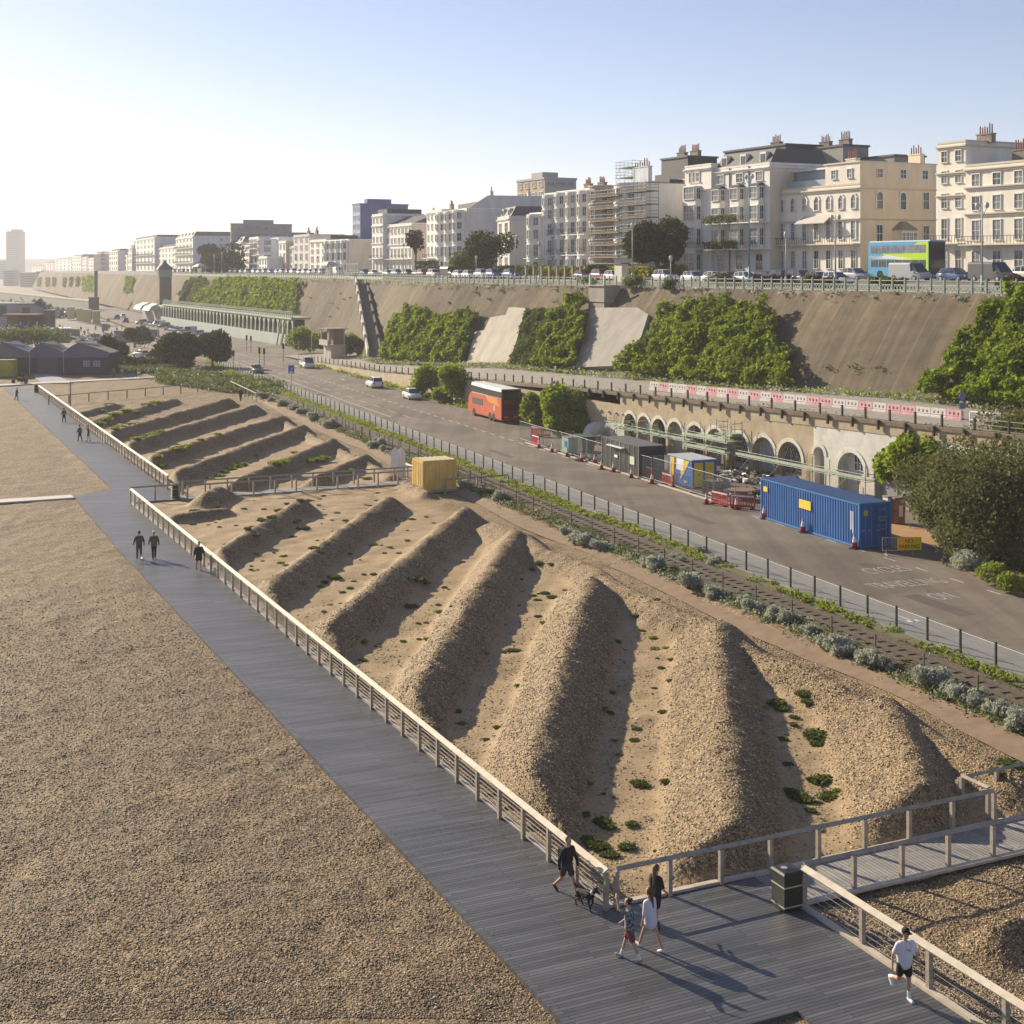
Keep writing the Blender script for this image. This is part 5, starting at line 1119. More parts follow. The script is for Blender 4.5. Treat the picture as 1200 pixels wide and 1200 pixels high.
# clifftop trees
def topt(label,px,off,h,r,N,mt,seed,name='round_tree',zc=None,tr=.3,size=.4): return blob(label,name,PT(px,off),r,h,N,size,mt,'tree' if tr else 'bush',tr,seed,12,zc=zc)
topt('dark round clipped tree on the cliff top before the cream building',770,12,8.3,4.7,9000,lk,111,'round_tree',4.9,.45)
topt('dark green tree before the blank gable, right half of a pair',574,14,7.4,5.0,5000,lk,112,'leaning_tree',4.4);topt('lighter green tree before the blank gable, left half of a pair',553,14,5.2,4.3,4000,ld,113,'leaning_tree',2.9)
topt('dark sloping tree before the wide white hotel',262,12,11,11,5000,lk,114,'leaning_tree',4,.3,.8)
topt('bare brown crowned palm before the ribbed cream terrace',487,9,10.5,2.2,1100,lbr,115,'palm_tree',8.0,.25,.45)
for i,(x0,x1,mt,h,l,off) in enumerate(((636,700,lyl,1.7,'yellow green clipped hedge below the white bows',9),(708,722,lyl,1.7,'short yellow green clipped hedge below the scaffolded bow',9),(738,765,lyl,1.7,'yellow green clipped hedge left of the round tree',9),(775,800,ld,1.8,'green hedge right of the round tree trunk',11),(540,562,lk,3.,'dark hedge below the ribbed bowed terrace',14),(490,512,lk,3.,'dark hedge beside the bare palm',14),(585,640,ld,1.6,'low green hedge below the tan gabled house',16),(690,708,lk,2.0,'dark hedge between two yellow ones',8))):
    P=[]
    for x in np.arange(x0,x1,.8): P.append(RN.uniform(-1,1,size=(46,3))*np.array([.8,.8,h*.5])+np.array(PT(x,off)+Vector((0,0,h*.55))))
    V,Fq=leaves(np.concatenate(P),.3);link('clipped_hedge',npmesh('clipped_hedge',V,Fq,mt),label=l,cat='hedge')
hb=[(837,1.4,lsv,3),(855,1.2,lbr,3),(912,1.3,lbr,3.),(905,1.3,lbr,3),(962,1.3,lbr,2.8),(950,1.3,ld,2.8),(972,1.2,lbr,2.8),(1030,1.2,ld,2.8),(1042,1.2,ld,2.8),(1048,1.2,ld,2.8),(1184,1.5,lbr,2.8),(1192,1.5,lbr,2.8),(1200,1.4,lbr,2.8),(848,1.6,ld,3),(890,1.2,lbr,3)]
for i,(px,h,mt,off) in enumerate(hb):
    blob('%s shrub on the clifftop verge, number %s from the left by the railing'%('reddish brown' if mt is lbr else 'green' if mt is ld else 'silvery',['one','two','three','four','five','six','seven','eight','nine','ten','eleven','twelve','thirteen','fourteen','fifteen'][sorted(h_[0] for h_ in hb).index(px)]),'verge_shrub',PT(px,off),1.25,h,900,.22,mt,'shrub',None,130+i,6)
for i,(px,mt) in enumerate(((686,lsv),(784,ld),(735,lsv),(742,ld))):
    Y,v=cl_uv(px,342);blob(['silvery shrub on the ledge left of the square pier','green shrub on the ledge well right of the square pier','silvery shrub on the ledge just right of the square pier','green shrub beside the silvery one right of the square pier'][i],'ledge_shrub',CL(Y,.97,.2),1.3,1.7,900,.2,mt,'shrub',None,150+i,6)
# ================================================================== BUILDINGS
WM={}
def winmesh(w,h,style,fr,gl):
    k=(round(w,2),round(h,2),style,fr.name,gl.name)
    if k in WM: return WM[k]
    m=MB();f=.09
    if style in('arch','archl'):
        n=10;R=w/2;zs=h-R;pts=[(-R,-.012,0),(R,-.012,0)]+[(R*math.cos(math.pi*i/n),-.012,zs+R*math.sin(math.pi*i/n)) for i in range(n+1)];m.add(pts,[tuple(range(len(pts)))],1)
        for i in range(n):
            a=[(R+d)*math.cos(math.pi*i/n) for d in(0,.22)]+[(R+d)*math.cos(math.pi*(i+1)/n) for d in(.22,0)];b=[zs+(R+d)*math.sin(math.pi*i/n) for d in(0,.22)]+[zs+(R+d)*math.sin(math.pi*(i+1)/n) for d in(.22,0)]
            m.add([(a[j],-.12,b[j]) for j in range(4)],[(0,1,2,3)],0)
        m.box(-R-.2,-R,-.12,0,0,zs,0);m.box(R,R+.2,-.12,0,0,zs,0)
    else:
        m.add([(-w/2,-.012,0),(w/2,-.012,0),(w/2,-.012,h),(-w/2,-.012,h)],[(0,1,2,3)],1)
        for a,b,c,d in((-w/2-f,-w/2,-.0,h),(w/2,w/2+f,0,h)): m.box(a,b,-.10,0,c,d,0)
        m.box(-w/2-f,w/2+f,-.13,0,h,h+f*1.4,0)
    m.box(-w/2-.15,w/2+.15,-.2,0,-.1,0,0)
    zc=h*.5
    m.box(-w/2,w/2,-.05,-.012,zc-.03,zc+.03,0)
    if style!='arch' or w>1: m.box(-.025,.025,-.045,-.012,0,h if style!='arch' else h-.1,0)
    if w>1.8: m.box(-w/4-.025,-w/4+.025,-.045,-.012,0,h,0);m.box(w/4-.025,w/4+.025,-.045,-.012,0,h,0)
    WM[k]=m.mesh('window',[fr,gl]);return WM[k]
frm=mk('white window frame',(.70,.70,.67),.6);frs=mk('buff stone trim',(.60,.54,.44),.7)  # even buff trim for cornices and balconies of the cream fronts
def stucco_(n,c,c2=None): return mk(n,c,.8,c2 or tuple(x*.80 for x in c),.5,.01,3,stretch=(1,1,.3),det=7)
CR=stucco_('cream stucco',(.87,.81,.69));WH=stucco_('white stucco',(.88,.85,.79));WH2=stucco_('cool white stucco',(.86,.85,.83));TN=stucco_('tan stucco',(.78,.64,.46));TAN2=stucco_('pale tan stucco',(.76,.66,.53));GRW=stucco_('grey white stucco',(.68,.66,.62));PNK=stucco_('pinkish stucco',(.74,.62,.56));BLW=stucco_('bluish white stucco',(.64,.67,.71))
chm=mk('weathered chimney render',(.30,.25,.20),.85,(.16,.13,.11),2)
def chimney(o,x,y,z,n=5,w=None,h=1.3,mat=chm,pots=True):
    w=w or .35*n+.3;m=MB();m.box(x-w/2,x+w/2,y-.35,y+.35,z,z+h);m.box(x-w/2-.08,x+w/2+.08,y-.43,y+.43,z+h,z+h+.15);c=m.build('chimney',mat,o)
    if pots:
        m=MB()
        for i in range(n): xx=x-w/2+.25+i*(w-.5)/max(1,n-1);m.tube((xx,y,z+h+.15),(xx,y,z+h+.15+random.uniform(.7,1.3)),.10,.08,7)
        m.build('chimney_pots',pot,c)
def bldg(label,x0,x1,yt,off,depth,floors,bays,wall,side=None,roof='flat',balc=None,bows=None,arch=(),corn=(1.,),sidewin=0,par=.0,base=None,wh=None,chim=(),name='terrace_house',cat='building',gr=None,sidedoor=False,winw=.42,sidecols=3,side_rows=None,scaf=False,dark=False,hts=None,zb_=None,dz=0):
    side=side or wall;B=PT(x1,off);A=PT(x0,off);A.z=B.z=min(A.z,B.z)-.3;z0=A.z if base is None else base
    W=(B-A).length;dr=(B-A);ang=math.atan2(dr.y,dr.x);ht=H+(HZ-yt)*B.y/F-z0;o=thing(name,label,cat,(A.x,A.y,z0),ang)
    m=MB();m.box(0,W,0,depth,-2,ht);f=m.build('wall',[wall],o)
    if side is not wall:
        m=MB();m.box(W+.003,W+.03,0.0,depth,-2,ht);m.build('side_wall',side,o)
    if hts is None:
        r=[1.15,1.25,1.0,.85,.75,.7,.7,.7][:floors];t=sum(r);hts=[x/t*(ht-.6) for x in r]
    zz=[0.3];
    for h in hts: zz.append(zz[-1]+h)
    bw=W/bays;cnt=0
    m=MB()
    for c in corn:
        z=ht*c-(.5 if c==1. else 0);m.box(-.1,W+.12,-.35,-.003,z,z+.16);m.box(-.05,W+.2,-.22,-.003,z-.2,z-.002);m.box(W+.035,W+.3,-.35,depth,z,z+.16)
    m.box(-.02,W+.05,-.06,depth,ht,ht+.25)
    m.build('cornice',frs if wall in(CR,TN) else wall,o)
    bc=[(b+.5)*bw for b in range(bays)] if not bows else []
    if bows:
        nb=bows
        for b in range(nb):
            c=(b+.5)*W/nb;R=W/nb*.36;hb=ht-.1-(.9 if roof=='bowlow' else 0);m=MB();n=10;ring=lambda z,k=1.:[(c-R*k*math.cos(math.pi*i/n),-R*k*.85*math.sin(math.pi*i/n),z) for i in range(n+1)]
            m.loft([ring(-2),ring(hb)]);
            for z in [zz[i] for i in range(1,floors)]+[hb-.25]: m.loft([ring(z-.12,1.05),ring(z+.1,1.05)])
            m.build('bow_front',wall,o)
            for fl in range(floors):
                h=hts[fl]*.62
                for th in(35,90,145):
                    x=c-R*math.cos(math.radians(th))*1.0;y=-R*.85*math.sin(math.radians(th))
                    if cnt<96:
                        link('window',winmesh(R*.42,h,'sash',frm,random.choice([glassm,glassl])),o,(x,y-.02,zz[fl]+hts[fl]*.16),math.atan2(-math.cos(math.radians(th))*1.0,math.sin(math.radians(th))*1.)*.9 if True else 0);cnt+=1
    for fl in range(floors):
        h=hts[fl]*(.62 if fl<2 else .55)
        for b in range(len(bc)):
            st='arch' if fl in arch else 'sash'
            link('window',winmesh(bw*winw,h,st,frm,random.choice([glassm,glassl,glassl]) if not dark else glassm),o,(bc[b],-.005,zz[fl]+hts[fl]*.17));cnt+=1
    if balc is not None:
        for fl in balc:
            z=zz[fl];m=MB();m.box(-.05,W+.1,-1.25,-.005,z-.05,z+.1);bl=m.build('balcony',frs if wall in(CR,) else WH,o);m=MB()
            for i in range(int(W/.5)+1): m.box(i*.5-.02,i*.5+.02,-1.2,-1.16,z+.1,z+1.0)
            m.bar((0,-1.18,z+1.02),(W,-1.18,z+1.02),.06);m.build('railing',iron,bl)
            if bows: pass
    for r_ in range(sidewin):
        fl=r_ if side_rows is None else side_rows[r_]
        for k in range(sidecols):
            if random.random()<.85 or sidecols<3: link('window',winmesh(1.0,hts[fl]*.5,'sash',frm,glassm),o,(W+.035,depth*(k+.6)/(sidecols+.2),zz[fl]+hts[fl]*.2),math.pi/2)
    if roof=='mansard':
        m=MB();a=.4;m.loft([[(a,a,ht+.2),(W-a,a,ht+.2),(W-a,depth-a,ht+.2),(a,depth-a,ht+.2)],[(a+.6,a+1.2,ht+2.3),(W-a-.2,a+1.2,ht+2.3),(W-a-.2,depth-a-1,ht+2.3),(a+.6,depth-a-1,ht+2.3)]]);rf=m.build('roof',slate,o)
        for b in range(bays):
            m=MB();x=(b+.5)*bw;m.box(x-.7,x+.7,.55,2.2,ht+.25,ht+1.9);d=m.build('dormer',wall,rf);q=MB();q.box(x-.5,x+.5,.5,.549,ht+.5,ht+1.6);q.build('pane',glassm,rf)
    elif roof=='gable':
        m=MB();m.loft([[(0,0,ht),(0,depth*.5,ht+2.6),(0,depth,ht)],[(W,0,ht),(W,depth*.5,ht+2.6),(W,depth,ht)]]);m.build('roof',slate,o)
    elif roof=='dark':
        m=MB();m.box(.5,W-.6,1.5,depth-.5,ht+.25,ht+1.5);m.build('roof',lead,o)
    else:
        m=MB();m.box(.3,W-.3,.3,depth-.3,ht+.02,ht+.12);m.build('roof',slate,o)
    for c in chim: chimney(o,W*c[0],depth*c[1],ht+c[2],*(c[3:] or ()))
    return o,W,ht,zz,hts
# --- right hand cream building (three bays stepping forward)
o,W,ht,zz,hts=bldg('large cream corner building at the right edge with black balcony',1132,1262,184,25.,16,4,5,CR,balc=[1],corn=(1.,.80,.56),chim=((.25,.3,.2,6,None,1.6),(.55,.4,.2,5,None,1.8)),winw=.36,hts=None)
o,W,ht,zz,hts=bldg('narrow cream building with five window rows left of the large corner one',1099,1131.6,166,25.6,15,5,2,CR,balc=[1],corn=(1.,.77,.60),roof='flat',winw=.4,chim=((.9,.25,-.0,6,None,1.0),))
# --- arched building with tan side
o,W,ht,zz,hts=bldg('cream arched building with a long balcony and tan side wall',910,1008,216,25,13,3,7,CR,TN,balc=[1],arch=(1,2),corn=(1.,.62),winw=.34,hts=None)
m=MB();m.box(W-7.0,W+.02,-.02,13,ht,ht+2.9);m.build('upper_storey',CR,o);m=MB();m.box(W+.03,W+.06,0,13,ht,ht+2.9);m.build('side_wall',TN,o);m=MB();m.box(W-7.2,W+.2,-.2,13.1,ht+2.9,ht+3.1);m.build('cornice',frs,o)
for x in(W-5.2,W-2.0): link('window',winmesh(.9,1.1,'sash',frm,glassl),o,(x,-.03,ht+1.0))
for y in(3.2,7.2,11.): link('window',winmesh(.9,1.1,'sash',frm,glassm),o,(W+.065,y,ht+1.0),math.pi/2)
for y,st,z in((3.2,'arch',zz[2]+.5),(7.2,'arch',zz[2]+.5),(11.2,'sash',zz[2]+.6),(3.2,'sash',zz[1]+.3),(11.2,'sash',zz[1]+.3),(3.0,'sash',.8),(7,'sash',.8)): link('window',winmesh(.95,2.2,st,frm,glassm),o,(W+.035,y,z),math.pi/2)
m=MB();m.loft([[(W+.03,5.4,z),(W+1.1,6.1,z),(W+1.1,8.6,z),(W+.03,9.3,z)] for z in(zz[1]-.3,zz[1]+1.9)]);ori=m.build('oriel',TN,o);m=MB();m.loft([[(W+.03,5.2,zz[1]+1.9),(W+1.3,5.9,zz[1]+1.9),(W+1.3,8.8,zz[1]+1.9),(W+.03,9.5,zz[1]+1.9)],[(W+.03,6.6,zz[1]+3),(W+.3,6.9,zz[1]+3),(W+.3,7.6,zz[1]+3),(W+.03,7.9,zz[1]+3)]]);m.build('oriel_roof',mk('oriel lead',(.25,.2,.15),.7),ori)
for k in range(4): link('window',winmesh(.5,1.0,'sash',frm,glassl),o,(W+1.105,6.35+k*.65,zz[1]+.5),math.pi/2)
m=MB();m.box(1.6,W-7.4,2.2,10,ht+.1,ht+2.6);pn=m.build('penthouse',mk('penthouse glass',(.30,.36,.40),.2),o);m=MB();m.box(1.3,W-7.2,1.6,10.3,ht+2.6,ht+2.85);m.build('penthouse_roof',white,o)
m=MB();m.box(.4,W-7.4,1.0,1.05,ht+.2,ht+1.2);m.build('glass_screen',mk('glass balustrade',(.38,.45,.48),.15),o)
m=MB();m.loft([[(6.2,-.05,zz[2]-.2),(12.,-.05,zz[2]-.2),(12.,-.05,zz[2]-.3),(6.2,-.05,zz[2]-.3)],[(5.9,-1.5,zz[2]-1.2),(12.3,-1.5,zz[2]-1.2),(12.3,-1.5,zz[2]-1.3),(5.9,-1.5,zz[2]-1.3)]]);m.build('canopy',mk('striped canopy',(.45,.42,.38),.7,(.6,.57,.5),1,stretch=(9,.1,.1)),o)
chimney(o,W-6.2,4,ht+2.9,5,None,.9,GRW);chimney(o,W-1.6,11,ht+3.0,5,2.3,1.3,TN)
# --- roofs behind
def massing(label,px0,px1,yt,yb,off,depth,mat,name='rooftop_block',roofm=None,chim=0,cat='building'):
    A=PT(px0,off);B=PT(px1,off);zt_=H+(HZ-yt)*B.y/F;zb=14.;W=(B-A).length;dr=B-A;o=thing(name,label,cat,(A.x,A.y,zb),math.atan2(dr.y,dr.x));m=MB();m.box(0,W,0,depth,0,zt_-zb);m.build('wall',mat,o);m=MB();m.box(-.2,W+.2,-.2,depth+.2,zt_-zb,zt_-zb+.3);m.build('roof',roofm or slate,o)
    for i in range(chim): chimney(o,W*(i+.5)/chim,depth*.5,zt_-zb+.3,6,None,.9)
    return o
massing('dark clad rooftop block rising behind the white bay fronted building',849,921,170,200,40,9,lead,chim=1);massing('grey chimney block behind the arched building, right of the dark clad block',942,988,171,200,45,5,mk('grey render',(.33,.31,.29),.85,(.26,.25,.23),1),chim=2)
massing('low slate roof block between dark clad block and grey chimney block',905,960,175,200,47,5,GRW);massing('pale grey roof block behind the arched building tan corner',992,1048,183,210,48,6,mk('grey render',(.33,.31,.29),.85),chim=0)
massing('rooftop block behind the cream building left of the bay fronted one',775,806,184,210,36,6,lead,chim=2)
# --- white bay building
o,W,ht,zz,hts=bldg('white building with box bays and black balconies left of the arched one',834,902,192,23,11,5,3,WH,TAN2,roof='mansard',balc=None,corn=(1.,),winw=.33)
for b in range(3):
    x=(b+.5)*W/3;m=MB();m.box(x-1.1,x+1.1,-1.0,-.005,zz[1],zz[4]-.4);bb=m.build('bay',WH,o);m=MB();m.loft([[(x-1.25,-1.15,zz[4]-.4),(x+1.25,-1.15,zz[4]-.4),(x+1.25,-.01,zz[4]-.4),(x-1.25,-.01,zz[4]-.4)],[(x-.9,-.6,zz[4]),(x+.9,-.6,zz[4]),(x+.9,-.01,zz[4]),(x-.9,-.01,zz[4])]]);m.build('bay_roof',lead,bb)
    for fl in(1,2,3): link('window',winmesh(1.7,hts[fl]*.6,'sash',frm,glassl),o,(x,-1.005,zz[fl]+hts[fl]*.17));link('window',winmesh(.6,hts[fl]*.6,'sash',frm,glassm),o,(x+1.105,-.5,zz[fl]+hts[fl]*.17),math.pi/2)
for fl in(1,2):
    z=zz[fl];m=MB();m.box(.6,W,-1.9,-.01,z-.08,z+.06);bl=m.build('balcony',WH,o);m=MB()
    for i in range(int(W/.4)): m.box(.6+i*.4,.63+i*.4,-1.87,-1.84,z,z+1.0)
    m.bar((.6,-1.85,z+1),(W,-1.85,z+1),.06);m.build('railing',iron,bl)
    P=RN.uniform(-1,1,size=(500,3))*np.array([W*.3,.3,.55])+np.array([W*.32,-1.8,z+.7]);V,Fq=leaves(P,.22);link('balcony_plants',npmesh('balcony_plants',V,Fq,ld),o)
for x in(W*.33,W*.66): m=MB();m.tube((x,-.08,0),(x,-.08,ht),.09,n=6);m.build('drainpipe',dkgrey,o)
o,W,ht,zz,hts=bldg('tall white end house with big glazed bays next to the box bay building',802.5,833.5,193,22.5,12,5,1,WH,balc=[1],corn=(1.,.78),winw=.15)
m=MB();x=W*.38;m.box(x-1.7,x+1.7,-1.0,-.005,0,zz[4]-.3);m.build('bay',WH,o)
for fl in range(4): link('window',winmesh(2.7,hts[fl]*.66,'sash',frm,glassl),o,(x,-1.005,zz[fl]+hts[fl]*.16));link('window',winmesh(.6,hts[fl]*.6,'sash',frm,glassm),o,(x+1.705,-.5,zz[fl]+hts[fl]*.17),math.pi/2)
for dx in(-1.1,0,1.1): link('window',winmesh(.6,1.5,'sash',frm,glassm),o,(x+dx,-.01,zz[4]+.3))
# --- cream set back building
bldg('plain cream building set back behind the round tree',757,803,211,31,12,4,4,CR,balc=None,corn=(1.,.72),winw=.28,roof='dark',chim=((.7,.4,.3,4),))
o,W,ht,zz,hts=bldg('white flat fronted house directly right of the scaffolded round tower',752,778,220,27,9,4,3,WH2,corn=(1.,),winw=.3,roof='dark')
# --- scaffolded towers
def tower(label,px0,px1,yt,off,floors,mat,extra=0,chim=False,roofcap=True):
    A=PT(px0,off);B=PT(px1,off);z0=A.z-.3;W=(B-A).length;dr=B-A;ht=H+(HZ-yt)*B.y/F-z0;o=thing('bow_fronted_house',label,'building',(A.x,A.y,z0),math.atan2(dr.y,dr.x));R=W/2;m=MB();m.box(0,W,0,9,-2,ht);m.build('wall',mat,o);n=16;m=MB()
    ring=lambda z,k=1.:[(R-R*k*math.cos(math.pi*i/n),-R*k*math.sin(math.pi*i/n),z) for i in range(n+1)]
    m.loft([ring(-2),ring(ht)])
    for f in range(1,floors+1): z=ht*f/floors;m.loft([ring(z-.25,1.05),ring(z+.02,1.05)])
    m.build('bow_front',mat,o)
    for f in range(floors):
        for th in(25,62,100,140): t=math.radians(th);link('window',winmesh(.95,ht/floors*.55,'sash',frm,random.choice([glassm,glassl])),o,(R-R*math.cos(t)*1.005,-R*math.sin(t)*1.005-.01,ht*f/floors+.5),math.atan2(-math.cos(t),math.sin(t)))
    m=MB();m.box(.2,W-.2,.3,8.7,ht+.01,ht+.15);m.build('roof',slate,o)
    if chim: chimney(o,W*.5,1.5,ht,7,4.6,2.6,BLW)
    return o,W,ht
tower('tall round fronted white house wrapped in scaffold, with a wide chimney',731,756,214,19,5,WH,chim=True)
tower('round fronted house wrapped in brown scaffold left of the taller one',701,723,217,20,5,mk('dusty stucco',(.48,.43,.37),.85,(.40,.36,.31),.8))
bm2=mk('brown scaffold board',(.15,.095,.065),.8,(.2,.14,.1),2)
def tscaf(label,px0,px1,off,yt,n,D=2.2):
    A=PT(px0,off);B=PT(px1,off);dr=B-A;W=dr.length;ht=H+(HZ-yt)*B.y/F-A.z;lv=[ht*(i+1)/n-.9 for i in range(n)]
    return scaffold(label,A,math.atan2(dr.y,dr.x),W,D,lv,2.1,True,.04,None,2,bm2,True,ht+.6)
tscaf('brown scaffold on the round fronted house left of the tall chimney',692,724,15.2,222,7);tscaf('grey scaffold in front of the tall round house with the chimney',728,757,14.2,216,7)
tscaf('scaffold bridging the gap between the two round fronted houses',717,730,17,230,6)
sm=scaffold('scaffold cage around the wide chimney of the round house',PT(722,20,H+(HZ-216)*Yat(722,20)/F),WANG,5,3,[1.0,2.6],1.2,False)
# --- white bows
o,W,ht,zz,hts=bldg('row of three white bow fronted houses left of the brown scaffold',652,692,222,20,11,5,3,WH,bows=3,balc=[1,2],corn=(1.,),chim=((.3,.4,.1,5),(.7,.4,.1,5)))
bldg('single white bow fronted house at the left of the bow fronted row',638,651.5,227,19.5,10,5,1,WH2,bows=1,balc=[1,2],corn=(1.,))
bldg('lower white bow fronted house beside the tan gabled house',620.5,637,250,18,10,4,1,WH,bows=1,balc=[1],corn=(1.,),chim=((.7,.3,.1,4,None,1.),))
bldg('grey fronted house with broad tan side wall and slate mansard',583,597,254,26,11,3,2,GRW,TAN2,roof='mansard',sidewin=3,sidecols=1,corn=(1.,))
o,W,ht,zz,hts=bldg('terrace of pale bow fronted houses ending in a large blank gable',518,547,245,22,19,5,3,WH,GRW,bows=3,corn=(1.,),balc=[1])
m=MB();m.loft([[(W-.4,0.3,ht+.2),(W-.4,5,ht+3.2),(W-.4,19,ht+3.2),(W-.4,19,ht)],[(W+.02,0.3,ht+.2),(W+.02,5,ht+3.2),(W+.02,19,ht+3.2),(W+.02,19,ht)]]);m.build('gable',GRW,o);chimney(o,W-.6,6,ht+3.2,5,.8,.8,GRW);chimney(o,W-.6,15,ht+3.2,5,.8,.8,GRW);m=MB();m.box(0,W-.5,4,15,ht,ht+2.);m.build('roof',slate,o)
bldg('flat fronted white house joined to the left of the bow fronted terrace',500,517.5,246,22.5,14,5,4,WH,balc=[1],corn=(1.,),chim=((.6,.3,.2,4),),winw=.35)
o,W,ht,zz,hts=bldg('long ribbed cream terrace with ironwork balcony right of the blue tower',449,482.5,262,23,13,4,8,WH,TAN2,balc=[1],corn=(1.,.58),roof='gable',winw=.45,chim=((.95,.5,1.8,4,1.4,1.2,TAN2),))
bldg('taller cream end house of the ribbed terrace next to the blue tower',436,448.5,251,22,12,5,3,WH,balc=[1],corn=(1.,.8,.5),winw=.4,roof='dark')
# --- further left
bldg('white bow fronted houses with a blank tan side left of the blue tower',383,409,281,22,14,3,4,WH,TAN2,bows=4,balc=[1],corn=(1.,));bldg('pale house with three window columns beside the bow fronted group',363,382.5,281,22,12,4,3,WH,corn=(1.,),roof='dark')
bldg('grey white stepped house with chimney blocks',344,362.5,275,24,12,4,3,GRW,corn=(1.,),chim=((.3,.3,.1,4),(.8,.3,.1,4)));bldg('narrow house with an orange tan side wall',327,335,283,23,12,3,2,WH,TN,sidewin=1,sidecols=1)
bldg('white bow fronted house left of the orange tan sided one',314,326.5,279,24,12,4,1,WH2,bows=1,corn=(1.,));bldg('tall house with stacked glazed balconies',292,303,278,20,11,5,2,WH,GRW,balc=[1,2,3,4],corn=(1.,),winw=.6);bldg('low white extension beside the stacked balconies',303.5,313,301,18,9,2,3,WH2,corn=(1.,))
bldg('blue grey house with slate roof right of the wide white hotel',271.5,283,284,24,14,4,2,BLW,BLW,roof='mansard',sidewin=3,sidecols=1,corn=(1.,))
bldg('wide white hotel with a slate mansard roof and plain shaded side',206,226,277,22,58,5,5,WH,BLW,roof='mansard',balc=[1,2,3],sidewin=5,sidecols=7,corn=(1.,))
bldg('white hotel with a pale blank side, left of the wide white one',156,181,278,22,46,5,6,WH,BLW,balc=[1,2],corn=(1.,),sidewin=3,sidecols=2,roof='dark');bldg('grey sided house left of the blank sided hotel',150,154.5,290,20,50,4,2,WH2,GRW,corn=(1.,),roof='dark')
for a,b,y,l,mt in ((128,138,294,'far pale house in the receding row, first right of the gap',WH),(118,127,297,'far cream bow fronted house, second in the receding row',PNK),(111,117.5,297,'far cream house, third in the receding row',PNK),(103,110,303,'far low white house, fourth in the receding row',WH),(96,102,302,'far pale house, fifth in the receding row',WH2),(84,95,300,'far pale block, sixth in the receding row',WH),(65,83,303,'far wide pale block with roof plant, seventh in the receding row',WH2),(52,64,308,'far low pale block, eighth in the receding row',GRW),(38,51,312,'far low block at the end of the receding row',GRW)):
    bldg(l,a,b,y,20,16,4,4,mt,corn=(1.,),roof='dark',bows=3 if 'bow' in l else None)
for a,b,y,l,mt,fl,bb,off in ((182,205,289,'white houses filling the gap left of the wide white hotel',WH,4,6,24),(283.5,291.5,288,'narrow white house right of the blue grey one',WH2,4,2,23),(303.5,313,285,'white house behind the low white extension',WH,4,3,30),(335.5,343.5,289,'plain white house right of the orange tan sided one',WH,3,2,24),(411,434,286,'low cream houses tucked below the dark blue glass tower',CR,3,5,30),(226,243,292,'pale houses behind the sloping tree, right of the wide hotel front',WH2,4,4,60),(139,149,299,'small pale houses between the grey sided house and the receding row',WH,3,3,24)):
    bldg(l,a,b,y,off,14,fl,bb,mt,corn=(1.,),roof='dark',chim=((.3,.4,.2,4),(.8,.4,.2,4)),winw=.36)
# tower blocks behind
def block(label,pl,pm_,pr,yt,Y,floors,cols,scols,mat,matS,gl,zb=10,name='tower_block',strips=None,inset=.6):
    """front from pl to pm, shaded side from pm to pr"""
    kl,km,kr=xk(pl),xk(pm_),xk(pr);M0=Vector((km*Y,Y,zb));fd=Vector((-.447,.894,0));sd2=Vector((.894,.447,0))
    def tlen(k,d): return (k*M0.y-M0.x)/(d.x-k*d.y)
    W=tlen(kl,fd) if pl<pm_ else 6;D=tlen(kr,sd2);A=M0+fd*W;ht=H+(HZ-yt)*Y/F-zb;o=thing(name,label,'building',A,math.atan2(-.894,.447))
    m=MB();m.box(0,W,0,D,0,ht);m.build('wall',mat,o);m=MB();m.box(W+.01,W+.1,0,D,0,ht);m.build('side_wall',matS,o);m=MB();m.box(W*.3,W*.7,D*.2,D*.7,ht,ht+2.);m.box(-.2,W+.2,-.2,D+.2,ht,ht+.5);m.build('roof',matS,o)
    fh=ht/floors;z0=max(0,floors-14)
    for f in range(z0,floors):
        for c in range(cols): link('window',winmesh(W/cols*.5,fh*.5,'sash',frm,gl),o,((c+.5)*W/cols,-.01,f*fh+fh*.3))
    m=MB()
    for f in range(z0,floors): m.box(W+.11,W+.16,.8,D-.8,f*fh+fh*.35,f*fh+fh*.75)
    if scols: m.build('window_band',gl,o)
    return o
tb=mk('tan brick cladding',(.50,.38,.26),.85,(.44,.33,.22),.5);block('tan tower block with white stair strips behind the white bows',606,638,675,210,330,13,4,5,tb,mk('grey tower side',(.42,.40,.37),.85),glassl,8)
bg_=mk('blue glass cladding',(.06,.08,.24),.3,(.09,.12,.30),.3);block('dark blue glass tower behind the ribbed cream terrace',413,422,478,240,430,12,2,0,mk('pale blue glass',(.30,.38,.52),.25),bg_,bg_,6)
block('long grey office block behind the distant terraces',270,271,342,263,560,9,1,1,mk('grey office wall',(.33,.32,.30),.8),mk('grey office wall',(.33,.32,.30),.8),glassl,10,'office_block')
def far_tower(label,px0,px1,yt,Y,zb,floors,dep=18):
    o=thing('tower_block',label,'building',(xk(px0)*Y,Y,zb),0);W=(px1-px0)/F*Y;ht=H+(HZ-yt)*Y/F-zb;m=MB();m.box(0,W,0,dep,0,ht);m.build('wall',mk('far tower concrete',(.36,.35,.34),.8),o);m=MB()
    for f in range(floors): z=ht*(f+.35)/floors;m.box(.6,W-.6,-.4,-.01,z,z+ht/floors*.4)
    m.build('window_band',mk('far tower glass',(.15,.16,.18),.4),o);m=MB();m.box(W*.35,W*.9,2,dep-2,ht,ht*1.045);m.build('roof',mk('far tower concrete',(.36,.35,.34)),o)
far_tower('very tall distant tower at the left horizon',7,22.5,271,2400,2,24,30);far_tower('distant low block right of the tall tower foot',23,42,320,1500,0,6);far_tower('distant low block left of the tall tower foot',-12,6,306,2300,2,8,30)
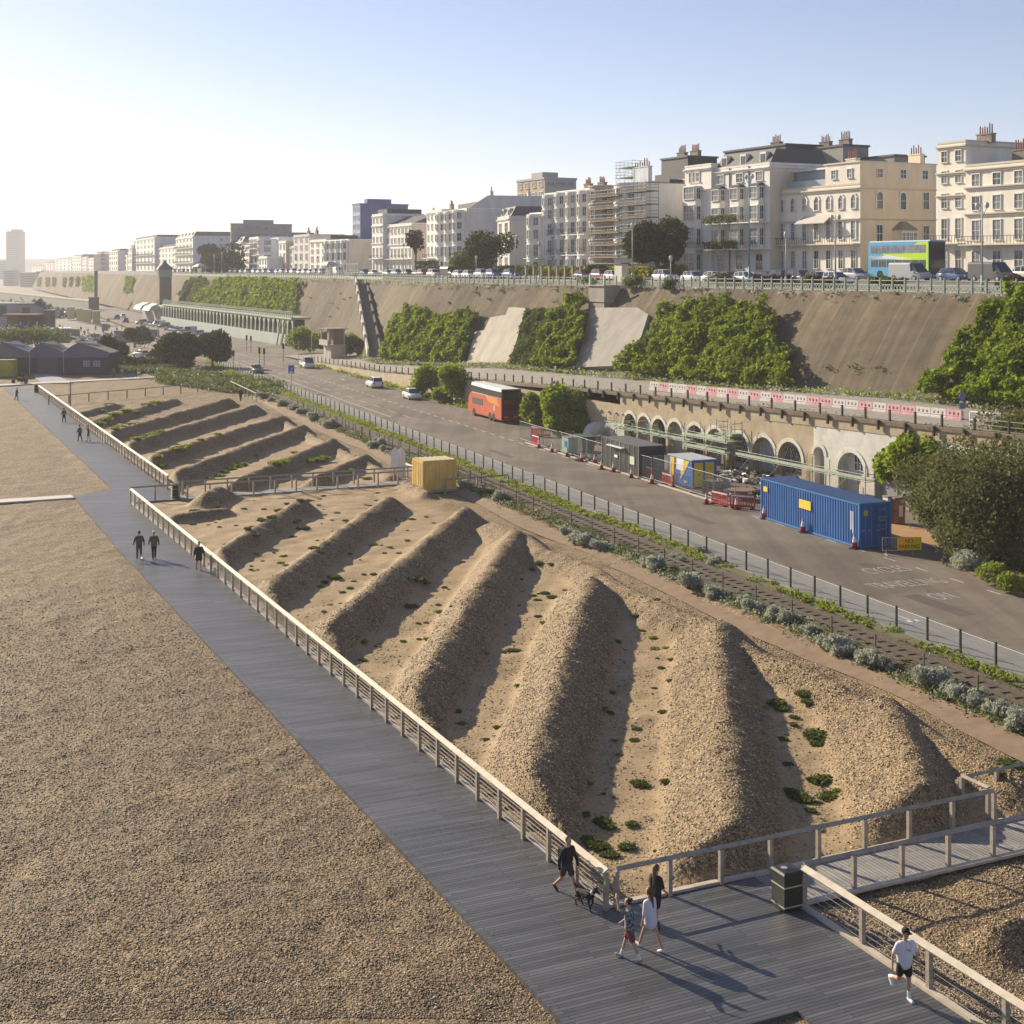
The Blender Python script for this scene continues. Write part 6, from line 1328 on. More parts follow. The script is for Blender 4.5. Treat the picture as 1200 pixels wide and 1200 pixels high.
far_tower('pale gabled distant block before the tall tower',4,16,317,1600,0,7);far_tower('distant brown block beside the tall tower foot',42,58,318,1400,0,5)
# lift tower at px 193
o=thing('lift_tower','brick lift tower with a dark pointed roof rising past the railing','tower',G(193,352,6)+e((0,0,-5)),-1.19)
Yl=o.location.y;o.location=(xk(193)*500,500,1);m=MB();m.box(-2.1,2.1,-2.1,2.1,0,15.0);m.build('shaft',mk('umber brick',(.13,.09,.07),.85,(.18,.13,.1),2),o);m=MB();m.box(-2.3,2.3,-2.3,2.3,15.0,17.5);m.build('cabin',mk('pale green cabin',(.26,.30,.25),.6),o)  # one dark brown brick all round the shaft
m=MB();m.loft([[(x*a,y*a,z) for x,y in((-1,-1),(1,-1),(1,1),(-1,1))] for a,z in((2.8,17.5),(2.2,18.4),(.9,19.6),(.12,21.0))]);m.build('roof',slate,o)
for x in(-1.5,0,1.5): link('window',winmesh(1.,1.5,'sash',frm,glassm),o,(x*.8,-2.31,15.5))
# shelter and kiosk on the clifftop
def shelter(label,px,off,w=4.,h=2.6):
    o=thing('shelter',label,'shelter',PT(px,off),WANG);m=MB();m.loft([[(x*a*w,y*a*1.6,z) for x,y in((-.6,-1),(.6,-1),(.6,1),(-.6,1))] for a,z in((1.1,h),(.5,h+.9),(.05,h+1.2))]);m.build('roof',mk('pale roof',(.45,.45,.42),.7),o)
    for x in(-.5,.5):
        for y in(-1.3,1.3): m=MB();m.box(x*w-.08,x*w+.08,y-.08,y+.08,0,h);m.build('post',white,o)
    m=MB();m.box(-.5*w,.5*w,-.05,.05,0,h*.8);m.build('screen',glassl,o)
shelter('small clifftop shelter with a pale hipped roof left of the sloping tree',234,3,6,3);shelter('small clifftop shelter left of the staircase head',386,3,4.5,3)
o=thing('stair_gantry','pale green gantry fence standing at the head of the cliff staircase','gantry',PT(408,1.5),WANG)
for x in np.arange(-7,8,2.): m=MB();m.box(x-.08,x+.08,-.08,.08,0,3.6);m.build('post',mint,o)
m=MB();m.bar((-7,0,3.5),(7,0,3.5),.1);m.bar((-7,0,2.),(7,0,2.),.08);m.build('rail',mint,o)
# bus shelter-like kiosk near pier
o=thing('notice_kiosk','pale square notice kiosk on the cliff top before the yellow hedge','kiosk',PT(728,4),WANG);m=MB();m.box(-1,1,-.5,.5,0,2.6);m.build('body',mk('cream panel',(.6,.58,.5)),o);m=MB();m.box(-1.2,1.2,-.7,.7,2.6,2.75);m.build('roof',dkgrey,o)
for i,px in enumerate(np.linspace(617,690,9)):
    m=MB();m.box(-.2,.2,-.2,.2,0,1.9);m.box(-.28,.28,-.28,.28,1.9,2.05);o=link('garden_pier',m.mesh('garden_pier',mk('garden wall',(.30,.26,.20),.85)),None,PT(px,7.6),WANG,'low stone garden pier in the row below the white bows','pier','garden piers below the white bows')
# ================================================================== GREEN TERRACES (far left) 
TA=Vector((-51.5,330,.5));TB=Vector((-115,464,.5));dr=(TA-TB);TANG=math.atan2(dr.y,dr.x);TL=dr.length
o=thing('green_terrace','long two storey green ironwork terrace of dark arches below the hanging creeper','terrace',TB,TANG);gp_=mk('pale green terrace paint',(.36,.42,.33),.7,(.42,.47,.38),.5);n=36
m=MB();m.box(0,TL,1.6,3,-1,6.2);m.build('inner_wall',mk('terrace shade',(.015,.018,.015),.9),o)  # near-black wall colour puts in the shade behind the arches
m=MB();m.box(0,TL,-.3,4.5,6.3,6.75);m.build('deck',gp_,o)
m=MB()
for i in range(n+1):
    x=i*TL/n;m.box(x-.36,x+.36,0,.4,2.6,6.29)
    if i<n:
        w=TL/n
        for k in range(6):
            t0,t1=k/6,(k+1)/6;f=lambda t:6.1-2.1*abs(2*t-1)**2.6
            m.add([(x+t0*w,.02,f(t0)),(x+t1*w,.02,f(t1)),(x+t1*w,.02,6.29),(x+t0*w,.02,6.29)],[(0,1,2,3)])
m.build('arches',gp_,o);m=MB()
for z in(7.2,7.75,8.1): m.bar((0,0,z),(TL,0,z),.10)
m.build('rail',gp_,o)
m=MB();m.box(0,.18,-.1,.1,6.76,8.2);me=m.mesh('post',gp_)
for i in range(90): link('post',me,o,(i*TL/89,0,0))
o=thing('hoarding','long pale blue green hoarding along the foot of the terrace arches','hoarding',TB-Vector((.37,-.1,0)),TANG);m=MB();m.box(0,TL-3,-.4,-.3,0,2.7);m.build('panel',mk('pale hoarding',(.34,.41,.37),.7,(.40,.46,.43),.4,stretch=(3,1,.2)),o)
for x in (TL-16,TL-11,TL-7,TL-2.): pass
m=MB()
for x in(TL-9,TL-5): m.bar((x,-1.2,0),(x+4,-1.2,6.3),.35,.2)
o=m.build('terrace_stair',gp_);o.location=TB;o.rotation_euler=(0,0,TANG);tag(o,'pale green zigzag stair at the right end of the terrace','staircase')
# pavilion with curved canopy roof left end
o=thing('pavilion','low pavilion with white curved canopies at the left end of the green terrace','pavilion',Vector((-117,469,.5)),TANG);m=MB();m.box(-32,0,0,8,0,5.2);m.build('wall',mk('pavilion wall',(.30,.32,.28),.8),o)
for x in(-30,-14): m=MB();m.loft([[(x+xx,-3.5,4.3),(x+xx,-2.6,5.6),(x+xx,-.1,6.6),(x+xx,-.1,4.6)] for xx in(0,11)]);m.build('canopy',mk('white canopy',(.42,.46,.42),.5),o)
m=MB();m.box(-33,1,.1,9,5.2,5.6);m.build('roof',gp_,o)
# ---------------------------------------------------------------- sheds and far left clutter
shd=mk('dark blue grey cladding',(.035,.038,.055),.6,(.05,.055,.075),.3);shr_=mk('shed fascia',(.15,.145,.22),.6,(.12,.12,.18),.4);rfm=mk('olive shed roof',(.20,.195,.14),.8,(.26,.25,.19),.3)
for k,(x0,x1,xp,l) in enumerate(((-24,34,5,'dark shed with low gabled roof at the left edge'),(34,74,49,'dark gabled shed in the middle of the three, wide shutter'),(74,128,92,'dark gabled shed at the right end of the three'))):
    Y=250;X0,X1,Xp=[xk(x)*Y for x in(x0,x1,xp)];o=thing('gabled_shed',l,'shed',(X0,Y,0),0);W=X1-X0;p=Xp-X0;m=MB();m.box(.02,W-.02,0,6,0,3.5);m.build('wall',shd,o)
    m=MB();m.add([(0,-.3,2.9),(W,-.3,2.9),(W,-.3,3.9),(p,-.3,5.6),(0,-.3,4.0)],[(0,1,2,3,4)]);m.build('fascia',shr_,o)
    m=MB();m.add([(0,-.35,3.9),(p,-.35,5.6),(p,6.4,5.6),(0,6.4,3.9)],[(0,1,2,3)]);m.add([(p,-.35,5.6),(W,-.35,3.7),(W,6.4,3.7),(p,6.4,5.6)],[(0,1,2,3)]);m.build('roof',rfm if k else shr_,o)
    m=MB();m.bar((0,-.4,3.95),(p*.35,-.4,3.95+.6),.25);m.bar((p,-.3,5.66),(p+(W-p)*.4,5,4.9),.2);m.build('verge_trim',white,o)
    if k==1: m=MB();m.box(1.5,W-1.,-.05,0,0,2.85);m.build('shutter',mk('shed shutter',(.09,.095,.11),.6,stretch=(1,1,6)),o)
    if k==2:
        for x in(W-4,W-2.2): link('window',winmesh(1.0,.8,'sash',GRW,glassl),o,(x,-.01,1.4))
    if k: m=MB();m.tube((.2,-.36,0),(.2,-.36,3.8),.07,n=5);m.build('drainpipe',steel,o)
o=thing('notice_sign','small white notice on posts before the dark sheds','sign',G(34,432),0);m=MB();m.box(-.9,.9,-.03,.03,1.3,2.5);m.build('panel',mk('grey notice',(.5,.5,.52)),o);m=MB();m.box(-.7,-.6,.03,.1,0,1.3);m.box(.6,.7,.03,.1,0,1.3);m.build('post',wood,o)
container('storage_container','yellow green storage container at the left edge before the sheds',G(-23,441.5,0),0.05,5.6,2.4,2.9,mk('yellow green paint',(.50,.46,.05),.6,(.36,.30,.05),.6),mk('dirty container roof',(.6,.5,.4),.8,(.2,.1,.08),3),'left')
def simple(name,label,cat,px0,px1,py,h,Y=None,mat=GRW,roof=slate,dep=8,z=0,win=0,base=0.):
    a=G(px0,py,z);Y=Y or a.y;X0,X1=xk(px0)*Y,xk(px1)*Y;o=thing(name,label,cat,(X0,Y,base),.3);W=(X1-X0)*.96;m=MB();m.box(0,W,0,dep,0,h);m.build('wall',mat,o);m=MB();m.box(-.2,W+.2,-.3,dep+.2,h,h+.3);m.build('roof',roof,o)
    for i in range(win): link('window',winmesh(W/win*.5,h*.3,'sash',frm,glassm),o,((i+.5)*W/win,-.01,h*.45))
    return o,W
cg=mk('weathered grey cladding',(.24,.24,.26),.8,(.3,.3,.31),.2)
o,W=simple('beach_building','grey beach building with a large dark poster window, behind the sheds','building',22,52,378,7.6,440,cg,slate,22);m=MB();m.box(1.,W*.42,-.05,0,3.3,6.6);m.build('poster_window',shd,o);m=MB();m.loft([[(W*.55,0,7.7),(W*.8,0,9.4),(W*1.1,0,6)],[(W*.55,22,7.7),(W*.8,22,9.4),(W*1.1,22,6)]]);m.build('roof',shd,o)
o,W=simple('beach_building','rounded grey beach hall left of the poster window building','building',-14,21,380,7.4,450,mk('pale grey cladding',(.36,.36,.38),.8),cg,20);m=MB();m.box(W*.35,W*.6,-.05,0,3.5,7);m.build('poster_window',shd,o)
simple('beach_building','dark brown low building right of the grey poster building','building',53,64,380,5.8,430,mk('dark brown cladding',(.09,.065,.06),.8),shd,16)
o,W=simple('raised_kiosk','raised white roofed cafe on slim posts above the sheds','kiosk',53,82,401,3.2,330,mk('cafe screen',(.33,.32,.3),.7),white,7,base=1.2,win=3)
o=thing('raised_deck','white raised deck with slim legs and diners behind the sheds','deck',(xk(2)*340,340,0),0);m=MB();m.box(0,11.0,-3,3,4.2,4.6);m.build('platform',white,o)
for x in(.1,5.5,9.4): m=MB();m.box(x,x+.22,-3,-2.8,0,8 if x<1 else 6);m.build('post',white,o)
m=MB();m.box(1.,9.4,-2.8,2.5,7.4,7.8);m.build('awning',mk('orange brown awning',(.35,.14,.07),.7),o);m=MB();m.box(.5,10,2,2.4,4.6,7.4);m.build('screen',mk('brown screen',(.16,.11,.09)),o)
rubble('rubble','tables and parasols on the raised white deck',(xk(24)*338,338,4.7),4.,60,rm_,.8,.5)
m=MB();P=RN.normal(size=(2600,3))*np.array([4.5,2.5,.9])+np.array([xk(28)*320,320,3.4]);V,Fq=leaves(P,.5);link('grassy_mound',npmesh('grassy_mound',V,Fq,ld),label='green grassy bank behind the dark sheds',kind='stuff')
o=link('beach_hall_roof',None) if False else None
for i,(px,py,c) in enumerate(((83,374,(.50,.50,.28)),(94,376,(.55,.52,.26)),(102,378,(.58,.54,.24)),(113,380,(.5,.46,.22)))):
    o,W=simple('market_stall','cream and yellow market stall, number %s from the left of the roadside row'%['one','two','three','four'][i],'stall',px-4.5,px+4.5,py,4.2,None,mk('stall cream %d'%i,c,.7),mk('stall canopy',(.55,.53,.45),.7),5)
for i in range(22):
    px=random.uniform(86,185);py=388+random.uniform(-3,14)+(px-86)*.05
    m=MB();h=random.uniform(1.5,2.4);m.box(-1.2,1.2,-.1,.1,0,h);
    if i%2: link('site_fence_panel',m.mesh('site_fence_panel',mk('dull panel',(.2,.19,.18),.8)),None,G(px,py,.3),random.uniform(-.5,.5),'dull low screen panel among the car park clutter','screen panel','dull screen panels in the far car park')
rubble('rubble','jumble of furniture and planters in the far car park',G(120,398,0),11,150,rm_,1.6,.8);rubble('rubble','distant beach clutter behind the grey buildings',(xk(22)*560,560,0),26,220,rm_,7,2.0)
# far left boulevard features
o=thing('viaduct_wall','far low grey arcade wall along the distant drive','arcade wall',Vector((xk(112)*620,620,0)),2.05);m=MB();m.box(0,420,0,3,0,4.5);m.build('wall',mk('far arcade',(.2,.2,.16),.9),o);m=MB();m.box(0,420,-.5,3.2,4.5,5.0);m.build('coping',mk('far coping',(.40,.39,.34)),o)
o,W=simple('brick_block','dark umber brick block standing against the far cliff','building',104,116,374,8,520,mk('umber brick',(.13,.09,.07)),slate,3)
o,W=simple('brick_tower','dark narrow block reaching the cliff top left of the pale rock face','building',110.5,114.5,360,17.6,640,mk('dark block',(.10,.09,.09)),slate,2)
# walled car park
m=MB();pts=[G(150,418),G(205,413),G(214,425),G(150,430)];m.prism([p[:2] for p in pts],0,.12);m.build('car_park',mk('light tarmac',(.33,.31,.29),.8,(.38,.36,.34),.3),kind='structure',label='light walled car park beyond the hedge')
fence('metal_fence','pale metal fence along the walled car park',[G(152,410,0),G(178,408,0)],h=1.6,sp=1.4,post=(.08,.08),rail=(.06,.06),wires=3,pm=steel,rm=steel)
# ================================================================== VEHICLES
def paint(n,c,r=.28): return mk('car paint '+n,c,r,spec=.6)
PW=paint('white',(.72,.72,.71));PS=paint('silver',(.40,.42,.44));PK=paint('black',(.015,.016,.018));PB=paint('blue',(.05,.10,.26));PG=paint('grey',(.12,.125,.13));PR=paint('red',(.32,.03,.03));PC=paint('pale blue',(.28,.36,.46))
def ring(x,hw,z0,z1,r=.12,n=0):
    r=min(r,(z1-z0)*.45)
    return [(x,-hw+.03,z0),(x,hw-.03,z0),(x,hw,z0+.1),(x,hw,z1-r),(x,hw-r*.6,z1),(x,-hw+r*.6,z1),(x,-hw,z1-r),(x,-hw,z0+.1)]
def wheel(o,x,y,r=.32,w=.2):
    m=MB();m.tube((x,y-w/2,r),(x,y+w/2,r),r,n=14);t=m.build('wheel',tyre,o);m=MB();s=1 if y>0 else -1;m.tube((x,y+s*w*.3,r),(x,y+s*(w/2+.012),r),r*.62,n=10);m.build('rim',rimm,t)
def vehicle(kind,label,pt,cat='car'):
    name={'hatch':'parked_car','suv':'parked_car','van':'panel_van','pickup':'pickup_truck'}[kind];o=thing(name,label,'van' if kind=='van' else cat)
    hw=.9 if kind!='van' else .98
    if kind=='hatch': B=[(-2.05,.78,.35,.72),(-1.95,.86,.25,.92),(-1.2,hw,.22,.95),(.6,hw,.22,.93),(1.3,.88,.22,.84),(1.95,.80,.25,.70),(2.08,.68,.32,.55)];Cb=[(-1.95,.70,.88,.95),(-1.55,.68,.88,1.38),(-.7,.70,.88,1.46),(.2,.68,.88,1.42),(1.05,.72,.86,.92)];wx=1.28;wr=.31
    elif kind=='suv': B=[(-2.2,.82,.4,.85),(-2.1,.9,.28,1.02),(-1.2,.93,.26,1.05),(.7,.93,.26,1.04),(1.6,.92,.26,.98),(2.15,.86,.3,.82),(2.25,.74,.38,.62)];Cb=[(-2.1,.74,1.0,1.06),(-1.8,.74,1.0,1.58),(-.7,.75,1.0,1.68),(.25,.73,1.0,1.62),(1.1,.78,.98,1.06)];wx=1.35;wr=.36
    elif kind=='van': B=[(-2.5,.92,.35,1.9),(-2.45,hw,.28,1.98),(.9,hw,.28,1.98),(1.05,hw,.28,1.15),(2.0,.93,.28,1.0),(2.4,.84,.32,.8),(2.48,.74,.4,.6)];Cb=[(.92,.86,1.1,1.96),(1.15,.84,1.1,1.9),(1.95,.86,1.0,1.08)];wx=1.6;wr=.33
    else: B=[(-2.7,.95,.6,.75),(-2.65,.95,.6,.85),(.3,.95,.5,.85),(.32,.95,.3,1.15),(1.7,.93,.3,1.1),(2.3,.86,.32,.9),(2.4,.8,.4,.6)];Cb=[(.35,.86,1.1,1.95),(.9,.86,1.1,2.05),(1.3,.84,1.1,1.95),(1.95,.86,1.05,1.12)];wx=1.7;wr=.33
    m=MB();m.loft([ring(*b) for b in B]);m.build('body',pt,o,True if kind!='van' else False)
    m=MB();m.loft([[(x,-w,z0),(x,w,z0),(x,w*.96,z0+(z1-z0)*.4),(x,w*.86,z1),(x,-w*.86,z1),(x,-w*.96,z0+(z1-z0)*.4)] for x,w,z0,z1 in Cb]);gl=m.build('windows',glassm,o)
    if kind=='van': m=MB();m.box(-2.4,.95,-.86,.86,1.985,2.06);m.build('roof',pt,o)
    else:
        m=MB();cc=[c for c in Cb if c[3]>c[2]+.3];m.loft([[(x+.0,-w*.84,z1-.01),(x,w*.84,z1-.01),(x,w*.78,z1+.035),(x,-w*.78,z1+.035)] for x,w,z0,z1 in cc]);m.build('roof',pt,o)
        m=MB();a,b=Cb[0],Cb[1];
        for s in(-1,1):
            for c in cc: m.bar((c[0],s*c[1]*1.0,c[2]),(c[0],s*c[1]*.86,c[3]),.07,.05)
        m.build('pillars',pt,o)
    if kind=='pickup':
        m=MB();m.box(-2.7,.25,-.95,.95,.86,.9)
        for y in(-.95,.9): m.box(-2.7,.25,y,y+.05,.9,1.3)
        m.box(-2.7,-2.65,-.9,.9,.9,1.3);m.build('load_bed',steel,o)
    for x in(-wx,wx):
        for y in(-hw+.08,hw-.08): wheel(o,x,y,wr)
    xf=B[-2][0]+.03;xr=B[0][0]
    for s in(-1,1): m=MB();m.box(xf-.1,xf+.07,s*.62-.14,s*.62+.14,.56,.70);m.build('headlight',lampw,o);m=MB();m.box(xr-.05,xr+.06,s*.66-.1,s*.66+.1,.62,.86);m.build('tail_light',lampr,o);m=MB();m.box(B[4][0]-.6,B[4][0]-.4,s*(hw+.02)-.08,s*(hw+.02)+.08,.92,1.06);m.build('mirror',pt,o)
    return o
ROAD=RANG+math.pi/2   # heading away along the road
lib={}
def car(kind,pt,label,loc,rot,group=None,z=None):
    k=(kind,)
    if k not in lib:
        o=vehicle(kind,label,pt);lib[k]=(o,pt);o.location=loc;o.rotation_euler=(0,0,rot);
        if group:o['group']=group
        return o
    b,bp_=lib[k];o=dup(b,loc,rot,label)
    if group:o['group']=group
    elif 'group' in o: del o['group']
    if pt is not bp_: recolour(o,bp_,pt)
    return o
car('suv',PW,'white estate car driving on the road right of the white pickup truck',G(439,454,.5),ROAD)
car('hatch',PW,'white car parked by the round dark bush left of the red bus',G(483,467.5,.5)+e((0,0,.0)),ROAD+math.pi)
car('pickup',PW,'white pickup truck coming along the road near the traffic lights',G(360,431,.5),ROAD+math.pi,None)
car('hatch',PG,'dark grey car at the traffic lights by the near fence',G(301,437,.5),ROAD+math.pi)
# row parked at far left beside the terrace hoarding
ps=[(251,399,'suv',PK,'black estate car at the right hand end of the roadside row'),(240,397,'suv',PG,'dark grey car, second from the right of the roadside row'),(232,394,'suv',PC,'pale blue estate car in the roadside row, third from the right'),(222,391,'van',PS,'grey van in the roadside row before the terrace hoarding'),(214,392,'hatch',PW,'white small car left of the grey van in the roadside row'),(209,389,'hatch',PS,'silver small car, second left of the grey van'),(204,388,'hatch',PW,'white small car, third left of the grey van'),(199,387,'hatch',PB,'blue small car, fourth left of the grey van'),(193,384,'suv',PK,'black estate car in the left half of the roadside row'),(186,383,'van',PW,'white van in the left half of the roadside row'),(180,382,'hatch',PW,'white small car left of the white van in the roadside row'),(175,381,'hatch',PS,'silver small car, second left of the white van'),(166,380,'suv',PS,'silver estate car at the left hand end of the roadside row')]
for px,py,k,p,l in ps: car(k,p,l,G(px,py,.5),ROAD-.15+math.pi-.55,'cars parked beside the green terrace')
for px,py,k,p,l in ((137,374,'suv',PG,'dark car driving away past the far end of the roadside row'),(144,372,'hatch',PW,'white car driving away past the pavilion'),(220,404,'hatch',PW,'white car half hidden behind the left pine'),(165,418,'hatch',PS,'silver car in the walled car park'),(179,426,'hatch',PW,'white car behind the hedge by the left pine'),(189,427,'hatch',PS,'silver car behind the hedge, right of the white one'),(147,378,'suv',PB,'blue car near the pavilion among the far cars')): car(k,p,l,G(px,py,.5 if py<410 else .1),ROAD+(0.5 if py>410 else 0))
# clifftop parking row
NUM=['first','second','third','fourth','fifth','sixth','seventh','eighth','ninth','tenth','eleventh','twelfth','thirteenth','fourteenth']
seg=[(205,262,'before the wide white hotel',5.,11),(272,348,'before the small clifftop houses',5.5,11),(352,402,'left of the staircase gantry',6.2,10),(428,492,'before the ribbed cream terrace',10.5,7),(496,560,'before the bow fronted terrace',11.5,7),(566,612,'before the blank gable and tan house',13,7),(684,722,'below the yellow hedge',13,6.5),(780,836,'right of the round tree',21,5.5),(838,905,'below the box bay building',17,5),(918,1000,'below the arched building',21,5)]
cols_=[(PW,'white'),(PS,'silver'),(PK,'black'),(PG,'dark grey'),(PB,'blue'),(PW,'white'),(PC,'pale blue'),(PW,'white'),(PR,'red'),(PS,'silver')]
rr=random.Random(5)
for a,b,where,step,off in seg:
    x=a;cnt={}
    while x<=b:
        c,cn_=rr.choice(cols_);k=rr.choice(['hatch','hatch','suv','suv','van' if rr.random()<.25 else 'hatch']);w='van' if k=='van' else 'estate car' if k=='suv' else 'small car'
        cnt[(cn_,w)]=cnt.get((cn_,w),0)+1
        car(k,c,'%s %s %s, %s such from the left'%(cn_,w,where,NUM[cnt[(cn_,w)]-1]),PT(x,off),-1.11 if x>430 else -1.19,'cars parked along the cliff top');x+=step*rr.choice([1,1,1.15,1.6])
car('van',PS,'grey van with dark bonnet in front of the green and blue double decker',PT(1067,11),-1.11);car('hatch',PB,'blue small car between the two grey vans on the cliff top',PT(1120,11),-1.11);car('van',PG,'long grey van below the right hand cream building',PT(1163,11),-1.11)
car('hatch',PS,'silver small car half hidden left of the double decker bus',PT(1003,11),-1.11);car('hatch',PW,'white small car at the right edge of the cliff top road',PT(1208,14),-1.11)
# red open-sided double decker
o=thing('double_decker_bus','orange red double decker bus with a white roof parked on the seafront road','bus',G(587.5,496.5,.5),AR)
rb=mk('orange red bus paint',(.50,.085,.04),.4,(.58,.13,.05),.5);rd_=mk('dark red bus paint',(.16,.02,.02),.4)
L=11.8;Wb=2.45
m=MB()
def bring(x,z0,z1,t=0): return [(x,-Wb+.03,z0),(x,-.03,z0),(x,0,z0+.1),(x,-t,z1),(x,-Wb+t,z1),(x,-Wb,z0+.1)]
m.loft([bring(0,.35,2.9),bring(L-.9,.35,2.9),bring(L-.2,.4,2.2),bring(L,.45,1.4)]);m.build('lower_body',rb,o)
m=MB();m.box(-.02,.05,-Wb+.01,-.01,.5,4.0);q=m.build('rear_panel',rd_,o)
m=MB();m.box(-.05,-.022,-Wb+.2,-.2,2.75,3.85);m.build('rear_window',mk('dark tinted glass',(.01,.01,.03),.15),q)
m=MB();m.box(-.05,-.022,-Wb+.35,-.35,1.5,2.3);m.build('engine_grille',mk('dark bus panel',(.05,.02,.02),.5),q)
for y in(-Wb+.4,-.9): m=MB();m.box(-.05,-.021,y,y+.55,.65,.80);m.build('tail_light',amber,q)
m=MB();m.box(.05,L-1.4,-Wb+.08,-.08,2.9,3.65);m.build('upper_windows',mk('dark tinted glass',(.01,.01,.03)),o)
m=MB();m.loft([[(0,-Wb+.05,3.65),(0,-.05,3.65),(0,-.15,4.0),(0,-Wb+.15,4.0)],[(6,-Wb+.05,3.66),(6,-.05,3.66),(6,-.15,4.1),(6,-Wb+.15,4.1)],[(L-1.0,-Wb+.05,3.75),(L-1.0,-.05,3.75),(L-1.,-.15,4.1),(L-1.,-Wb+.15,4.1)],[(L-.5,-Wb+.3,3.7),(L-.5,-.3,3.7),(L-.5,-.4,3.85),(L-.5,-Wb+.4,3.85)]]);m.build('roof',white,o)
m=MB();m.box(6.4,10.2,.0,.03,1.55,2.3);m.build('side_window',mk('grey bus window',(.07,.075,.08),.2),o);m=MB();m.box(4.5,L-1.6,-.0,.02,2.86,2.95);m.build('waist_rail',mk('pale bus rail',(.6,.55,.42)),o)
m=MB();m.add([(1.6,.015,2.85),(5.6,.015,2.85),(4.4,.015,2.2),(.5,.015,1.9)],[(0,3,2,1)]);m.build('swoosh',mk('light orange',(.7,.28,.08),.4),o)
m=MB();m.box(2.2,2.5,.005,.03,1.3,1.9);m.build('emblem',white,o)
for x in(2.6,3.9,9.6):
    for y in(-.12,-Wb+.12): wheel(o,x,y,.5,.28)
# green blue double decker on the cliff top
A=PT(1017.5,15);B=PT(1088,15);dr=B-A;L=dr.length;o=thing('double_decker_bus','blue and lime green double decker bus on the cliff top road','bus',(A.x,A.y,A.z),math.atan2(dr.y,dr.x))
bt=mk('turquoise bus paint',(.08,.36,.62),.4);lm_=mk('lime bus paint',(.48,.72,.03),.4);m=MB();m.box(0,L,0,2.5,.35,2.2);m.box(0,L,0,2.5,2.2,4.25);m.build('body',bt,o)
m=MB();m.loft([[(0,.1,4.25),(0,2.4,4.25),(0,2.2,4.4),(0,.3,4.4)],[(L,.1,4.25),(L,2.4,4.25),(L,2.2,4.4),(L,.3,4.4)]]);m.build('roof',mk('bus roof',(.5,.55,.58),.5),o)
for z0,z1,nm_ in((1.35,2.15,'lower_windows'),(2.95,3.85,'upper_windows')): m=MB();m.box(.5,L-.4,-.02,-.003,z0,z1);w_=m.build(nm_,glassl if nm_[0]=='u' else glassm,o);m=MB();[m.box(x-.05,x+.05,-.035,-.021,z0,z1) for x in np.arange(.5,L-.3,1.35)];m.build('window_pillars',bt,w_)
m=MB();m.add([(1.0,-.01,.5),(3.,-.01,2.3),(5.,-.01,2.2),(L,-.01,.45),(L,-.01,4.2),(8.4,-.01,4.2),(6,-.01,2.9),(2.5,-.01,2.9)],[(1,2,6,7),(2,3,4,6),(4,5,6)]);m.build('livery_swoosh',lm_,o);m=MB();m.add([(.8,-.014,2.35),(3.4,-.014,2.75),(6.2,-.014,2.4),(7.5,-.014,2.2),(4.8,-.014,2.25)],[(0,4,3,2,1)]);m.build('livery_stripe',white,o)
text('stagecoach',.5,(1.3,-.03,2.55),(math.pi/2,0,0),white,'lettering',o)
m=MB();m.box(L,L+.06,.1,2.4,.5,4.2);f=m.build('front',mk('dark bus front',(.03,.035,.04),.2),o);m=MB();m.box(L+.062,L+.08,.2,2.3,1.2,2.2);m.build('windscreen',glassm,f)
for x in(2.,L-2.4): wheel(o,x,.1,.48,.28);wheel(o,x,2.4,.48,.28)
# traffic lights, road signs
def tl(label,px,py,rot=0):
    o=thing('traffic_light',label,'traffic light',G(px,py,.5),rot);m=MB();m.tube((0,0,0),(0,0,2.6),.06,n=6);m.build('pole',dkgrey,o);m=MB();m.box(-.18,.18,-.12,.12,2.5,3.6);h=m.build('signal_head',black,o)
    m=MB();m.tube((0,-.14,3.35),(0,-.121,3.35),.1,n=10);m.build('red_lamp',lampr,h)
tl('traffic light at the near kerb, left one of a pair by the grey car',304,430);tl('traffic light at the near kerb, right one of a pair by the grey car',309.5,431);tl('traffic light in the road left of the white pickup truck',332,424);tl('traffic light beside the right hand pine',273.5,434);tl('traffic light before the terrace hoarding, left one',289,412);tl('traffic light before the terrace hoarding, right one',294,413)
o=thing('road_sign','small blue square road sign on a tall post by the cycle path fence','sign',G(341.5,459,.5),0);m=MB();m.tube((0,0,0),(0,0,3.6),.05,n=6);m.build('post',steel,o);m=MB();m.box(-.45,.45,-.08,-.05,2.7,3.9);s_=m.build('plate',mk('sign blue',(.02,.16,.55),.4),o);m=MB();m.box(-.25,.25,-.09,-.081,2.8,3.0);m.add([(-.1,-.085,3.2),(.15,-.085,3.2),(.15,-.085,3.6)],[(0,1,2)]);m.build('symbol',white,s_)
for px,py,h,l in ((365,420,7.5,'slim pole behind the white pickup truck'),(350,424,4,'short pole left of the white pickup truck'),(281,440,2.2,'short post by the bend in the cycle path fence')):
    o=thing('metal_pole',l,'pole',G(px,py,.5),0);m=MB();m.tube((0,0,0),(0,0,h),.06,.05,6);m.build('shaft',steel,o)
o=thing('street_lamp','tall slim lamp post in front of the far parked cars','street lamp',G(185,408,.3),0);m=MB();m.tube((0,0,0),(0,0,11),.12,.06,8);m.build('column',steel,o);m=MB();m.tube((0,0,11),(1.6,0,11.3),.05,n=5);m.box(1.5,2.3,-.12,.12,11.22,11.38);m.build('lantern',steel,o)
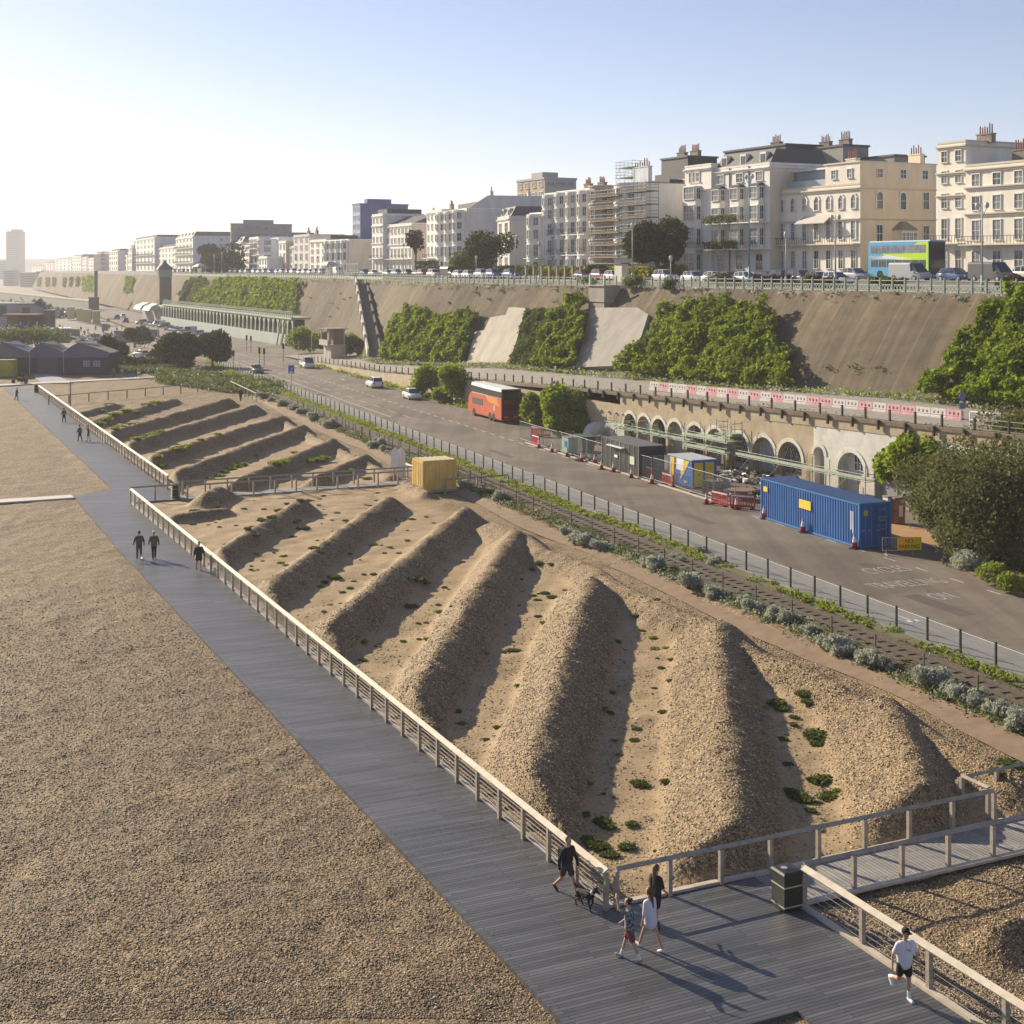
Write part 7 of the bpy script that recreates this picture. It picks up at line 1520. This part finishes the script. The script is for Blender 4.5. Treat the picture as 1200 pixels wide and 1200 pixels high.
# ================================================================== PEOPLE
def remesh(o,v,smooth=True):
    md=o.modifiers.new('r','REMESH');md.mode='VOXEL';md.voxel_size=v;md.use_smooth_shade=True
    return o
def rotx(a): return Matrix.Rotation(a,3,'X')
def person(label,loc,rot,h=1.75,legs=((.35,.1),(-.35,.5)),arms=((-.35,.4),(.35,.4)),top=None,topc=None,sleeve='short',bottom='shorts',botc=None,hair=hairb,hairlen='short',shoe=white,sock=None,near=True,female=False,extra=None,lean=.05,cap=None,skirtc=None,vox=None):
    """faces +Y. legs: (hip swing forward, knee bend); arms: (swing forward, elbow bend)"""
    s=h/1.75;o=thing('person',label,'person',loc,rot,None,s);v=vox or (.016 if near else .035)
    sw=.175 if female else .195
    hip=Vector((0,0,.94));fw=Vector((0,1,0));up=Vector((0,math.sin(lean),math.cos(lean)))
    neck=hip+up*.52;J={}
    lo=9
    for i,sx in enumerate((-1,1)):
        a,k=legs[i];hp=hip+Vector((sx*.09,0,-.02));kn=hp+Vector((sx*.005,math.sin(a)*.43,-math.cos(a)*.43));b=a-k;an=kn+Vector((0,math.sin(b)*.41,-math.cos(b)*.41));ft=b
        J[i]=(hp,kn,an,b);lo=min(lo,an.z-.075*math.cos(b)-(.1*math.sin(-b) if b<0 else 0))
    dz=-lo
    def T(p): return p+Vector((0,0,dz))
    m=MB()
    for i in(0,1):
        hp,kn,an,b=J[i];m.cap(T(hp),T(kn),.085,.058);m.cap(T(kn),T(an),.056,.036);d=Vector((0,math.cos(b*.7),math.sin(b*.7)));J[i]=(hp,kn,an,b,d)
        m.cap(T(an+Vector((0,0,-.03))),T(an+d*.14+Vector((0,0,-.045))),.038,.032)
    # torso
    for sx in(-1,1): m.cap(T(hip+Vector((sx*.055,0,0))),T(neck+Vector((sx*(sw-.09),0,-.10))),.10,.095,sy=.9)
    m.cap(T(neck+Vector((0,0,-.08))),T(neck+Vector((0,.01,.10))),.06,.052)
    hd=neck+Vector((0,.03,.205));m.ell(T(hd),(.078,.098,.118),14,10);m.cap(T(hd+Vector((0,.085,-.005))),T(hd+Vector((0,.108,-.025))),.012,.014);m.cap(T(hd+Vector((0,.07,-.085))),T(hd+Vector((0,.06,-.09))),.03,.03)
    for sx in(-1,1): m.ell(T(hd+Vector((sx*.08,-.005,-.005))),(.014,.024,.032),8,6)
    A={}
    for i,sx in enumerate((-1,1)):
        a,k=arms[i][:2];sh=neck+Vector((sx*sw,0,-.06));out=.10*sx
        if a>1.6: out=.25*sx
        el=sh+Vector((out,math.sin(a)*.28,-math.cos(a)*.28));b=a+k
        if len(arms[i])>2: wr=el+Vector(arms[i][2])
        else: wr=el+Vector((out*.1-.0,math.sin(b)*.25,-math.cos(b)*.25))
        m.cap(T(sh),T(el),.048,.038);m.cap(T(el),T(wr),.037,.026);d=(wr-el).normalized();A[i]=(sh,el,wr)
        m.cap(T(wr),T(wr+d*.07),.026,.033,sx=.8)
        if near:
            side=d.cross(Vector((1,0,0)));side=side.normalized() if side.length>.1 else Vector((0,1,0));cur=Vector((-sx,0,0))*.012
            for f,l in ((-.027,.062),(-.009,.072),(.009,.068),(.027,.052)): p0=wr+d*.085+side*f;p1=p0+d*l*.55+cur;m.cap(T(p0),T(p1),.0095,.009,6);m.cap(T(p1),T(p1+d*l*.45+cur*1.6),.009,.008,6)
            m.cap(T(wr+d*.03+side*.03),T(wr+d*.075+side*.06+cur),.012,.010,6)
    remesh(m.build('body',skin,o),v if not near else .0115)
    if near:
        for sx in(-1,1): q=MB();q.ell(T(hd+Vector((sx*.03,.088,.012))),(.011,.007,.008),8,6);q.build('eye',black,o)
    # top
    if topc:
        m=MB();e2=.022;low=hip+Vector((0,0,-.02 if top!='long' else -.12))
        for sx in(-1,0,1): m.cap(T(low+Vector((sx*.075,0,.06))),T(neck+Vector((sx*(sw-.075),0,-.095))),.115+e2*.3,.10+e2,12,sy=.95)
        if top in('loose','long'): m.cap(T(low+Vector((0,-.01,0))),T(hip+Vector((0,0,.2))),.17 if top=='loose' else .19,.15,14,sx=1.1)
        for i in(0,1):
            sh,el,wr=A[i];q=el if sleeve!='short' else sh.lerp(el,.72);m.cap(T(sh),T(q),.066,.056)
            if sleeve=='long': m.cap(T(el),T(el.lerp(wr,.95)),.054,.042)
        remesh(m.build('hoodie' if sleeve=='long' else 'shirt',topc,o),v)
    if botc:
        m=MB();m.cap(T(hip+Vector((-.06,0,.06))),T(hip+Vector((.06,0,.06))),.118,.118)
        for i in(0,1):
            hp,kn,an,b,d=J[i];q=hp.lerp(kn,.62 if bottom=='shorts' else .35 if bottom=='hotpants' else 1.);m.cap(T(hp),T(q),.108,.098 if bottom!='trousers' else .075)
            if bottom=='trousers': m.cap(T(kn),T(an),.075,.058)
        remesh(m.build('trousers' if bottom=='trousers' else 'shorts',botc,o),v)
    for i in(0,1):
        hp,kn,an,b,d=J[i];m=MB();m.cap(T(an+Vector((0,0,-.035))),T(an+d*.155+Vector((0,0,-.05))),.048,.042);m.cap(T(an-d*.03+Vector((0,0,-.035))),T(an+Vector((0,0,-.02))),.045,.045);f=remesh(m.build('shoe',shoe,o),v)
        if sock: m=MB();m.cap(T(an),T(an.lerp(kn,.35)),.046,.05);remesh(m.build('sock',sock,o),v)
    m=MB();m.ell(T(hd+Vector((0,-.015,.022))),(.09,.105,.112),14,10)
    # face opening: keep hair off the front by shifting the cap back
    m.v=[(x,y-.02 if y>T(hd).y else y,z) for x,y,z in m.v]
    m.v=[(x,min(y,T(hd).y+.045) if z<T(hd).z+.055 else y,max(z,T(hd).z-.06)) for x,y,z in m.v]
    if hairlen=='long': m.cap(T(hd+Vector((.0,-.09,.02))),T(hd+Vector((.02,-.13,-.42))),.07,.03)
    if hairlen=='bun': m.ell(T(hd+Vector((0,-.10,.09))),(.045,.045,.045),8,6)
    m.build('hair',hair,o,True)
    if cap: m=MB();m.ell(T(hd+Vector((0,-.005,.055))),(.098,.112,.085),14,8);m.box(-.07,.07,T(hd).y+.07,T(hd).y+.19,T(hd).z+.04,T(hd).z+.055);m.build('cap',cap,o,True)
    if extra: extra(o,T,hip,neck,hd,A,J)
    return o
cb_=mk('black cloth',(.016,.016,.018),.85);cw=mk('white cloth',(.66,.64,.70),.8);cg_=mk('grey print cloth',(.06,.06,.065),.85,(.28,.28,.29),14,ramp=(.45,.55));cm=mk('maroon cloth',(.20,.05,.055),.85);cn_=mk('navy cloth',(.02,.022,.045),.85);co_=mk('olive cloth',(.12,.12,.085),.85);cgr=mk('grey cloth',(.09,.09,.095),.85);cbe=mk('beige cloth',(.28,.24,.2),.85)
def h2(a,b): return math.atan2(b.y-a.y,b.x-a.x)-math.pi/2
# walker with dog by the fence corner (walking to the right)
def backpack(o,T,hip,neck,hd,A,J): m=MB();m.loft([[(x*.14,-.13+y*.09,T(neck).z+z) for x,y in((-1,-1),(1,-1),(1,1),(-1,1))] for z in(-.48,-.08)]);m.build('backpack',cn_,o)
person('person in black hoodie and dark shorts walking the dog beside the fence corner',G(664,1047),h2(G(655,1045),G(690,1062)),1.76,((.42,.05),(-.30,.55)),((.1,.3),(-.2,.3)),None,cb_,'long','shorts',mk('charcoal cloth',(.05,.05,.052),.85),mk('fair hair',(.22,.14,.07),.6),'short',black,extra=backpack,lean=.1)
# trio
def crop(o,T,hip,neck,hd,A,J): m=MB();m.box(-.12,.12,-.135,-.13,T(neck).z-.40,T(neck).z-.12);
person('person in printed dark T-shirt and maroon shorts with one hand raised to the head',G(738,1125),h2(G(738,1125),G(705,1120)),1.66,((-.35,.10),(.35,.05)),((2.4,.5,(.12,.08,.22)),(.25,.6)),'loose',cg_,'short','shorts',cm,hairb,'bun',mk('grey trainers',(.3,.3,.3)),white,female=True)
person('person with long auburn hair in an oversized white shirt and black shorts',G(762,1113),h2(G(762,1113),G(730,1098)),1.70,((.42,.05),(-.40,.10)),((-.15,.4),(.15,.5)),'long',cw,'elbow','hotpants',cb_,hairr,'long',mk('white trainers',(.7,.7,.7)),None,female=True)
person('person in black T-shirt and black shorts standing behind the white shirted woman',G(768,1087),h2(G(768,1087),G(795,1075)),1.74,((.1,.05),(-.1,.05)),((.2,.9),(.1,.8)),None,cb_,'short','shorts',cb_,mk('light brown hair',(.12,.07,.04),.6),'long',black,None,female=True)
def tick(o,T,hip,neck,hd,A,J):
    m=MB();z=T(neck).z-.17;y=.158;m.add([(-.075,y,z+.035),(-.045,y+.004,z-.03),(.085,y,z+.055),(-.035,y+.004,z-.005)],[(0,1,2,3)]);m.build('emblem',black,o)
person('person in white T-shirt and black cap walking by the near fence at lower right',G(1060,1172),h2(G(1060,1172),G(1085,1195)),1.82,((.08,.05),(-.25,1.0)),((.15,.45),(-.25,.25)),'loose',cw,'short','shorts',cb_,hairb,'short',mk('white trainers',(.7,.7,.7)),white,extra=tick,cap=cb_)
# dog
def dog(label,loc,rot,s,coat,belly):
    o=thing('dog',label,'dog',loc,rot,None,s);m=MB();m.cap((0,-.26,.44),(0,.20,.46),.12,.15);m.cap((0,.2,.46),(0,.02,.44),.145,.13);m.cap((0,.26,.52),(0,.42,.66),.085,.065);m.ell((0,.47,.70),(.075,.10,.075),10,8);m.cap((0,.52,.68),(0,.64,.655),.042,.03)
    for sx in(-1,1):
        m.cap((sx*.08,.22,.42),(sx*.08,.25,.22),.05,.032);m.cap((sx*.08,.25,.22),(sx*.08,.22+.1*sx,.04),.03,.024);m.cap((sx*.08,.22+.1*sx,.03),(sx*.08,.27+.1*sx,.025),.026,.024)
        m.cap((sx*.08,-.26,.42),(sx*.08,-.18,.26),.075,.045);m.cap((sx*.08,-.18,.26),(sx*.08,-.32-.05*sx,.16),.036,.026);m.cap((sx*.08,-.32-.05*sx,.16),(sx*.08,-.29-.05*sx,.04),.024,.022);m.cap((sx*.08,-.29-.05*sx,.03),(sx*.08,-.24-.05*sx,.025),.026,.022)
        m.cap((sx*.055,.46,.75),(sx*.075,.43,.81),.028,.012)
    m.cap((0,-.34,.47),(0,-.52,.58),.035,.02)
    remesh(m.build('body',coat,o),.014);m=MB();m.cap((0,.33,.58),(0,.35,.6),.085,.085,sy=.9);m.build('collar',belly,o,True)
    return o
dog('black dog with white chest walking just ahead of its owner',G(686,1064),h2(G(664,1050),G(706,1072)),.95,mk('black fur',(.015,.014,.014),.8),mk('white fur',(.5,.48,.45),.8))
m=MB();a=G(668,1050)+e((0,0,.9));b=G(690,1065)+e((0,0,.55));m.tube(a,b,.008,n=4);link('dog_lead',m.mesh('dog_lead',black),label='thin dark lead from the walker to the black dog',cat='lead')
dog('small white dog trotting at the boardwalk edge behind two walkers',G(167,660),h2(G(167,660),G(150,640)),.65,mk('white fur',(.5,.48,.45)),cbe)
# middle distance
aw_=h2(G(182,654),G(170,642))
person('person in dark jacket and brown trousers walking away with the small white dog',G(163,655),aw_,1.78,((.2,.05),(-.2,.2)),((.2,.3),(-.2,.3)),None,cgr,'long','trousers',mk('brown cloth',(.11,.085,.065),.85),hairb,'short',black,near=False,vox=.022)
person('person in olive jacket and white cap walking away on the boardwalk',G(180.5,655),aw_,1.76,((-.15,.05),(.2,.05)),((.2,.3),(-.2,.3)),'loose',co_,'long','trousers',cb_,hairg,'short',black,near=False,vox=.022,cap=white)
person('person in dark brown coat walking close to the long fence, right of two walkers',G(233,668),aw_+math.pi,1.75,((.25,.05),(-.2,.4)),((.1,.3),(-.1,.3)),'long',mk('dark brown cloth',(.045,.03,.03),.85),'long','shorts',mk('dark brown cloth',(.045,.03,.03)),hairb,'short',black,near=False,vox=.022)
for px,py,l,tc_,bc_ in ((75,495,'dark clothed walker nearest the far litter bin by the upper fence',cgr,cb_),(93.5,517,'walker in dark top on the upper boardwalk, left one of a close pair',co_,cb_),(103.5,517,'walker in black with bare legs, right one of a close pair by the fence',cb_,None),(19.5,469,'dark lone walker at the far left of the upper boardwalk',cn_,cb_),(133,443,'walker in grey on the far white path, left one of a close pair',cgr,cb_),(143,442.5,'walker in beige on the far white path, right one of a close pair',cbe,cgr),(159,442,'walker in dark clothes on the far white path, middle of the line',cb_,cb_),(165.5,441.5,'walker in olive on the far white path, right of the middle one',co_,cb_),(179,440.5,'walker in pale green on the far white path near the scrub',mk('pale green cloth',(.25,.3,.15)),cb_),(190.5,440,'walker in a bright yellow jacket at the end of the far white path',mk('hi vis cloth',(.55,.65,.05)),cb_),(282,470,'dark standing figure by the bend in the cycle path fence',cb_,cb_)):
    person(l,G(px,py,.0 if px<282 else .5),random.uniform(0,6) if px<282 else 0,1.75,((.2,.05),(-.2,.2)),((.2,.3),(-.2,.3)),None,tc_,'long' if bc_ else 'short','trousers' if bc_ else 'shorts',bc_ or cb_,hairb,'short',black,near=False,vox=.04)
# buggy / bike at the path crossing
o=thing('cargo_bicycle','dark cargo bicycle standing where the far paths cross','bicycle',G(23,449.5),.1);m=MB();m.tube((-1.0,-.03,.35),(-1.,.03,.35),.34,n=16);m.build('wheel',black,o);m=MB();m.tube((1.,-.03,.35),(1.,.03,.35),.34,n=16);m.build('wheel',black,o);m=MB();m.box(-.3,.9,-.35,.35,.35,1.0);m.build('box',black,o);m=MB();m.bar((-1,0,.35),(-.5,0,.95),.05);m.bar((-.5,0,.95),(.3,0,.5),.05);m.bar((-.7,0,.6),(-.75,0,1.05),.04);m.bar((.9,0,.5),(.7,0,1.25),.05);m.build('frame',black,o)
person('rider in black standing astride the dark cargo bicycle',G(26,449),.3,1.75,((.2,.1),(-.2,.2)),((.6,.3),(.6,.3)),None,cb_,'long','trousers',cb_,hairb,'short',black,near=False,vox=.045)
for px,py in ((95,389),(103,391),(112,388),(121,392),(128,386),(137,390),(143,386),(170,388),(118,384),(150,391),(99,394),(131,395)):
    if 'fp' not in lib: lib['fp']=person('distant dark clothed figure in the far beach car park',G(px,py,.3),random.uniform(0,6),1.75,((.2,.05),(-.2,.2)),((.2,.3),(-.2,.3)),None,cgr,'long','trousers',cb_,hairb,'short',black,near=False,vox=.06);lib['fp']['group']='distant figures in the far car park'
    else: dup(lib['fp'],G(px,py,.3),random.uniform(0,6))
# ================================================================== LIGHT, AIR, CAMERA
SC=bpy.context.scene
cam=bpy.data.cameras.new('Camera');co=bpy.data.objects.new('Camera',cam);C.objects.link(co);co.location=(0,0,H);co.rotation_euler=(math.pi/2,0,0)
cam.sensor_width=36;cam.sensor_height=36;cam.sensor_fit='HORIZONTAL';cam.lens=36*F/1200;cam.shift_y=(HZ-600)/1200;cam.clip_start=.5;cam.clip_end=20000;SC.camera=co
sd=Vector((-.715,.70,0)).normalized();EL=math.radians(24)
sun=bpy.data.lights.new('Sun','SUN');sun.energy=SUN_E;sun.angle=math.radians(.53);sun.color=(1,.86,.64);so=bpy.data.objects.new('Sun',sun);C.objects.link(so)
dirv=Vector((sd.x*math.cos(EL),sd.y*math.cos(EL),math.sin(EL)));so.rotation_euler=dirv.to_track_quat('Z','Y').to_euler()
w=bpy.data.worlds.new('World');SC.world=w;w.use_nodes=True;n=w.node_tree;n.nodes.clear()
sk=n.nodes.new('ShaderNodeTexSky');sk.sky_type='NISHITA';sk.sun_disc=False;sk.sun_elevation=EL;sk.sun_rotation=math.atan2(sd.x,sd.y);sk.altitude=0;sk.air_density=.8;sk.dust_density=SKY_DUST;sk.ozone_density=2.6
bg=n.nodes.new('ShaderNodeBackground');bg.inputs[1].default_value=SKY_S;wo=n.nodes.new('ShaderNodeOutputWorld');tn=n.nodes.new('ShaderNodeMix');tn.data_type='RGBA';tn.blend_type='MULTIPLY';tn.inputs[0].default_value=1;tn.inputs[7].default_value=(1.12,.98,1.0,1);n.links.new(sk.outputs[0],tn.inputs[6]);n.links.new(tn.outputs[2],bg.inputs[0]);n.links.new(bg.outputs[0],wo.inputs[0])
if HAZE>0:
    m=bpy.data.materials.new('haze');nn=nt(m);o=node(nn,'ShaderNodeOutputMaterial');v=node(nn,'ShaderNodeVolumePrincipled');v.inputs['Density'].default_value=HAZE;v.inputs['Color'].default_value=(.97,.97,1,1);v.inputs['Anisotropy'].default_value=.2
    nn.links.new(v.outputs[0],o.inputs['Volume'])
    MB().box(-6100,6100,-700,7100,-2,150).build('haze',m,kind='stuff',label='pale sea haze over the shore')
SC.view_settings.view_transform='Standard';SC.view_settings.look='None';SC.view_settings.exposure=EXPO;SC.view_settings.gamma=1
SC.render.engine='CYCLES';cy_=SC.cycles;cy_.use_denoising=True;cy_.max_bounces=6;cy_.diffuse_bounces=3;cy_.glossy_bounces=3;cy_.transmission_bounces=3;cy_.volume_bounces=1;cy_.transparent_max_bounces=6
cy_.use_adaptive_sampling=True;cy_.adaptive_threshold=.02;cy_.caustics_reflective=False;cy_.caustics_refractive=False;cy_.sample_clamp_indirect=8
